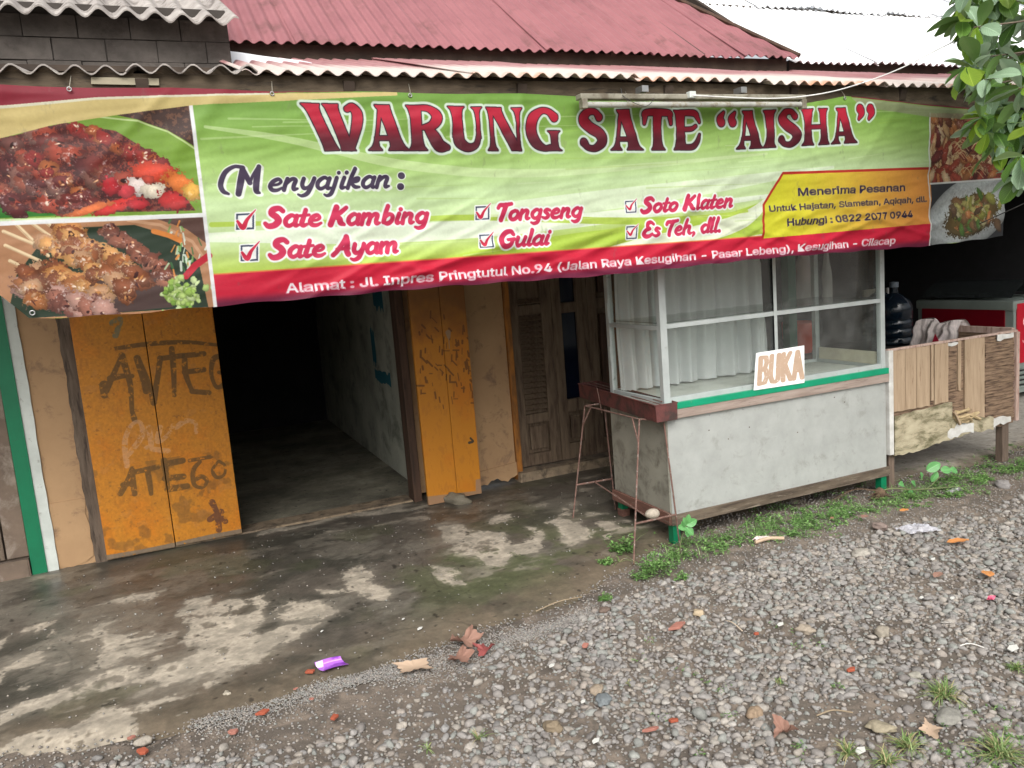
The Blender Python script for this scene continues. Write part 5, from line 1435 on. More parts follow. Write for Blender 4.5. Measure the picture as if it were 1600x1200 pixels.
abox((CX0 - .010, CY0 + .034, CG + .0), (CX0 + .012, CY1 - .001, CG + .022)); abox((CX1 - .022, CY0 + .034, CG), (CX1 - .002, CY1 - .001, CG + .022))
abox((CX0 + .024, CY1 + .006, 1.190), (CX1 - P_ - .001, CY1 + .026, 1.212))
abox((CX0 + .024, CY1 + .006, CG), (CX1 - P_ - .001, CY1 + .026, CG + .02))
for z in (.98, 1.24):
    q = MB(); q.box((CX0 - .018, CY1 - .002, z), (CX0 - .0125, CY1 + .022, z + .09), bev=.001); q.build('hinge', m_alu, cb)
    q = MB(); q.box((CX1 - P_ - .008, CY1 - .006, z), (CX1 - P_ + .012, CY1 - .001, z + .1), bev=.001); q.build('hinge', m_alu, cb)
def pane(a, b, nm='pane'):
    q = MB(); q.box(a, b); return q.build(nm, m_glass, cb)
pane((CX0 + .031, CY0 + .010, CG + .031), (3.184, CY0 + .014, 1.195)); pane((3.207, CY0 + .010, CG + .031), (CX1 - P_ - .001, CY0 + .014, 1.195))
pane((CX0 + .031, CY0 + .010, 1.221), (3.184, CY0 + .014, CTOP - .061)); pane((3.207, CY0 + .010, 1.221), (CX1 - P_ - .001, CY0 + .014, CTOP - .061))
pane((CX0 + .0, CY0 + .035, CG + .023), (CX0 + .004, CY1 - .002, 1.189)); pane((CX0 + .0, CY0 + .035, 1.213), (CX0 + .004, CY1 - .002, CTOP - .01))
pane((CX1 - .012, CY0 + .035, CG + .023), (CX1 - .008, CY1 - .002, 1.189)); pane((CX1 - .012, CY0 + .035, 1.213), (CX1 - .008, CY1 - .002, CTOP - .01))
m_shelfglass = glass_mat('shelf_glass', (.80, .86, .83), 1.0)
q = MB(); q.box((CX0 + .014, CY0 + .024, 1.222), (CX1 - .024, CY1 - .001, 1.228)); q.build('glass_shelf', m_shelfglass, cb)
q = MB(); q.box((CX0 - .014, CY0 - .004, CTOP), (CX1 + .004, CY1 + P_, CTOP + .006)); q.build('top_glass', m_glass, cb)
q = MB(); q.box((CX1 - .028, CY0 + .05, CG + .0235), (CX1 - .014, CY1 - .02, CG + .10), jit=.002); q.build('inner_board', pm('cream_board', lin((196, 190, 168)), rough=.7), cb)
for (x, z) in ((2.70, .60), (2.83, .53), (3.62, .66), (3.7, .62), (3.33, .49), (2.98, .575)):
    q = MB(); q.box((x, CY0 - .0016, z), (x + .006, CY0 + .001, z + .006)); q.build('nail', m_trimdark, cb)

rv = None
for i in range(14):
    for z in (CZB + .022, CZT - .018):
        x = CX0 + .05 + i * .116
        if rv is None:
            q = MB(); q.lathe([(.0045, 0), (.003, .002), (0, .0028)], (0, 0, 0), 8); q.v = [(x + a_, CY0 - c_, z + b_) for a_, b_, c_ in q.v]; rv = q.build('rivet', m_steel, cb); r0x, r0z = x, z
        else: copy_obj(rv, cb, rv.location + Vector((x - r0x, 0, z - r0z)))
# curtain hanging inside the cabinet
m_curt = new_mat('white_curtain')[0]
n = m_curt.node_tree; b = n.nodes['Principled BSDF']; b.inputs['Base Color'].default_value = (.84, .85, .86, 1); b.inputs['Roughness'].default_value = .9
trn = N(n, 'ShaderNodeBsdfTranslucent'); trn.inputs['Color'].default_value = (.62, .64, .65, 1); msx = N(n, 'ShaderNodeMixShader'); msx.inputs[0].default_value = .35
n.links.new(b.outputs[0], msx.inputs[1]); n.links.new(trn.outputs[0], msx.inputs[2]); n.links.new(msx.outputs[0], n.nodes['Material Output'].inputs['Surface'])
XC1 = PY(1200, 560, 4.17)[0]
def cfun(u, v):
    z = .80 + .84 * v
    xr = XC1 - .10 * v ** 2
    x = 2.452 + (xr - 2.452) * u
    a = x * 52 + 1.6 * math.sin(x * 7) + .5 * math.sin(v * 3 + x * 5)
    y = 4.160 + .026 * math.sin(a) * (1.15 - .4 * v) + .010 * math.sin(a * 2.3 + 1) + .012 * mnoise.noise(Vector((x * 3, z * 3, 0)))
    return (x + .006 * math.cos(a), y, z)
q = MB(); q.grid(cfun, 320, 16); tag(q.build('curtain', m_curt, smooth=True, fix=False), 'white pleated cloth curtain inside the left part of the glass cabinet', 'curtain')

# BUKA card
kA = PY(1178, 608, 3.632); kB = PY(1258, 541, 3.632)
bk = Canvas(0, 1, 0, 1, 300, lambda px, py: ((px), (py)))
bk.a[:] = np.array([232, 234, 232], np.float32) / 255
BLK = {'B': (.25, [[(.05,.05),(.05,.95)],[(.05,.95),(.16,.93),(.18,.75),(.15,.56),(.05,.53)],[(.05,.53),(.17,.50),(.20,.28),(.16,.07),(.05,.05)]]),
       'U': (.25, [[(.04,.95),(.04,.25),(.07,.07),(.13,.05),(.18,.1),(.19,.3),(.19,.95)]]),
       'K': (.25, [[(.05,.05),(.05,.95)],[(.19,.95),(.06,.48)],[(.09,.58),(.20,.05)]]),
       'A': (.25, [[(.03,.05),(.11,.95)],[(.11,.95),(.20,.05)],[(.06,.32),(.17,.32)]])}
m = np.zeros((bk.h, bk.w), np.float32)
for i, ch in enumerate('BUKA'):
    for s_ in BLK[ch][1]:
        pts_ = [((.05 + i * .235 + x * .98) * 300, (.10 + y * .80) * 300) for x, y in s_]
        m = bk.fill_stroke(pts_, [15] * len(pts_), m)
bk.blend(m * sstep(.12, .3, vnoise(bk.h, bk.w, 10, 5, 4, .7)), (176, 150, 128), .97)
bk.a *= (.95 + .08 * vnoise(bk.h, bk.w, 60, 6, 3))[..., None]
m_buka = img_mat('hand_lettered_card', bk.a, rough=.5, bump=.05)
ka = np.array(PY(1178, 610, 3.632)); kb = np.array(PY(1257, 598, 3.632)); kc = np.array(PY(1259, 540, 3.632)); kd = np.array(PY(1184, 552, 3.632))
q = MB(); t = np.array([0, .004, 0]); ln = np.array([0, .012, 0])
q.add([ka, kb, kc + ln, kd + ln, ka + t, kb + t, kc + t + ln, kd + t + ln], [(0, 1, 2, 3), (7, 6, 5, 4), (0, 4, 5, 1), (1, 5, 6, 2), (2, 6, 7, 3), (3, 7, 4, 0)])
tag(q.build('open_sign', m_buka, fix=False, uv=lambda co: np.array([(0, 0), (1, 0), (1, 1), (0, 1)] * 2, float)), 'small white card hand lettered BUKA leaning against the cabinet glass', 'sign')

# ================================================================== CHARCOAL GRILL ON ROD STAND
m_rust = pm('maroon_rusty_paint', lin((100, 56, 52)), lin((74, 44, 42)), scale=12, rough=.7, bump=.4, dirt=(lin((58, 44, 40)), .45, 12), bscale=90)
m_rod = pm('rusty_rod', lin((122, 94, 84)), lin((92, 66, 58)), scale=30, rough=.75, bump=.5, dirt=(lin((140, 132, 124)), .35, 40))
gz_ = .80
def RG(px, py, z): return np.array(G(px, py, z))
gF1, gF2 = RG(1012, 633, gz_), RG(1049, 626, gz_)          # near end, left and right top corners
gB1, gB2 = RG(897, 598, gz_), RG(925, 594, gz_)
ax_ = np.array([(gF1 + gF2) / 2, (gB1 + gB2) / 2]); axd = ax_[1] - ax_[0]; Lg = min(np.linalg.norm(axd), 1.05); axd /= np.linalg.norm(axd)
wv = np.array([axd[1], -axd[0], 0]); 
if wv[0] < 0: wv = -wv
hwid = .062
C0 = ax_[0] - axd * .05 + np.array([.006, -.01, 0]); C1_ = C0 + axd * Lg
gth = thing('charcoal_grill', 'long narrow maroon metal charcoal grill on a thin rusty rod stand beside the cabinet', 'grill', (float(C0[0]), float(C0[1]), 0))
def gp(t, s_, z): 
    p = C0 + axd * Lg * t + wv * hwid * s_; return (p[0], p[1], z)
zb_g = gz_ - .092
q = MB()
def slab(ps, th):
    a, b, c, d = [np.array(p) for p in ps]; nn = np.cross(b - a, d - a); nn = nn / np.linalg.norm(nn) * th
    q.add([a, b, c, d, a + nn, b + nn, c + nn, d + nn], [(0, 1, 2, 3), (7, 6, 5, 4), (0, 4, 5, 1), (1, 5, 6, 2), (2, 6, 7, 3), (3, 7, 4, 0)])
slab([gp(0, -1, zb_g), gp(1, -1, zb_g), gp(1, -1.05, gz_), gp(0, -1.05, gz_)], .002)
slab([gp(0, 1, zb_g), gp(1, 1, zb_g), gp(1, 1.05, gz_), gp(0, 1.05, gz_)], .002)
slab([gp(0, -1, zb_g), gp(0, 1, zb_g), gp(0, 1.05, gz_), gp(0, -1.05, gz_)], .002)
slab([gp(1, -1, zb_g), gp(1, 1, zb_g), gp(1, 1.05, gz_), gp(1, -1.05, gz_)], .002)
slab([gp(0, -1, zb_g + .03), gp(1, -1, zb_g + .03), gp(1, 1, zb_g + .03), gp(0, 1, zb_g + .03)], .002)
q.build('trough', m_rust, gth)
q = MB(); q.tube([gp(0, -1.08, gz_), gp(1, -1.08, gz_), gp(1, 1.08, gz_), gp(0, 1.08, gz_), gp(0, -1.08, gz_)], .0045, 6); q.build('rim', m_rust, gth)
q = MB(); q.tube([gp(.06, .15, gz_ + .004), gp(.98, .15, gz_ + .004)], .004, 6); q.build('skewer_rail', m_rod, gth)
q = MB(); q.tube([gp(.02, -.2, gz_ - .004), gp(.98, -.2, gz_ - .004)], .003, 6); q.build('skewer_rail', m_rod, gth)
def rod(name, pts, r=.0048): 
    q = MB(); q.tube(pts, r, 7); return q.build(name, m_rod, gth, smooth=40)
F1t, F2t, B1t, B2t = [tuple(RG(px, py, zb_g - .004)) for px, py in ((999, 655), (1037, 657), (914, 634), (944, 630))]
F1b, F2b, B1b, B2b = G(990, 882), G(1063, 858), G(895, 813), G(962, 800)
rod('leg', [F1t, F1b]); rod('leg', [F2t, F2b]); rod('leg', [B1t, B1b]); rod('leg', [B2t, B2b])
rod('top_rail', [F1t, B1t]); rod('top_rail', [F2t, B2t]); rod('cross_rod', [F1t, F2t]); rod('cross_rod', [B1t, B2t])
def lp(a, b, t): a = np.array(a); b = np.array(b); return tuple(a + (b - a) * t)
rod('cross_rod', [lp(F1b, F1t, .27), lp(F2b, F2t, .27)], .006); rod('cross_rod', [lp(B1b, B1t, .31), lp(B2b, B2t, .31)], .006)
rod('stretcher', [lp(lp(F1b, F1t, .27), lp(F2b, F2t, .27), .4), lp(lp(B1b, B1t, .31), lp(B2b, B2t, .31), .5)])
rod('brace', [lp(F1t, F1b, .17), lp(F1t, B1t, .12)]); rod('brace', [lp(B1t, B1b, .17), lp(B1t, F1t, .12)])
hk = gp(.70, -1.2, gz_ + .012)
rod('hook', [hk, (hk[0] + .004, hk[1] - .01, hk[2] - .05), (hk[0] + .01, hk[1] - .012, hk[2] - .11), (hk[0] + .018, hk[1] - .012, hk[2] - .16)], .003)
mid = lp(lp(F1b, F1t, .27), lp(F2b, F2t, .27), .42)
def pebble(name, c, R, sc, col, label, cat, seed, group=None, sub=3, nz=.12):
    bm = bmesh.new(); bmesh.ops.create_icosphere(bm, subdivisions=sub, radius=1)
    V = []
    for v in bm.verts:
        d = 1 + nz * mnoise.noise(v.co * 1.3 + Vector((seed, 0, 0))) * 1.6 + nz * .35 * mnoise.noise(v.co * 4 + Vector((seed, 3, 0)))
        V.append([v.co.x * d * R * sc[0], v.co.y * d * R * sc[1], v.co.z * d * R * sc[2]])
    F = [[v.index for v in f.verts] for f in bm.faces]; bm.free()
    a = seed * 1.7; V = np.array(V); Vx = V[:, 0] * math.cos(a) - V[:, 1] * math.sin(a); V[:, 1] = V[:, 0] * math.sin(a) + V[:, 1] * math.cos(a); V[:, 0] = Vx
    o = np_mesh(name, V + np.array(c), F, m_stone, np.tile(np.array(lin(col)), (len(V), 1)), smooth=True, loc=tuple(c))
    return tag(o, label, cat, group)
pebble('oval_stone', (mid[0] + .01, mid[1] + .012, mid[2] + .030), .034, (1.25, .9, .8), (162, 152, 138), 'smooth oval grey stone resting on the lower rod of the grill stand', 'stone', 0, nz=.06)

sc_ = G(716, 790)
pebble('door_stone', (sc_[0], sc_[1] + .02, .035), .085, (1.1, .55, .55), (112, 106, 92), 'mossy rough stone wedged against the foot of the narrow orange door', 'stone', 5, nz=.3)
# ================================================================== WOODEN BOX STALL
m_ply = pm('weathered_plywood', lin((170, 149, 124)), lin((148, 127, 103)), scale=4, stretch=(9, 9, .8), rough=.85, bump=.35, bscale=30, dirt=(lin((120, 96, 74)), .3, 6))
m_ply2 = pm('delaminated_dark_plywood', lin((144, 120, 97)), lin((106, 86, 70)), scale=9, stretch=(1.2, 1.2, 9), rough=.9, bump=.8, bscale=20, dirt=(lin((66, 50, 40)), .4, 9), bdist=.01)
m_moss = pm('mossy_rotten_board', lin((182, 172, 146)), lin((146, 137, 112)), scale=5, stretch=(1.2, 1, 3), rough=.95, bump=.8, bscale=40, dirt=(lin((94, 90, 64)), .45, 5), bdist=.008)
m_flake = pm('flaking_white_paint', lin((206, 206, 202)), lin((178, 176, 170)), scale=12, rough=.8, bump=.5)
m_post = pm('grey_brown_post', lin((112, 96, 84)), lin((84, 72, 62)), scale=6, stretch=(6, 6, .8), rough=.9, bump=.5, bscale=40)
m_pinkwood = pm('pinkish_bleached_wood', lin((186, 164, 152)), lin((160, 134, 122)), scale=6, stretch=(6, 6, .8), rough=.85, bump=.4, dirt=(lin((120, 92, 80)), .3, 12))
BX0, BX1, BYF, BYB = 4.075, 5.235, 3.655, 4.30
wb = thing('wooden_stall_box', 'rough plywood box on posts with split mossy boards, right of the glass cabinet', 'stall', ((BX0 + BX1) / 2, BYF, 0))
def botz(x):    # ragged foot of the front sheet
    return float(np.interp(x, [4.07, 4.3, 4.45, 4.6, 4.75, 4.95, 5.15, 5.23], [.225, .222, .245, .252, .268, .262, .262, .27])) + .004 * math.sin(x * 60)
def board(name, x0, x1, z0, z1, mat, y=BYF, th=.012, rag=.004, parent=wb, seed=0):
    r = random.Random(seed + int(x0 * 100)); n = max(3, int((x1 - x0) / .03)); q = MB()
    up = [(x0 + (x1 - x0) * i / n, (z1(x0 + (x1 - x0) * i / n) if callable(z1) else z1) + r.uniform(-rag, rag)) for i in range(n + 1)]
    lo = [(x0 + (x1 - x0) * i / n, (z0(x0 + (x1 - x0) * i / n) if callable(z0) else z0) + r.uniform(-rag, rag)) for i in range(n, -1, -1)]
    q.prism([(p[0] + (r.uniform(-.002, .002)), p[1]) for p in up + lo], lambda u, v: (u, y, v), (0, th, 0))
    return q.build(name, mat, parent)
board('backing_sheet', BX0 + .01, BX1 - .01, botz, .885, m_ply2, y=BYF + .014, th=.010)
TZ = .888
for i, (a, b, z0, mt) in enumerate(((4.10, 4.205, .50, m_ply), (4.207, 4.300, .50, m_ply), (4.302, 4.418, .50, m_ply), (4.432, 4.452, .53, m_ply), (4.462, 4.585, .50, m_ply), (4.675, 4.705, .56, m_ply), (4.738, 4.80, .42, m_ply), (4.80, 4.925, .40, m_ply))):
    board('plywood_strip', a, b, z0, TZ, mt, seed=i, y=BYF + (.001 if i % 2 else 0))
for i, (a, b) in enumerate(((4.585, 4.672), (4.93, 5.225))):
    z = .86 if i == 0 else .84; k_ = 0
    while z > (.5 if i == 0 else .30):
        h = random.uniform(.016, .036); q = MB()
        q.box((a + random.uniform(0, .012), BYF + .002 + random.uniform(0, .006), z - h + .003), (b - random.uniform(0, .01), BYF + .0135, z), jit=.003); q.build('ply_layer', m_ply2, wb)
        z -= h; k_ += 1
board('plywood_strip', 4.70, 4.93, .30, .41, m_ply, y=BYF + .002, rag=.012, seed=5)
board('mossy_board', BX0 + .02, 4.605, botz, lambda x: .475 + (x - 4.1) * .05, m_moss, y=BYF - .014, th=.013, rag=.004)
board('mossy_board', 4.605, 5.0, botz, lambda x: .385 - (x - 4.6) * .10, m_moss, y=BYF - .010, th=.011, rag=.010, seed=8)
board('paint_flake', 4.56, 4.80, lambda x: botz(x) + .012, lambda x: .30 + .04 * math.sin((x - 4.5) * 8), m_flake, y=BYF - .0165, th=.003, rag=.014, seed=3)
board('paint_flake', 5.0, 5.18, lambda x: botz(x) + .01, .325, m_flake, y=BYF - .004, th=.006, rag=.012, seed=4)
board('paint_flake', 5.04, 5.20, .85, .888, m_flake, y=BYF - .003, th=.005, rag=.008, seed=14); board('paint_flake', 4.58, 4.67, .865, .888, m_flake, y=BYF - .003, th=.005, rag=.008, seed=15)
# a torn bundle of wood fibre bulging out
for i in range(9):
    x = 4.60 + random.uniform(0, .05); z = .40 + random.uniform(-.04, .045)
    q = MB(); l_ = random.uniform(.12, .27)
    q.tube(spline([(x, BYF - .01, z), (x + l_ * .4, BYF - random.uniform(.02, .05), z + random.uniform(-.02, .035)), (x + l_, BYF - .012, z + random.uniform(-.03, .02))], 5), [random.uniform(.004, .011)] * 11, 6)
    q.build('wood_fibre', pm('pale_wood_fibre', lin((188, 168, 132)), lin((150, 130, 96)), scale=20, stretch=(1, 4, 4), rough=.9, bump=.6) if i == 0 else bpy.data.materials['pale_wood_fibre'], wb)
q = MB(); q.bar((4.60, BYF - .03, .435), (4.655, BYF - .03, .345), .014, .014); q.build('wood_splinter', m_ply, wb)
q = MB(); q.box((BX0 - .022, BYF - .012, .235), (BX0 + .014, BYF + .03, .895), bev=.003, jit=.001); q.build('corner_batten', m_flake, wb)
q = MB(); q.box((BX0 - .02, BYF - .004, .889), (BX1 + .004, BYF + .024, .903), bev=.002, jit=.001); q.build('top_batten', m_pinkwood, wb)
q = MB(); q.box((BX1 - .012, BYF - .010, .28), (BX1 + .018, BYF + .02, .889), bev=.003); q.build('corner_batten', m_pinkwood, wb)
q = MB(); q.box((BX1 - .01, BYF + .025, .30), (BX1 + .003, BYB, .885)); q.build('side_board', m_ply2, wb)
q = MB(); q.box((BX1 - .014, BYF + .025, .872), (BX1 + .012, BYB + .05, .915)); q.build('top_batten', m_pinkwood, wb)
q = MB(); q.box((BX0 + .02, BYF + .03, .30), (BX1 - .02, BYB, .315)); q.build('box_floor', m_ply2, wb)
for (x, y, w_) in ((4.085, 3.68, .045), (5.13, 3.675, .062), (4.6, 4.27, .05), (5.17, 4.27, .05)):
    q = MB(); q.box((x, y, 0), (x + w_, y + w_ * .8, .30), bev=.004, jit=.002); q.build('post', m_post, wb)
# cloth over its back corner
m_cloth = pm('grey_striped_cloth', lin((196, 186, 182)), lin((166, 158, 156)), scale=14, stretch=(8, 8, .6), rough=.95, bump=.5, bscale=60)
cA = PY(1500, 502, BYB - .02); cB = PY(1440, 512, BYB - .1)
RY0, RY1 = PX(1506, 507, BX1)[1], PX(1440, 515, BX1)[1]
def clo(u, v):
    y = RY1 + (RY0 - RY1) * u
    ln = .10 + .09 * abs(math.sin(u * 4.2 + .5)) + .05 * (1 - u)
    z = .945 + .014 * math.sin(u * 9) - ln * v
    if v < .15: z = .945 + .014 * math.sin(u * 9) - .01 * (v / .15)
    x = BX1 - .02 - .05 * min(1, v * 3) - .03 * v - .018 * math.sin(u * 17 + v * 2) - .010 * math.sin(u * 37)
    return (x, y + .01 * math.sin(v * 9), z)
q = MB(); q.grid(clo, 60, 18)
def clo2(u, v):
    a = clo(u, 0); return (a[0] + .11 * v, a[1], a[2] + .004 - .16 * v ** 2 - .006 * math.sin(u * 17))
q.grid(clo2, 40, 8)
tag(q.build('rag', m_cloth, smooth=True, fix=False), 'crumpled grey striped rag draped over the side rail of the wooden box', 'cloth')
r0 = PX(1462, 528, BX1 - .14); q = MB(); q.prism([(r0[1] - .03, r0[2] - .03), (r0[1] + .03, r0[2] - .03), (r0[1] + .005, r0[2] + .03)], lambda u, v: (BX1 - .14, u, v), (.002, 0, 0)); tag(q.build('red_cloth', pm('crimson_cloth', lin((176, 24, 56)))), 'small crimson scrap of cloth showing under the grey rag', 'cloth')

# green stall post behind the cabinet
q = MB(); q.box((4.16, 4.62, 0), (4.235, 4.69, 2.70), bev=.004); tag(q.build('stall_post', pm('dark_green_post', lin((28, 92, 64)), lin((22, 78, 56)), rough=.5)), 'dark green wooden roof post seen through the right half of the glass cabinet', 'post')

# ================================================================== INSIDE THE DARK BAY
m_fr = pm('cooler_red_shaded_side', lin((118, 12, 28)), lin((104, 10, 25)), scale=3, rough=.35, bump=.02)  # side red darkened: the shade of the bay is in the colour
m_frg = pm('cooler_grey_trim', lin((128, 138, 132)), lin((116, 126, 120)), scale=3, rough=.4, bump=.02)
FX, FY0, FY1 = 6.95, 4.88, 5.9
fz = thing('chest_freezer', 'red and grey chest freezer with a white heart emblem in the dark right bay', 'freezer', (7.3, 5.4, 0))
q = MB(); q.box((FX + .012, FY0 + .012, .08), (FX + .66, FY1, .90), bev=.02); q.build('body', m_frg, fz, smooth=40)
q = MB(); q.box((FX, FY0 + .09, .30), (FX + .014, FY1 - .06, .86), bev=.006); q.build('side_panel', m_fr, fz)
q = MB(); q.box((FX - .004, FY0 + .006, .84), (FX + .68, FY1 + .01, .93), bev=.02); q.build('lid_frame', m_frg, fz, smooth=40)
q = MB()
def lid(u, v):
    return (FX + .02 + .62 * u, FY0 + .04 + (FY1 - FY0 - .08) * v, .93 + .17 * math.sin(math.pi * min(1, u * .95 + .02)) ** .7)
q.grid(lid, 20, 4); q.build('glass_lid', pm('dark_curved_glass', (.03, .035, .035), rough=.15, spec=.6), fz, smooth=True)
# end panel with emblem and lettering
ec = Canvas(0, .62, 0, .58, 500, lambda px, py: (px, py))
ec.a[:] = np.array([178, 16, 38], np.float32) / 255
hm = np.zeros((ec.h, ec.w), np.float32)
def heart(cx, cy, s_, r, m):
    pts_ = []
    for k in range(41):
        t = 2 * math.pi * k / 40
        pts_.append(((cx + s_ * .0625 * 16 * math.sin(t) ** 3) * 500, (cy + s_ * .0625 * (13 * math.cos(t) - 5 * math.cos(2 * t) - 2 * math.cos(3 * t) - math.cos(4 * t))) * 500))
    return ec.fill_stroke(pts_, [r] * len(pts_), m)
heart(.175, .37, .085, 5, hm); heart(.175, .375, .042, 5, hm)
ec.blend(hm, (236, 206, 200))
tmk = plain_text(ec, "WALL'S", (.075, .20), (.295, .20), (.075, .235), grow=1.0); ec.blend(tmk, (226, 196, 190))
m_end = img_mat('cooler_end_print', ec.a, rough=.35, bump=.0)
q = MB(); e0 = (FX + .045, FY0 + .004, .36)
q.box((e0[0], e0[1], e0[2]), (e0[0] + .57, e0[1] + .012, .90), bev=.0)
q.build('end_panel', m_end, fz, uv=lambda co: np.stack([(co[:, 0] - e0[0]) / .62, (co[:, 2] - .34) / .58], 1))
for i in range(9):
    q = MB(); q.box((FX + .07, FY0 + .003, .13 + i * .022), (FX + .45, FY0 + .014, .141 + i * .022)); q.build('vent_slat', m_frg if i % 2 == 0 else m_black, fz)
# low table with water bottles
tb = thing('low_table', 'dark low table standing in the shade behind the wooden box', 'table', (5.7, 5.1, 0))
q = MB(); q.box((4.95, 4.55, .70), (6.0, 5.15, .73)); q.build('table_top', m_black, tb)
for (x, y) in ((4.98, 4.58), (5.93, 4.58), (4.98, 5.08), (5.93, 5.08)):
    q = MB(); q.box((x, y, 0), (x + .04, y + .04, .70)); q.build('leg', m_black, tb)
m_bot = new_mat('blue_bottle_plastic')[0]; b = m_bot.node_tree.nodes['Principled BSDF']
b.inputs['Base Color'].default_value = (.004, .010, .018, 1); b.inputs['Roughness'].default_value = .15; b.inputs['Alpha'].default_value = .92
m_cap = pm('pale_bottle_cap', (.12, .15, .18), rough=.4)
prof = [(0, 0), (.12, 0), (.135, .012), (.135, .05), (.127, .06), (.135, .07), (.135, .12), (.127, .13), (.135, .14), (.135, .19), (.127, .20), (.135, .21), (.135, .30), (.12, .34), (.07, .385), (.032, .41), (.030, .46), (0, .46)]
bps = (((PY(1398, 560, 4.75)[0], 4.75, .73), 'large ribbed blue water bottle standing nearest the cabinet in the shade'), ((PY(1376, 560, 5.0)[0], 5.0, .73), 'second large ribbed water bottle, half hidden behind the first'))
for (p, lab) in bps:
    t = thing('water_bottle', lab, 'bottle', p, 'large water bottles on the low table')
    q = MB(); q.lathe(prof, p); q.build('bottle_body', m_bot, t, smooth=40)
    q = MB(); q.lathe([(0, .455), (.034, .455), (.034, .495), (.0, .50)], p, 16); q.build('cap', m_cap, t)
for (px, py, lab) in ((1412, 519, 'small white cup, upper of the two beside the water bottle'), (1419, 531, 'small white bowl, lower of the two beside the water bottle')):
    p = PY(px, py, 4.80); q = MB(); q.lathe([(0, 0), (.03, 0), (.042, .03), (.038, .03), (.0, .006)], (p[0], p[1], p[2] - .01), 16); tag(q.build('cup', m_white, smooth=40), lab, 'cup', 'white cups beside the water bottle')
q = MB(); p0 = PY(1383, 455, 5.2); p1 = PY(1397, 520, 5.2)
q.box((p0[0] - .25, 5.2, p1[2] - .1), (p0[0] - .02, 5.215, p0[2] + .03))
pb = q.build('socket_board', pm('dull_beige_board', lin((116, 108, 92)), rough=.7)); tag(pb, 'beige wooden board with power sockets hanging in the dark bay', 'socket board')
for i, (dx, dz, w_) in enumerate(((-.085, -.10, .06), (-.08, -.17, .04))):
    q = MB(); q.box((p0[0] + dx, 5.185, p0[2] + dz), (p0[0] + dx + w_, 5.199, p0[2] + dz + .045), bev=.004); q.build('socket', m_white, pb)
q = MB(); q.box((p0[0] - .014, 5.16, p1[2] - .35), (p0[0] + .0, 5.18, p0[2] + .03)); tag(q.build('pole', m_steel), 'thin grey upright pole beside the socket board', 'pole')
# hanging bags and a red basket seen through the right half of the glass
m_bag = new_mat('cloudy_plastic_bag')[0]; n = m_bag.node_tree; b = n.nodes['Principled BSDF']
b.inputs['Base Color'].default_value = (.6, .58, .54, 1); b.inputs['Roughness'].default_value = .25; b.inputs['Alpha'].default_value = .5
def bag(px0, py0, px1, py1, y, name, mat, label, seed, bottom=True):
    a_ = PY(px0, py0, y); b_ = PY(px1, py1, y); cx = (a_[0] + b_[0]) / 2; w_ = abs(b_[0] - a_[0]) / 2; z1 = a_[2]; z0 = b_[2]
    vs = []; q = MB()
    def f(u, v):
        an = 2 * math.pi * u; r = w_ * (.35 + .65 * sstep(0, .5, 1 - v)) * (1 if v > .06 else .75)
        k_ = 1 + .22 * mnoise.noise(Vector((math.cos(an) * 2, math.sin(an) * 2, v * 5 + seed)))
        return (cx + r * k_ * math.cos(an), y + r * k_ * .7 * math.sin(an), z0 + (z1 - z0) * v)
    q.grid(f, 24, 16); return tag(q.build(name, mat, smooth=True, fix=False), label, 'bag', 'plastic bags hanging behind the cabinet')
bag(1243, 380, 1270, 470, 4.75, 'hanging_bag', m_bag, 'long cloudy plastic bag hanging left of the green post', 1)
bag(1284, 385, 1300, 480, 4.75, 'hanging_bag', m_bag, 'narrow cloudy plastic bag hanging right of the green post', 2)
m_pinkp = pm('pink_food_packets', lin((168, 112, 104)), lin((190, 150, 130)), scale=18, rough=.5)
bag(1246, 400, 1266, 440, 4.75, 'packet_bundle', m_pinkp, 'pinkish snack packets inside the long hanging bag', 4)
bk_ = PY(1250, 570, 4.95)
q = MB(); q.lathe([(0, 0), (.09, 0), (.125, .12), (.135, .24), (.128, .24), (.1, .03), (0, .02)], (bk_[0], 4.95, .74), 24)
tag(q.build('red_basket', pm('orange_red_plastic', lin((196, 84, 62)), rough=.45), smooth=40), 'orange red plastic basket seen through the cabinet glass', 'basket')
st_ = thing('stool', 'dark wooden stool carrying the red basket behind the cabinet', 'stool', (bk_[0], 4.95, 0))
q = MB(); q.box((bk_[0] - .17, 4.78, .70), (bk_[0] + .17, 5.12, .735)); q.build('seat', m_darkwood, st_)
for dx in (-.14, .11):
    for dy in (-.14, .11):
        q = MB(); q.box((bk_[0] + dx, 4.95 + dy, 0), (bk_[0] + dx + .03, 4.98 + dy, .70)); q.build('leg', m_darkwood, st_)

# ================================================================== PLANTS
def leaf_quad(V, F, Cc, p, d, up, L, w_, col, bend=.25, nseg=3, ob=.62):
    """one small blade: a bent, pointed strip with a raised midrib"""
    d = np.array(d, float); d /= np.linalg.norm(d); up = np.array(up, float)
    s_ = np.cross(d, up); s_ /= (np.linalg.norm(s_) + 1e-9); nn = np.cross(s_, d)
    b0 = len(V)
    for i in range(nseg + 1):
        t = i / nseg
        c = p + d * L * t - np.array([0, 0, 1]) * bend * L * t * t
        ww = w_ * (math.sin(math.pi * min(1, t ** ob * .96 + .02)))
        V.append(c - s_ * ww + nn * ww * .25); V.append(c); V.append(c + s_ * ww + nn * ww * .25)
        for _ in range(3): Cc.append(col * (1.0 if _ != 1 else 1.1))
    for i in range(nseg):
        a = b0 + i * 3
        F.append((a, a + 1, a + 4, a + 3)); F.append((a + 1, a + 2, a + 5, a + 4))
m_weed = vcol_mat('weed_leaf', rough=.55, bump=.1, bscale=60, var=.18, spec=.4, transl=.3)
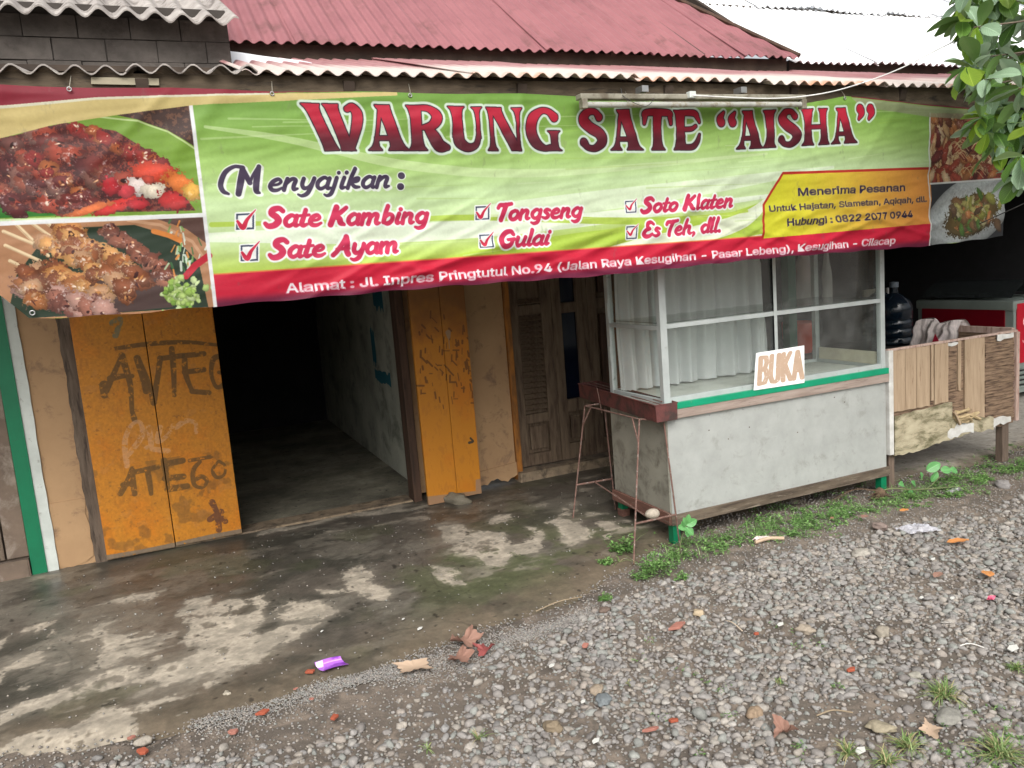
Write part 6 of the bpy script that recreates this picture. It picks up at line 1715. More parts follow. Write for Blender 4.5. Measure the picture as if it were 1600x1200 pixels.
WC = [np.array(lin(c)) for c in ((110, 150, 82), (132, 172, 100), (94, 134, 70), (146, 180, 112), (88, 118, 66), (120, 160, 92))]
def weed_clump(V, F, Cc, c, R, h, n, r, lw=(.5, .35), ls=.011, flat=False):
    for i in range(n):
        a = r.uniform(0, 2 * math.pi); rr_ = R * math.sqrt(r.random())
        base = np.array([c[0] + rr_ * math.cos(a), c[1] + rr_ * math.sin(a), c[2]])
        hh = h * r.uniform(.3, 1) * (1 - .5 * (rr_ / R) ** 2)
        tip = base + np.array([r.gauss(0, .3) * hh, r.gauss(0, .3) * hh, hh])
        for k in range(r.randint(3, 6)):
            t = r.uniform(.3, 1); p = base + (tip - base) * t
            an = r.uniform(0, 2 * math.pi); el = r.uniform(-.1, .7)
            d = np.array([math.cos(an) * math.cos(el), math.sin(an) * math.cos(el), math.sin(el)])
            L = ls * r.uniform(.7, 1.5)
            leaf_quad(V, F, Cc, p, d, (0, 0, 1), L, L * lw[1] * .62, r.choice(WC) * r.uniform(.65, 1.15), bend=.3, nseg=2)
        if r.random() < .25:
            leaf_quad(V, F, Cc, base, (r.gauss(0, .5), r.gauss(0, .5), 1), (0.01, 0, 1), h * r.uniform(.9, 1.8), .0016, r.choice(WC) * 1.05, bend=.4, nseg=3, ob=.4)
r = random.Random(33)
V = []; F = []; Cc = []
strip = [(1075, 858, 14, 30), (1120, 850, 14, 40), (1165, 842, 12, 40), (1210, 828, 16, 60), (1250, 820, 16, 70), (1290, 808, 16, 60), (1330, 800, 12, 40), (1400, 785, 14, 55), (1440, 775, 14, 60), (1480, 762, 14, 60), (1520, 748, 12, 50), (1560, 738, 10, 40), (1600, 730, 8, 30)]
for (px, py, s_, n_c) in strip:
    for k in range(n_c // 3):
        x, y = px + r.gauss(0, 20), py + r.gauss(0, s_ * .6)
        g_ = G(x, y); weed_clump(V, F, Cc, (g_[0], g_[1], -.003), r.uniform(.035, .08), r.uniform(.012, .10), 11, r, ls=r.uniform(.010, .024))
for k in range(60):    # dim sparse growth under the cabinet and right box
    g_ = G(r.uniform(1010, 1560), r.uniform(790, 850) - 0); x = r.uniform(2.4, 5.6); y = r.uniform(3.55, 3.95)
    weed_clump(V, F, Cc, (x, y, 0), r.uniform(.03, .06), r.uniform(.02, .05), 8, r, ls=.014)
for k in range(46):    # low moss-like sprouts in the bottom right corner and gravel
    x, y = (r.gauss(1560, 45), r.gauss(1165, 26)) if k < 26 else (r.uniform(980, 1590), r.uniform(960, 1190))
    g_ = G(x, y); weed_clump(V, F, Cc, (g_[0], g_[1], .004), r.uniform(.02, .05), r.uniform(.012, .03), 7, r, ls=.008)
o = np_mesh('ground_cover', np.array(V), np.array(F), m_weed, np.array(Cc), kind='stuff'); o['label'] = 'low bright green weeds along the foot of the cabinet and the wooden box'
def weed_thing(px, py, R, h, n, label, seed, ls=.014):
    r = random.Random(seed); V = []; F = []; Cc = []; g_ = G(px, py); h *= 1.35
    weed_clump(V, F, Cc, (g_[0], g_[1], 0), R, h, n, r, ls=ls, lw=(.5, .5))
    tag(np_mesh('weed', np.array(V), np.array(F), m_weed, np.array(Cc), loc=(g_[0], g_[1], 0)), label, 'weed', 'weeds round the grill stand')
weed_thing(1030, 893, .085, .10, 120, 'bushy bright green weed in front of the green cabinet leg', 1, .017)
weed_thing(1003, 905, .04, .05, 40, 'small weed at the gravel edge left of the bushy one', 2)
weed_thing(948, 884, .028, .045, 22, 'tiny broad leaved weed alone on the concrete edge', 3, .02)
weed_thing(972, 866, .055, .11, 44, 'taller round leaved weed behind the near grill leg', 4, .024)
weed_thing(946, 938, .03, .03, 36, 'small green weed on the gravel by the puddle edge', 5)
weed_thing(1052, 872, .04, .05, 40, 'low weed between the cabinet leg and the grill leg', 6)
weed_thing(1065, 905, .035, .035, 26, 'flat weed tuft at the start of the gravel right of the bushy one', 7)
# grass tufts
def tuft(px, py, R, h, n, label, seed, dry=.3, parent=None):
    if px > 1200: h *= 1.35; R *= 1.3; n = int(n * 1.3)
    r = random.Random(seed); V = []; F = []; Cc = []; g_ = G(px, py)
    for i in range(n):
        a = r.uniform(0, 2 * math.pi); out = r.uniform(.2, 1.1)
        p = np.array([g_[0] + r.gauss(0, R * .18), g_[1] + r.gauss(0, R * .18), .004])
        d = np.array([math.cos(a) * out, math.sin(a) * out, r.uniform(.35, 1.2)])
        L = h * r.uniform(.5, 1.1)
        col = np.array(lin((176, 166, 124))) if r.random() < dry else np.array(lin(r.choice(((128, 152, 92), (110, 140, 76), (146, 164, 110)))))
        leaf_quad(V, F, Cc, p, d, (0.01, 0, 1), L, .0022, col * r.uniform(.8, 1.1), bend=.55, nseg=5, ob=.4)
    tag(np_mesh('grass_tuft', np.array(V), np.array(F), m_weed, np.array(Cc), loc=(g_[0], g_[1], 0)), label, 'grass', 'grass tufts in the gravel')
tuft(1475, 1092, .05, .105, 90, 'widest spiky grass tuft, right of centre in the foreground gravel', 1)
tuft(1418, 1172, .04, .085, 60, 'pale rooted grass tuft near the bottom edge, below the widest tuft', 2, .45)
tuft(1325, 1180, .03, .07, 40, 'thin grass tuft at the bottom edge beside the curled brown leaf', 3, .4)
tuft(1385, 1195, .03, .075, 44, 'grass tuft cut by the bottom edge, left of the pale rooted one', 4, .3)
tuft(748, 1158, .014, .085, 16, 'single thin upright grass shoot with a white root, bottom centre', 5, .2)
tuft(668, 1172, .014, .06, 14, 'sparse little grass shoot left of the single upright one', 6, .2)
tuft(1562, 1184, .06, .10, 120, 'dense grass clump in the bottom right corner', 7, .15)
tuft(1588, 1048, .03, .05, 40, 'short grass clump at the right edge of the gravel', 8, .1)
tuft(1215, 1068, .03, .03, 26, 'scrappy little grass patch in the middle of the gravel', 9, .3)
tuft(985, 1070, .03, .03, 26, 'brownish flattened grass patch left of centre in the gravel', 10, .6)
tuft(968, 880, .012, .13, 9, 'few long green grass blades rising behind the near grill leg', 11, .05)
# sapling with round leaves by the grill leg
def big_leaf_mesh(name, L, w_, mat, curl=.25, fold=.18, nseg=8, ob=.9, wav=.02, seed=0, peti=0):
    r = random.Random(seed); vs = []; fs = []; cols = []; nw = 4
    for i in range(nseg + 1):
        t = i / nseg
        ww = w_ * math.sin(math.pi * min(1, t ** ob * .97 + .015)) ** .62
        for j in range(-nw, nw + 1):
            s_ = j / nw
            vs.append((ww * s_, L * t, -curl * L * t * t + fold * abs(s_) * ww * 1.4 + wav * L * math.sin(t * 16 + s_ * 2) * abs(s_)))
    W1 = 2 * nw + 1
    for i in range(nseg):
        for j in range(W1 - 1): fs.append((i * W1 + j, i * W1 + j + 1, (i + 1) * W1 + j + 1, (i + 1) * W1 + j))
    me = bpy.data.meshes.new(name); me.from_pydata(vs, [], fs)
    uv = me.uv_layers.new(name='UVMap'); li = [l.vertex_index for l in me.loops]
    uv.data.foreach_set('uv', np.array([((k % W1) / (W1 - 1), (k // W1) / nseg) for k in li], np.float32).ravel())
    me.polygons.foreach_set('use_smooth', [True] * len(me.polygons)); me.materials.append(mat); me.update(); return me
def leaf_material(name, c, c2, under=None, rough=.38, transl=.35):
    m, n, b = new_mat(name); L = n.links
    tcx = N(n, 'ShaderNodeTexCoord'); sp = N(n, 'ShaderNodeSeparateXYZ'); L.new(tcx.outputs['UV'], sp.inputs[0])
    # veins: |u-.5| plus v, banded
    ab = N(n, 'ShaderNodeMath', operation='SUBTRACT'); ab.inputs[1].default_value = .5; L.new(sp.outputs[0], ab.inputs[0])
    ab2 = N(n, 'ShaderNodeMath', operation='ABSOLUTE'); L.new(ab.outputs[0], ab2.inputs[0])
    s1 = N(n, 'ShaderNodeMath', operation='MULTIPLY_ADD'); s1.inputs[1].default_value = -.9; L.new(ab2.outputs[0], s1.inputs[0]); L.new(sp.outputs[1], s1.inputs[2])
    s2 = N(n, 'ShaderNodeMath', operation='MULTIPLY'); s2.inputs[1].default_value = 9; L.new(s1.outputs[0], s2.inputs[0])
    s3 = N(n, 'ShaderNodeMath', operation='FRACT'); L.new(s2.outputs[0], s3.inputs[0])
    v1 = ramp(n, [(0.0, (1, 1, 1)), (.10, (0, 0, 0))]); L.new(s3.outputs[0], v1.inputs[0])
    v2 = ramp(n, [(0.0, (1, 1, 1)), (.035, (0, 0, 0))]); L.new(ab2.outputs[0], v2.inputs[0])
    mxv = N(n, 'ShaderNodeMath', operation='MAXIMUM'); L.new(v1.outputs[0], mxv.inputs[0]); L.new(v2.outputs[0], mxv.inputs[1])
    nz = N(n, 'ShaderNodeTexNoise', Scale=3.0, Detail=4.0); oi = N(n, 'ShaderNodeObjectInfo'); L.new(tcx.outputs['Object'], nz.inputs['Vector'])
    rp = ramp(n, [(.0, c), (1, c2)]); ad = N(n, 'ShaderNodeMath', operation='MULTIPLY_ADD'); ad.inputs[1].default_value = .6; L.new(oi.outputs['Random'], ad.inputs[0])
    n5 = N(n, 'ShaderNodeMath', operation='MULTIPLY'); n5.inputs[1].default_value = .4; L.new(nz.outputs['Fac'], n5.inputs[0]); L.new(n5.outputs[0], ad.inputs[2]); L.new(ad.outputs[0], rp.inputs[0])
    mx = N(n, 'ShaderNodeMix', data_type='RGBA'); vm = N(n, 'ShaderNodeMath', operation='MULTIPLY'); vm.inputs[1].default_value = .45; L.new(mxv.outputs[0], vm.inputs[0]); L.new(vm.outputs[0], mx.inputs[0]); L.new(rp.outputs[0], mx.inputs[6]); mx.inputs[7].default_value = (*[min(1, q * 2.2 + .05) for q in c2], 1)
    col = mx.outputs[2]
    if under:
        ge = N(n, 'ShaderNodeNewGeometry'); m2 = N(n, 'ShaderNodeMix', data_type='RGBA'); L.new(ge.outputs['Backfacing'], m2.inputs[0]); L.new(col, m2.inputs[6]); m2.inputs[7].default_value = (*under, 1); col = m2.outputs[2]
    L.new(col, b.inputs['Base Color']); b.inputs['Roughness'].default_value = rough
    bp = N(n, 'ShaderNodeBump', Strength=.4, Distance=.001); L.new(mxv.outputs[0], bp.inputs['Height']); L.new(bp.outputs[0], b.inputs['Normal'])
    tr = N(n, 'ShaderNodeBsdfTranslucent'); L.new(col, tr.inputs['Color']); ms = N(n, 'ShaderNodeMixShader'); ms.inputs[0].default_value = transl
    L.new(b.outputs[0], ms.inputs[1]); L.new(tr.outputs[0], ms.inputs[2]); L.new(ms.outputs[0], n.nodes['Material Output'].inputs['Surface'])
    return m
def leaf_obj(me, name, parent, p, d, roll=0.0, sc=1.0, up=(0, 0, 1)):
    d = Vector(d).normalized(); u = Vector(up); x = d.cross(u)
    if x.length < 1e-3: x = Vector((1, 0, 0))
    x.normalize(); z = x.cross(d)
    M = Matrix((x, d, z)).transposed(); M = M @ Matrix.Rotation(roll, 3, 'Y')
    o = bpy.data.objects.new(name, me); COL.objects.link(o); o.parent = parent
    o.location = Vector(p) - wloc(parent); o.rotation_euler = M.to_euler(); o.scale = (sc, sc, sc); return o
m_sap = leaf_material('sapling_leaf', lin((88, 148, 84)), lin((112, 172, 104)), transl=.25)
m_stemg = pm('green_stem', lin((110, 122, 80)), lin((96, 100, 70)), rough=.7)
spb = G(1062, 866); spt = PY(1072, 822, spb[1] - .03)
sp_ = thing('sapling', 'young sapling with six round green leaves at the near corner of the cabinet', 'plant', (spb[0], spb[1], 0))
q = MB(); q.tube(spline([tuple(spb), ((spb[0] + spt[0]) / 2 - .008, spb[1] - .01, spt[2] * .5), tuple(spt)], 5), .0035, 6); q.build('stem', m_stemg, sp_, smooth=True)
slm = big_leaf_mesh('sapling_leaf', .062, .022, m_sap, curl=.2, seed=2)
for (dx, dz, k_, z_) in ((-.9, .15, .95, 0), (-.35, .75, .9, .004), (.25, 1.0, .9, .01), (1.0, .35, 1.05, .006), (.45, -.55, .9, -.008), (.05, -.9, .8, -.01), (-.7, .55, .7, .006)):
    leaf_obj(slm, 'leaf', sp_, (spt[0], spt[1], spt[2] + z_), (dx, -.35, dz), sc=k_, up=(0, -1, .35))
# uprooted plant lying over the weeds
up_ = thing('uprooted_plant', 'pulled up plant with a muddy root ball lying across the weeds', 'plant', tuple(G(1372, 784)))
ub = G(1368, 782); uc = PY(1375, 768, ub[1]);
m_root = pm('muddy_roots', lin((104, 84, 66)), lin((74, 60, 48)), scale=30, rough=.95, bump=.6)
rr2 = random.Random(3); q = MB()
for i in range(46):
    a = rr2.uniform(-2.6, -.2) if i % 3 else rr2.uniform(-3.6, .6); l_ = rr2.uniform(.04, .11)
    p0_ = np.array([uc[0], uc[1], uc[2]]); d_ = np.array([math.cos(a), rr2.uniform(-.6, .3), math.sin(a) * .8]) * l_
    q.tube([tuple(p0_), tuple(p0_ + d_ * .5 + np.array([rr2.gauss(0, .008) for _ in range(3)])), tuple(np.maximum(p0_ + d_, [-9, -9, .003]))], [.0055, .0035, .0014], 5)
for l_ in (.34, .28): q.tube(spline([tuple(uc), (uc[0] - l_ * .5, uc[1] + .05, uc[2] + .03), (uc[0] - l_, uc[1] + .1, .01)], 5), .002, 5)
q.build('root', m_root, up_)
q = MB(); q.lathe([(0, -.03), (.02, -.026), (.034, -.008), (.03, .012), (.015, .026), (0, .028)], (uc[0], uc[1], uc[2] - .005), 12)
q.v = [tuple(np.array(p_) + .008 * np.array([mnoise.noise(Vector(p_) * 60), mnoise.noise(Vector(p_) * 50), mnoise.noise(Vector(p_) * 70)])) for p_ in q.v]
q.build('mud_ball', m_root, up_, smooth=True)
sA = np.array(uc); 
for i, (pts_, r_) in enumerate((([(1375, 768), (1395, 763), (1430, 765), (1475, 762), (1500, 760)], .0045), ([(1430, 765), (1450, 762), (1468, 745)], .003), ([(1400, 763), (1440, 768), (1470, 770)], .003), ([(1480, 762), (1492, 758), (1500, 770)], .003))):
    q = MB(); q.tube(spline([tuple(PY(px, py, uc[1] - .04 * k)) for k, (px, py) in enumerate(pts_)], 5), r_, 6); q.build('stem', m_stemg, up_, smooth=True)
for (px, py, d, k_) in ((1430, 758, (-.6, 0, .5), .9), (1448, 735, (.5, 0, .3), 1.5), (1470, 735, (.9, 0, .0), 1.2), (1425, 765, (-.7, 0, -.1), .8), (1455, 752, (.3, 0, .6), 1.1), (1412, 757, (-.8, 0, .3), .9), (1440, 748, (-.3, 0, .8), .8), (1495, 765, (.6, 0, -.2), .8), (1484, 733, (.8, 0, -.3), 1.0)):
    leaf_obj(slm, 'leaf', up_, PY(px, py, uc[1] - .03), (d[0], -.3, d[2]), sc=k_, up=(0, -1, .6))

# ================================================================== TREE at the right
tr_ = thing('broadleaf_tree', 'leafy green tree reaching into the upper right corner in front of the banner', 'tree', (5.35, 2.35, 0))
m_bark = pm('grey_brown_bark', lin((112, 100, 86)), lin((84, 74, 64)), scale=12, stretch=(1, 1, .4), rough=.9, bump=.8, bscale=40)
q = MB(); q.tube(spline([(5.35, 2.35, -.05), (5.32, 2.38, .8), (5.4, 2.35, 1.7), (5.3, 2.4, 2.6), (5.35, 2.4, 3.6), (5.3, 2.45, 4.6)], 5), [.15 - .0045 * i for i in range(26)], 12)
q.build('trunk', m_bark, tr_, smooth=True)
m_leafA = leaf_material('tree_leaf', lin((56, 88, 40)), lin((102, 140, 56)), under=lin((150, 172, 146)), rough=.33, transl=.35)
m_leafY = leaf_material('young_backlit_leaf', lin((130, 168, 58)), lin((158, 188, 70)), under=lin((150, 176, 120)), rough=.4, transl=.6)  # young leaves; the bright yellow-green also paints in back-light
m_leafB = leaf_material('pale_leaf', lin((122, 152, 118)), lin((150, 176, 146)), under=lin((104, 136, 76)), rough=.4, transl=.25)
lms = [big_leaf_mesh('leaf_mesh', .150, .040, m, curl=c, fold=f_, ob=o_, seed=i, wav=w__) for i, (m, c, f_, o_, w__) in enumerate(((m_leafA, .25, .2, 1.55, .008), (m_leafA, .05, .35, 1.4, .014), (m_leafB, .35, .15, 1.6, .008), (m_leafY, .2, .25, 1.5, .008), (m_leafY, -.1, .3, 1.4, .014), (m_leafB, .15, .4, 1.35, .016)))]
rt = random.Random(77)
twigs = []
def twig(pts, r0):
    q = MB(); sp = spline(pts, 5); q.tube(sp, [r0 * (1 - .75 * i / (len(sp) - 1)) for i in range(len(sp))], 6); q.build('branch', m_bark, tr_, smooth=True); return sp
EDGE = [(1478, -40), (1470, 20), (1485, 60), (1472, 100), (1492, 130), (1500, 170), (1512, 215), (1528, 250), (1575, 285)]
nl = 0
EXTRA = []
SEEDS = []
for i in range(72):       # twig ends spread over the crown's visible corner
    py = rt.uniform(-60, 285); ex = np.interp(py, [e[1] for e in EDGE], [e[0] for e in EDGE]); px = ex + 26 + abs(rt.gauss(0, 62)); 
    if px > 1680: px = rt.uniform(ex + 20, 1640)
    if py > 225: px = max(px, 1530)
    y = rt.uniform(2.35, 3.0) if i < 42 else rt.uniform(2.75, 3.15); SEEDS.append(PY(px, py, y))
for i, e in enumerate(SEEDS):
    tz = min(4.4, max(1.9, e[2] + rt.uniform(-.1, .5)))
    st0 = (5.33, 2.38, tz); md = (e[0] * .45 + 5.33 * .55, (e[1] + 2.38) / 2 + rt.uniform(-.1, .1), (e[2] + tz) / 2 + .08)
    if i < 26: sp = twig([st0, md, tuple(e)], .012)
    else: sp = [np.array(q_) for q_ in spline([st0, md, tuple(e)], 5)]
    dirv = np.array(sp[-1]) - np.array(sp[-3]); dirv /= np.linalg.norm(dirv)
    for k in range(rt.randint(6, 8)):
        a = 2 * math.pi * k / 7 + rt.uniform(-.4, .4)
        side = np.array([math.sin(a) * .35, math.cos(a) * .8, math.sin(a)]) 
        d = dirv * rt.uniform(.1, .9) + side * rt.uniform(.6, 1.1) + np.array([0, 0, -.25])
        p = np.array(sp[-1]) - dirv * rt.uniform(0, .07)
        me = rt.choice((lms[0], lms[0], lms[1], lms[2], lms[2], lms[3], lms[4], lms[5]))
        rl, sc_ = rt.uniform(-.7, .7), rt.uniform(.62, 1.05)
        if i < 42: leaf_obj(me, 'leaf', tr_, p, d, roll=rl, sc=sc_); nl += 1
        else: EXTRA.append((me, p, d, rl, sc_))
print('leaves', nl)
# the leaves past the first 300, joined
by_mat = {}
for (me, p, d, rl, sc_) in EXTRA:
    dd = Vector(d).normalized(); x_ = dd.cross(Vector((0, 0, 1))); x_.normalize(); z_ = x_.cross(dd)
    M = Matrix((x_, dd, z_)).transposed() @ Matrix.Rotation(rl, 3, 'Y')
    by_mat.setdefault(me.materials[0].name, []).append((me, p, M, sc_))
q = MB(); uvs = []; mats_ = []
for k_, (mn, lst) in enumerate(by_mat.items()):
    mats_.append(bpy.data.materials[mn]); q.cur = k_
    for (me, p, M, sc_) in lst:
        q.add([tuple(M @ (v.co * sc_) + Vector(p)) for v in me.vertices], [tuple(f.vertices) for f in me.polygons])
        uu = np.zeros((len(me.vertices), 2)); 
        for l_ in me.loops: uu[l_.vertex_index] = me.uv_layers[0].data[l_.index].uv[:]
        uvs.append(uu)
UVX = np.concatenate(uvs)
q.build('leaves', mats_, tr_, smooth=True, kind='stuff', fix=False, uv=lambda co: UVX)
# the rest of the crown, out of frame, as one mass
V = []; F = []; Cc = []
for i in range(3800):
    a = rt.uniform(0, 2 * math.pi); rr_ = rt.uniform(.3, 1.9); z = rt.uniform(2.3, 5.4)
    c = np.array([5.75 + rr_ * math.cos(a) * .95, 2.2 + rr_ * math.sin(a) * .8, z])
    q_ = CR.T @ (c - np.array([0, 0, CAMH])); 
    if q_[2] > 0 and 800 + FOC * q_[0] / q_[2] < 1560 + 40 * rt.random() and z < 4.5: continue
    if c[1] > 3.25 and z < 2.7: continue
    an = rt.uniform(0, 2 * math.pi); el = rt.uniform(-.9, .4)
    leaf_quad(V, F, Cc, c, (math.cos(an) * math.cos(el), math.sin(an) * math.cos(el), math.sin(el)), (0.02, 0, 1), .13 * rt.uniform(.6, 1.1), .03, np.array(lin(rt.choice(((84, 120, 58), (104, 142, 64), (120, 150, 110))))) * rt.uniform(.7, 1.2), nseg=3)
o = np_mesh('leaves', np.array(V), np.array(F), m_weed, np.array(Cc), parent=tr_, kind='stuff', loc=(5.35, 2.35, 0)); 

# ================================================================== LITTER, LEAVES, SHARDS, NOTABLE STONES
m_terra = pm('broken_red_tile', lin((164, 86, 62)), lin((142, 70, 50)), scale=20, rough=.85, bump=.3, dirt=(lin((120, 92, 76)), .2, 30))
m_terra2 = pm('pale_pink_tile', lin((164, 112, 98)), lin((146, 96, 84)), scale=20, rough=.85, bump=.3, dirt=(lin((132, 112, 98)), .35, 30))
def shard(px, py, w_, h_, mat, label, seed, th=.010, tilt=.15):
    r = random.Random(seed); c = G(px, py); n = r.randint(4, 6); mpp = 1 / 300
    pts_ = [];
    for k in range(n):
        a = 2 * math.pi * (k + r.uniform(-.25, .25)) / n
        pts_.append((math.cos(a) * w_ * r.uniform(.75, 1.05), math.sin(a) * h_ * r.uniform(.75, 1.05)))
    zg = .008
    q = MB(); tx, ty = r.uniform(-tilt, tilt), r.uniform(-tilt, tilt)
    q.prism(pts_, lambda u, v: (c[0] + u, c[1] + v, zg + .012 + u * tx + v * ty), (0, 0, th))
    o = q.build('tile_shard', mat, loc=(c[0], c[1], 0)); bv = o.modifiers.new('b', 'BEVEL'); bv.width = .0015; bv.segments = 2
    return tag(o, label, 'tile shard', 'broken red roof tile shards')
shard(410, 1123, .030, .017, m_terra, 'bright orange red tile shard lying in the mud at lower left', 1)
shard(485, 1058, .026, .020, m_terra, 'orange tile shard just below left of the purple wrapper', 2)
shard(524, 1130, .020, .020, m_terra, 'small triangular orange shard alone in the brown mud', 3)
shard(207, 1162, .015, .010, m_terra2, 'little pinkish shard beside a pale pebble at the lower left edge', 4)
shard(224, 1184, .024, .020, m_terra, 'orange shard at the bottom left beside two grey stones', 5)
shard(366, 1153, .020, .014, m_terra2, 'pale pink shard among the first gravel at lower left', 6)
shard(463, 1084, .014, .007, m_terra2, 'flat rosy shard on the grit drift', 7, th=.004)
shard(488, 1100, .012, .009, m_terra2, 'tiny rosy shard at the lower side of the grit drift', 17, th=.004)
shard(1058, 987, .050, .026, m_terra2, 'largest pinkish red tile shard in the middle of the gravel', 8, th=.012)
shard(1053, 1136, .022, .014, m_terra, 'small bright red shard low in the gravel', 9)
shard(1018, 1150, .034, .010, m_terra2, 'long thin pinkish shard left of the small bright red one', 10)
shard(1330, 1056, .022, .013, m_terra, 'red shard left of the widest grass tuft', 11)
shard(1182, 999, .014, .009, m_terra, 'little orange shard in the upper middle gravel', 12)
shard(915, 1017, .016, .014, m_terra2, 'salmon coloured shard at the left of the gravel', 13)
shard(1300, 816, .016, .010, m_terra2, 'dull reddish shard at the weed edge in front of the cabinet', 14)
# white chips on the wet floor
m_chip = pm('white_chip', (.62, .62, .58), rough=.6)
for i, (px, py, s_, lab) in enumerate(((657, 990, .013, 'white angular chip alone on the wet concrete'), (631, 975, .007, 'small white sliver above the angular chip'), (504, 994, .007, 'tiny pale chip below the wet edge'), (864, 1150, .0, ''), (1063, 1049, .0, ''), (912, 1106, .010, 'small white triangular chip in the gravel'), (863, 1049, .013, 'white rounded chip at the left of the gravel'), (1052, 925, .008, 'little white pebble near the weeds'), (1467, 1024, .006, 'tiny white pebble in the right gravel'), (932, 1168, .014, 'white paper scrap near the bottom centre'), (1345, 1184, .018, 'white rectangular scrap by the bottom grass tufts'), (1220, 984, .015, 'curled white scrap in the middle right gravel'), (1440, 942, .010, 'white torn scrap in the upper right gravel'), (1488, 943, .011, 'second white scrap, right of the torn one'), (1583, 1022, .022, 'crumpled white paper scrap at the right edge of the gravel'), (1328, 807, .006, 'speck of white plastic near the weed edge'), (1458, 881, .012, 'small white scrap above the orange leaf'))):
    if s_ == 0: continue
    c = G(px, py); q = MB(); q.prism([(-s_, -s_ * .4), (s_ * .4, -s_ * .7), (s_, s_ * .1), (s_ * .1, s_ * .8), (-s_ * .8, s_ * .5)], lambda u, v: (c[0] + u, c[1] + v, .024 + u * .25), (0, 0, .003))
    tag(q.build('white_scrap', m_chip, loc=(c[0], c[1], 0)), lab, 'scrap', 'white chips and scraps on the ground')
# purple wrapper
pw = Canvas(0, 1, 0, 1, 120, lambda a, b: (a, b)); pw.a[:] = np.array([136, 70, 176], np.float32) / 255
pw.blend(sstep(.5, .6, vnoise(120, 120, 40, 9, 3)), (186, 120, 216), .7)
pw.blend(pw.fill_poly([(4, 70), (30, 66), (32, 110), (4, 114)]), (226, 206, 232), .9); pw.blend(pw.fill_stroke([(36, 92), (112, 96)], [4, 3]), (206, 160, 226), .9); pw.blend(pw.fill_stroke([(40, 40), (108, 46)], [6, 5]), (132, 60, 178), .7)
c = G(519, 1047)
def wr(u, v):
    x = (u - .5) * .098 - (v - .5) * .02; y = (v - .5) * .062
    return (c[0] + x * 1.1, c[1] + y * 1.25, .022 + .004 * math.sin(u * 3.1) + .003 * math.cos(v * 7) + (.01 if v > .85 else 0))
q = MB(); q.grid(wr, 14, 10)
tag(q.build('purple_wrapper', img_mat('purple_foil', pw.a, rough=.3), loc=tuple(c), smooth=True, fix=False, uv=lambda co: np.stack([(co[:, 0] - co[:, 0].min()) / np.ptp(co[:, 0]), (co[:, 1] - co[:, 1].min()) / np.ptp(co[:, 1])], 1)), 'shiny purple plastic sachet lying on the wet concrete', 'wrapper')
# crumpled clear plastic
m_cp = new_mat('crumpled_clear_plastic')[0]; b = m_cp.node_tree.nodes['Principled BSDF']; b.inputs['Base Color'].default_value = (.55, .55, .60, 1); b.inputs['Roughness'].default_value = .2; b.inputs['Alpha'].default_value = .55
c = G(1434, 833)
def cpf(u, v):
    x = (u - .5) * .16; y = (v - .5) * .10; k = math.sin(math.pi * u) * math.sin(math.pi * v)
    return (c[0] + x + .02 * mnoise.noise(Vector((u * 5, v * 5, 1))), c[1] + y - x * .4 + .02 * mnoise.noise(Vector((u * 5, v * 5, 4))), .022 + .03 * k + .02 * mnoise.noise(Vector((u * 7, v * 7, 8))))
q = MB(); q.grid(cpf, 22, 16); tag(q.build('plastic_bag', m_cp, loc=tuple(c), fix=False), 'crumpled clear plastic bag lying on the gravel right of the cabinet', 'bag')
q = MB(); c = G(1492, 772); q.grid(lambda u, v: (c[0] + (u - .5) * .10, c[1] + (v - .5) * .05, .02 + .015 * mnoise.noise(Vector((u * 4, v * 4, 0))) + .012 * u), 12, 8); tag(q.build('foil_wrapper', pm('silver_foil', (.6, .6, .62), rough=.25, metal=.7), fix=False), 'silver foil wrapper in the weeds beneath the wooden box', 'wrapper')
for (px, py, w_, lab, col) in ((1190, 847, .05, 'flattened pale wrapper with a red end at the weed edge', (206, 190, 184)), (1549, 942, .02, 'bright pink candy wrapper at the right edge of the gravel', (216, 90, 120))):
    c = G(px, py); q = MB(); q.grid(lambda u, v: (c[0] + (u - .5) * w_ * 2, c[1] + (v - .5) * w_ * .8, .024 + .008 * math.sin(u * 8 + v * 5)), 10, 5); tag(q.build('wrapper', pm('wrapper_' + str(px), lin(col), rough=.4), fix=False), lab, 'wrapper')
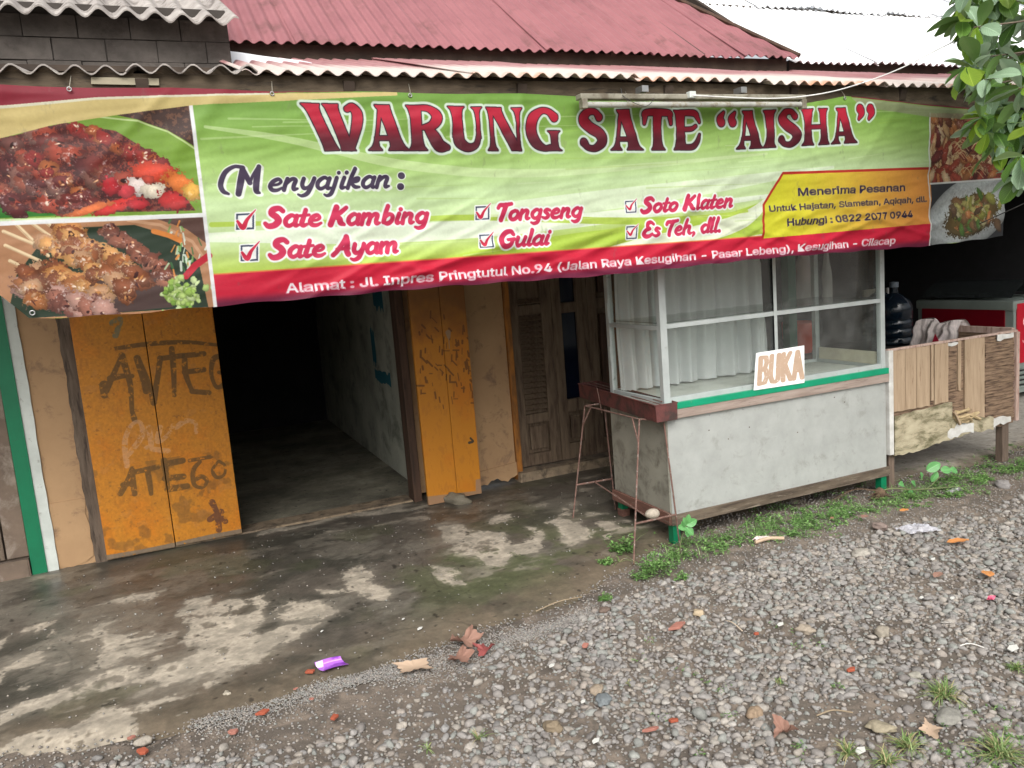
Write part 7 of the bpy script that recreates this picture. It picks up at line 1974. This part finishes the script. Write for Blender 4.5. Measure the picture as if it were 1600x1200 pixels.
# dry leaves
m_dry1 = leaf_material('dead_brown_leaf', lin((134, 98, 84)), lin((154, 120, 104)), rough=.8, transl=.1)
m_dry2 = leaf_material('dead_tan_leaf', lin((176, 150, 128)), lin((190, 166, 142)), rough=.8, transl=.1)
m_dry3 = leaf_material('orange_leaf', lin((206, 134, 74)), lin((216, 148, 90)), rough=.6, transl=.2)
m_dry4 = leaf_material('maroon_leaf', lin((128, 60, 60)), lin((146, 78, 74)), rough=.7, transl=.1)
def lobed_leaf(px, py, R, mat, label, seed, lobes=3, rot=0, curl=.5, el=1.0):
    r = random.Random(seed); c = G(px, py); nr, na = 7, 44; vs = [(0, 0, 0)]; 
    for i in range(1, nr + 1):
        for k in range(na):
            a = 2 * math.pi * k / na
            ed = 1 - .45 * abs(math.sin(a * (lobes + 2) / 2 + seed)) ** .7 + .07 * math.sin(a * 13 + seed)
            rr_ = R * ed * i / nr
            x, y = rr_ * math.cos(a) * el, rr_ * math.sin(a)
            z = curl * R * ((i / nr) ** 2) * (.35 + .5 * math.sin(a * 2 + seed) + .5 * mnoise.noise(Vector((x * 30, y * 30, seed))))
            vs.append((x * math.cos(rot) - y * math.sin(rot), x * math.sin(rot) + y * math.cos(rot), z))
    fs = [(0, 1 + k, 1 + (k + 1) % na) for k in range(na)]
    for i in range(nr - 1):
        for k in range(na): fs.append((1 + i * na + k, 1 + (i + 1) * na + k, 1 + (i + 1) * na + (k + 1) % na, 1 + i * na + (k + 1) % na))
    q = MB(); zm = min(v[2] for v in vs); q.add([(c[0] + x, c[1] + y, .02 + z - zm * .6) for x, y, z in vs], fs)
    return tag(q.build('dry_leaf', mat, loc=(c[0], c[1], 0), smooth=True, fix=False), label, 'leaf', 'fallen dry leaves')
lobed_leaf(728, 1010, .085, m_dry1, 'big curled brown leaf on the grit, uppermost of three together', 1, curl=.6)
lobed_leaf(720, 1036, .068, m_dry1, 'pale brown curled leaf, lower left of three together', 2, curl=.45, el=1.2, rot=.7)
lobed_leaf(758, 1024, .055, m_dry4, 'dark maroon leaf, rightmost of three together', 3, curl=.6)
lobed_leaf(648, 1050, .070, m_dry2, 'flat tan torn leaf lying on the grit drift', 4, lobes=2, curl=.2, el=1.5, rot=-.5)
lobed_leaf(1226, 1155, .052, m_dry1, 'curled reddish brown leaf near the bottom, right of centre', 5, curl=.8)
lobed_leaf(1455, 1150, .04, m_dry2, 'twisted tan leaf beside the flat grey stones at lower right', 6, lobes=2, curl=.3, el=1.6, rot=.9)
def oval_leaf(px, py, L, w_, mat, rot, label, seed, curl=.1):
    c = G(px, py); me = big_leaf_mesh('fallen_leaf', L, w_, mat, curl=curl, fold=.1, seed=seed, ob=.95)
    o = bpy.data.objects.new('fallen_leaf', me); COL.objects.link(o); o.location = (c[0], c[1], .035); o.rotation_euler = (.06, .05, rot); return tag(o, label, 'leaf', 'fallen oval leaves')
oval_leaf(1480, 858, .13, .024, m_dry3, -1.75, 'long orange leaf lying on the right hand gravel', 1)
oval_leaf(1548, 912, .075, .026, m_dry3, -.6, 'round orange brown leaf at the far right of the gravel', 2)
oval_leaf(1407, 808, .07, .018, m_dry3, -1.5, 'small tan orange leaf on the weed edge', 3)
oval_leaf(1348, 818, .06, .02, m_dry1, -1.2, 'dull red brown leaf below the muddy root ball', 4)
oval_leaf(1470, 905, .07, .02, m_dry1, 1.9, 'thin dark brown leaf under the orange leaf', 5)
# notable stones
NS = [(946, 958, .030, (112, 96, 86), 'dark brown rounded stone at the upper left of the gravel'), (1092, 963, .028, (186, 168, 140), 'pale yellowish cobble in the upper middle of the gravel'), (1378, 994, .040, (150, 142, 128), 'big rounded grey brown stone in the bare patch at the right'), (1258, 990, .036, (160, 148, 132), 'knobbly pale stone left of the big rounded one'), (933, 1082, .034, (156, 142, 124), 'brownish angular stone left of the blue grey slab'), (865, 1142, .034, (132, 118, 98), 'brown split stone near the bottom centre'), (943, 1098, .036, (118, 124, 126), 'flat blue grey slab in the left gravel'), (1431, 1062, .026, (160, 156, 144), 'round pale stone left of the widest grass tuft'), (1374, 1037, .024, (150, 146, 138), 'rounded grey stone above the widest grass tuft'), (226, 1164, .030, (158, 150, 138), 'pale grey oval stone on the mud at lower left'), (1568, 762, .05, (140, 136, 134), 'large grey stone at the right edge below the wooden box'), (1345, 868, .052, (168, 162, 152), 'flat pale slab of stone in the right gravel'), (1375, 828, .045, (140, 124, 116), 'big brown stone near the weed edge'), (1482, 1125, .05, (138, 136, 128), 'large flat grey stone under the widest grass tuft'), (355, 1088, .018, (166, 158, 142), 'lone pale stone on the brown mud at the left'), (1180, 1120, .032, (150, 130, 108), 'tan angular stone in the lower middle gravel'), (628, 1139, .020, (168, 160, 150), 'pale pebble at the left end of the gravel'), (696, 1143, .018, (150, 148, 146), 'rounded grey pebble by the thin grass shoot'), (1378, 1143, .044, (160, 150, 128), 'long flat yellowish stone between the grass tufts')]
for i, (px, py, R, col, lab) in enumerate(NS):
    R *= .85; c = G(px, py); fl_ = .35 if ('flat' in lab or 'slab' in lab) else .62
    pebble('stone', (c[0], c[1], .008 + R * fl_ * .5), R, (1.15, .85, fl_), tuple(v_ * .92 for v_ in col), lab, 'stone', i + 2, 'larger stones lying on the gravel and mud', sub=3, nz=.34)
# twigs
def twig_thing(a, b, r_, label, col=(150, 134, 110)):
    p, q2 = G(*a), G(*b); q = MB(); m_ = (p + q2) / 2 + np.array([.005, .012, 0])
    q.tube(spline([(p[0], p[1], .016), (m_[0], m_[1], .024), (q2[0], q2[1], .018)], 4), r_, 6); tag(q.build('twig', pm('twig_%d' % a[0], lin(col), rough=.9)), label, 'twig', 'dry twigs on the ground')
twig_thing((838, 960), (910, 938), .0028, 'long dry stalk lying from the concrete into the gravel edge')
twig_thing((1134, 975), (1160, 992), .0026, 'short pale stick in the upper middle gravel', (196, 180, 160))
twig_thing((1276, 1125), (1333, 1121), .0026, 'grey brown stick beside the curled leaf at the bottom')
twig_thing((1500, 1015), (1538, 1019), .0024, 'white straw lying in the right hand gravel', (216, 214, 208))
twig_thing((1180, 852), (1225, 846), .010, 'pale broken stick of wood at the weed edge in front of the cabinet', (186, 164, 140))

# ================================================================== OTHER SIDE OF THE STREET (unseen, behind the camera; trees added to shape light and reflections)
rg = random.Random(8)
m_added_trunk = m_bark
for i, x in enumerate((-13, -8.5, -4, 1, 6.5, 11)):
    y = -17 + rg.uniform(-1.5, 1.5); h = rg.uniform(3.2, 4.4)
    t = thing('added_tree', 'unseen tree added across the street', 'tree', (x, y, 0), 'unseen trees added across the street')
    t['label'] = 'unseen green tree added across the street behind the viewer for reflections'
    q = MB(); q.tube([(x, y, 0), (x + .1, y, h * .4), (x, y + .1, h * .75)], [.16, .12, .06], 8); q.build('trunk', m_bark, t)
    V = []; F = []; Cc = []
    for k in range(900):
        d = np.array([rg.gauss(0, 1), rg.gauss(0, 1), rg.gauss(0, .8)]); d *= rg.uniform(.6, 1) ** .5 / np.linalg.norm(d)
        c = np.array([x, y, h * .72]) + d * np.array([2.0, 1.8, h * .38])
        an = rg.uniform(0, 6.28); el = rg.uniform(-.8, .5)
        leaf_quad(V, F, Cc, c, (math.cos(an), math.sin(an), math.sin(el)), (0.02, 0, 1), rg.uniform(.25, .45), .13, np.array(lin((84, 112, 60))) * rg.uniform(.7, 1.2), nseg=2)
    np_mesh('crown', np.array(V), np.array(F), m_weed, np.array(Cc), parent=t, loc=(x, y, 0))
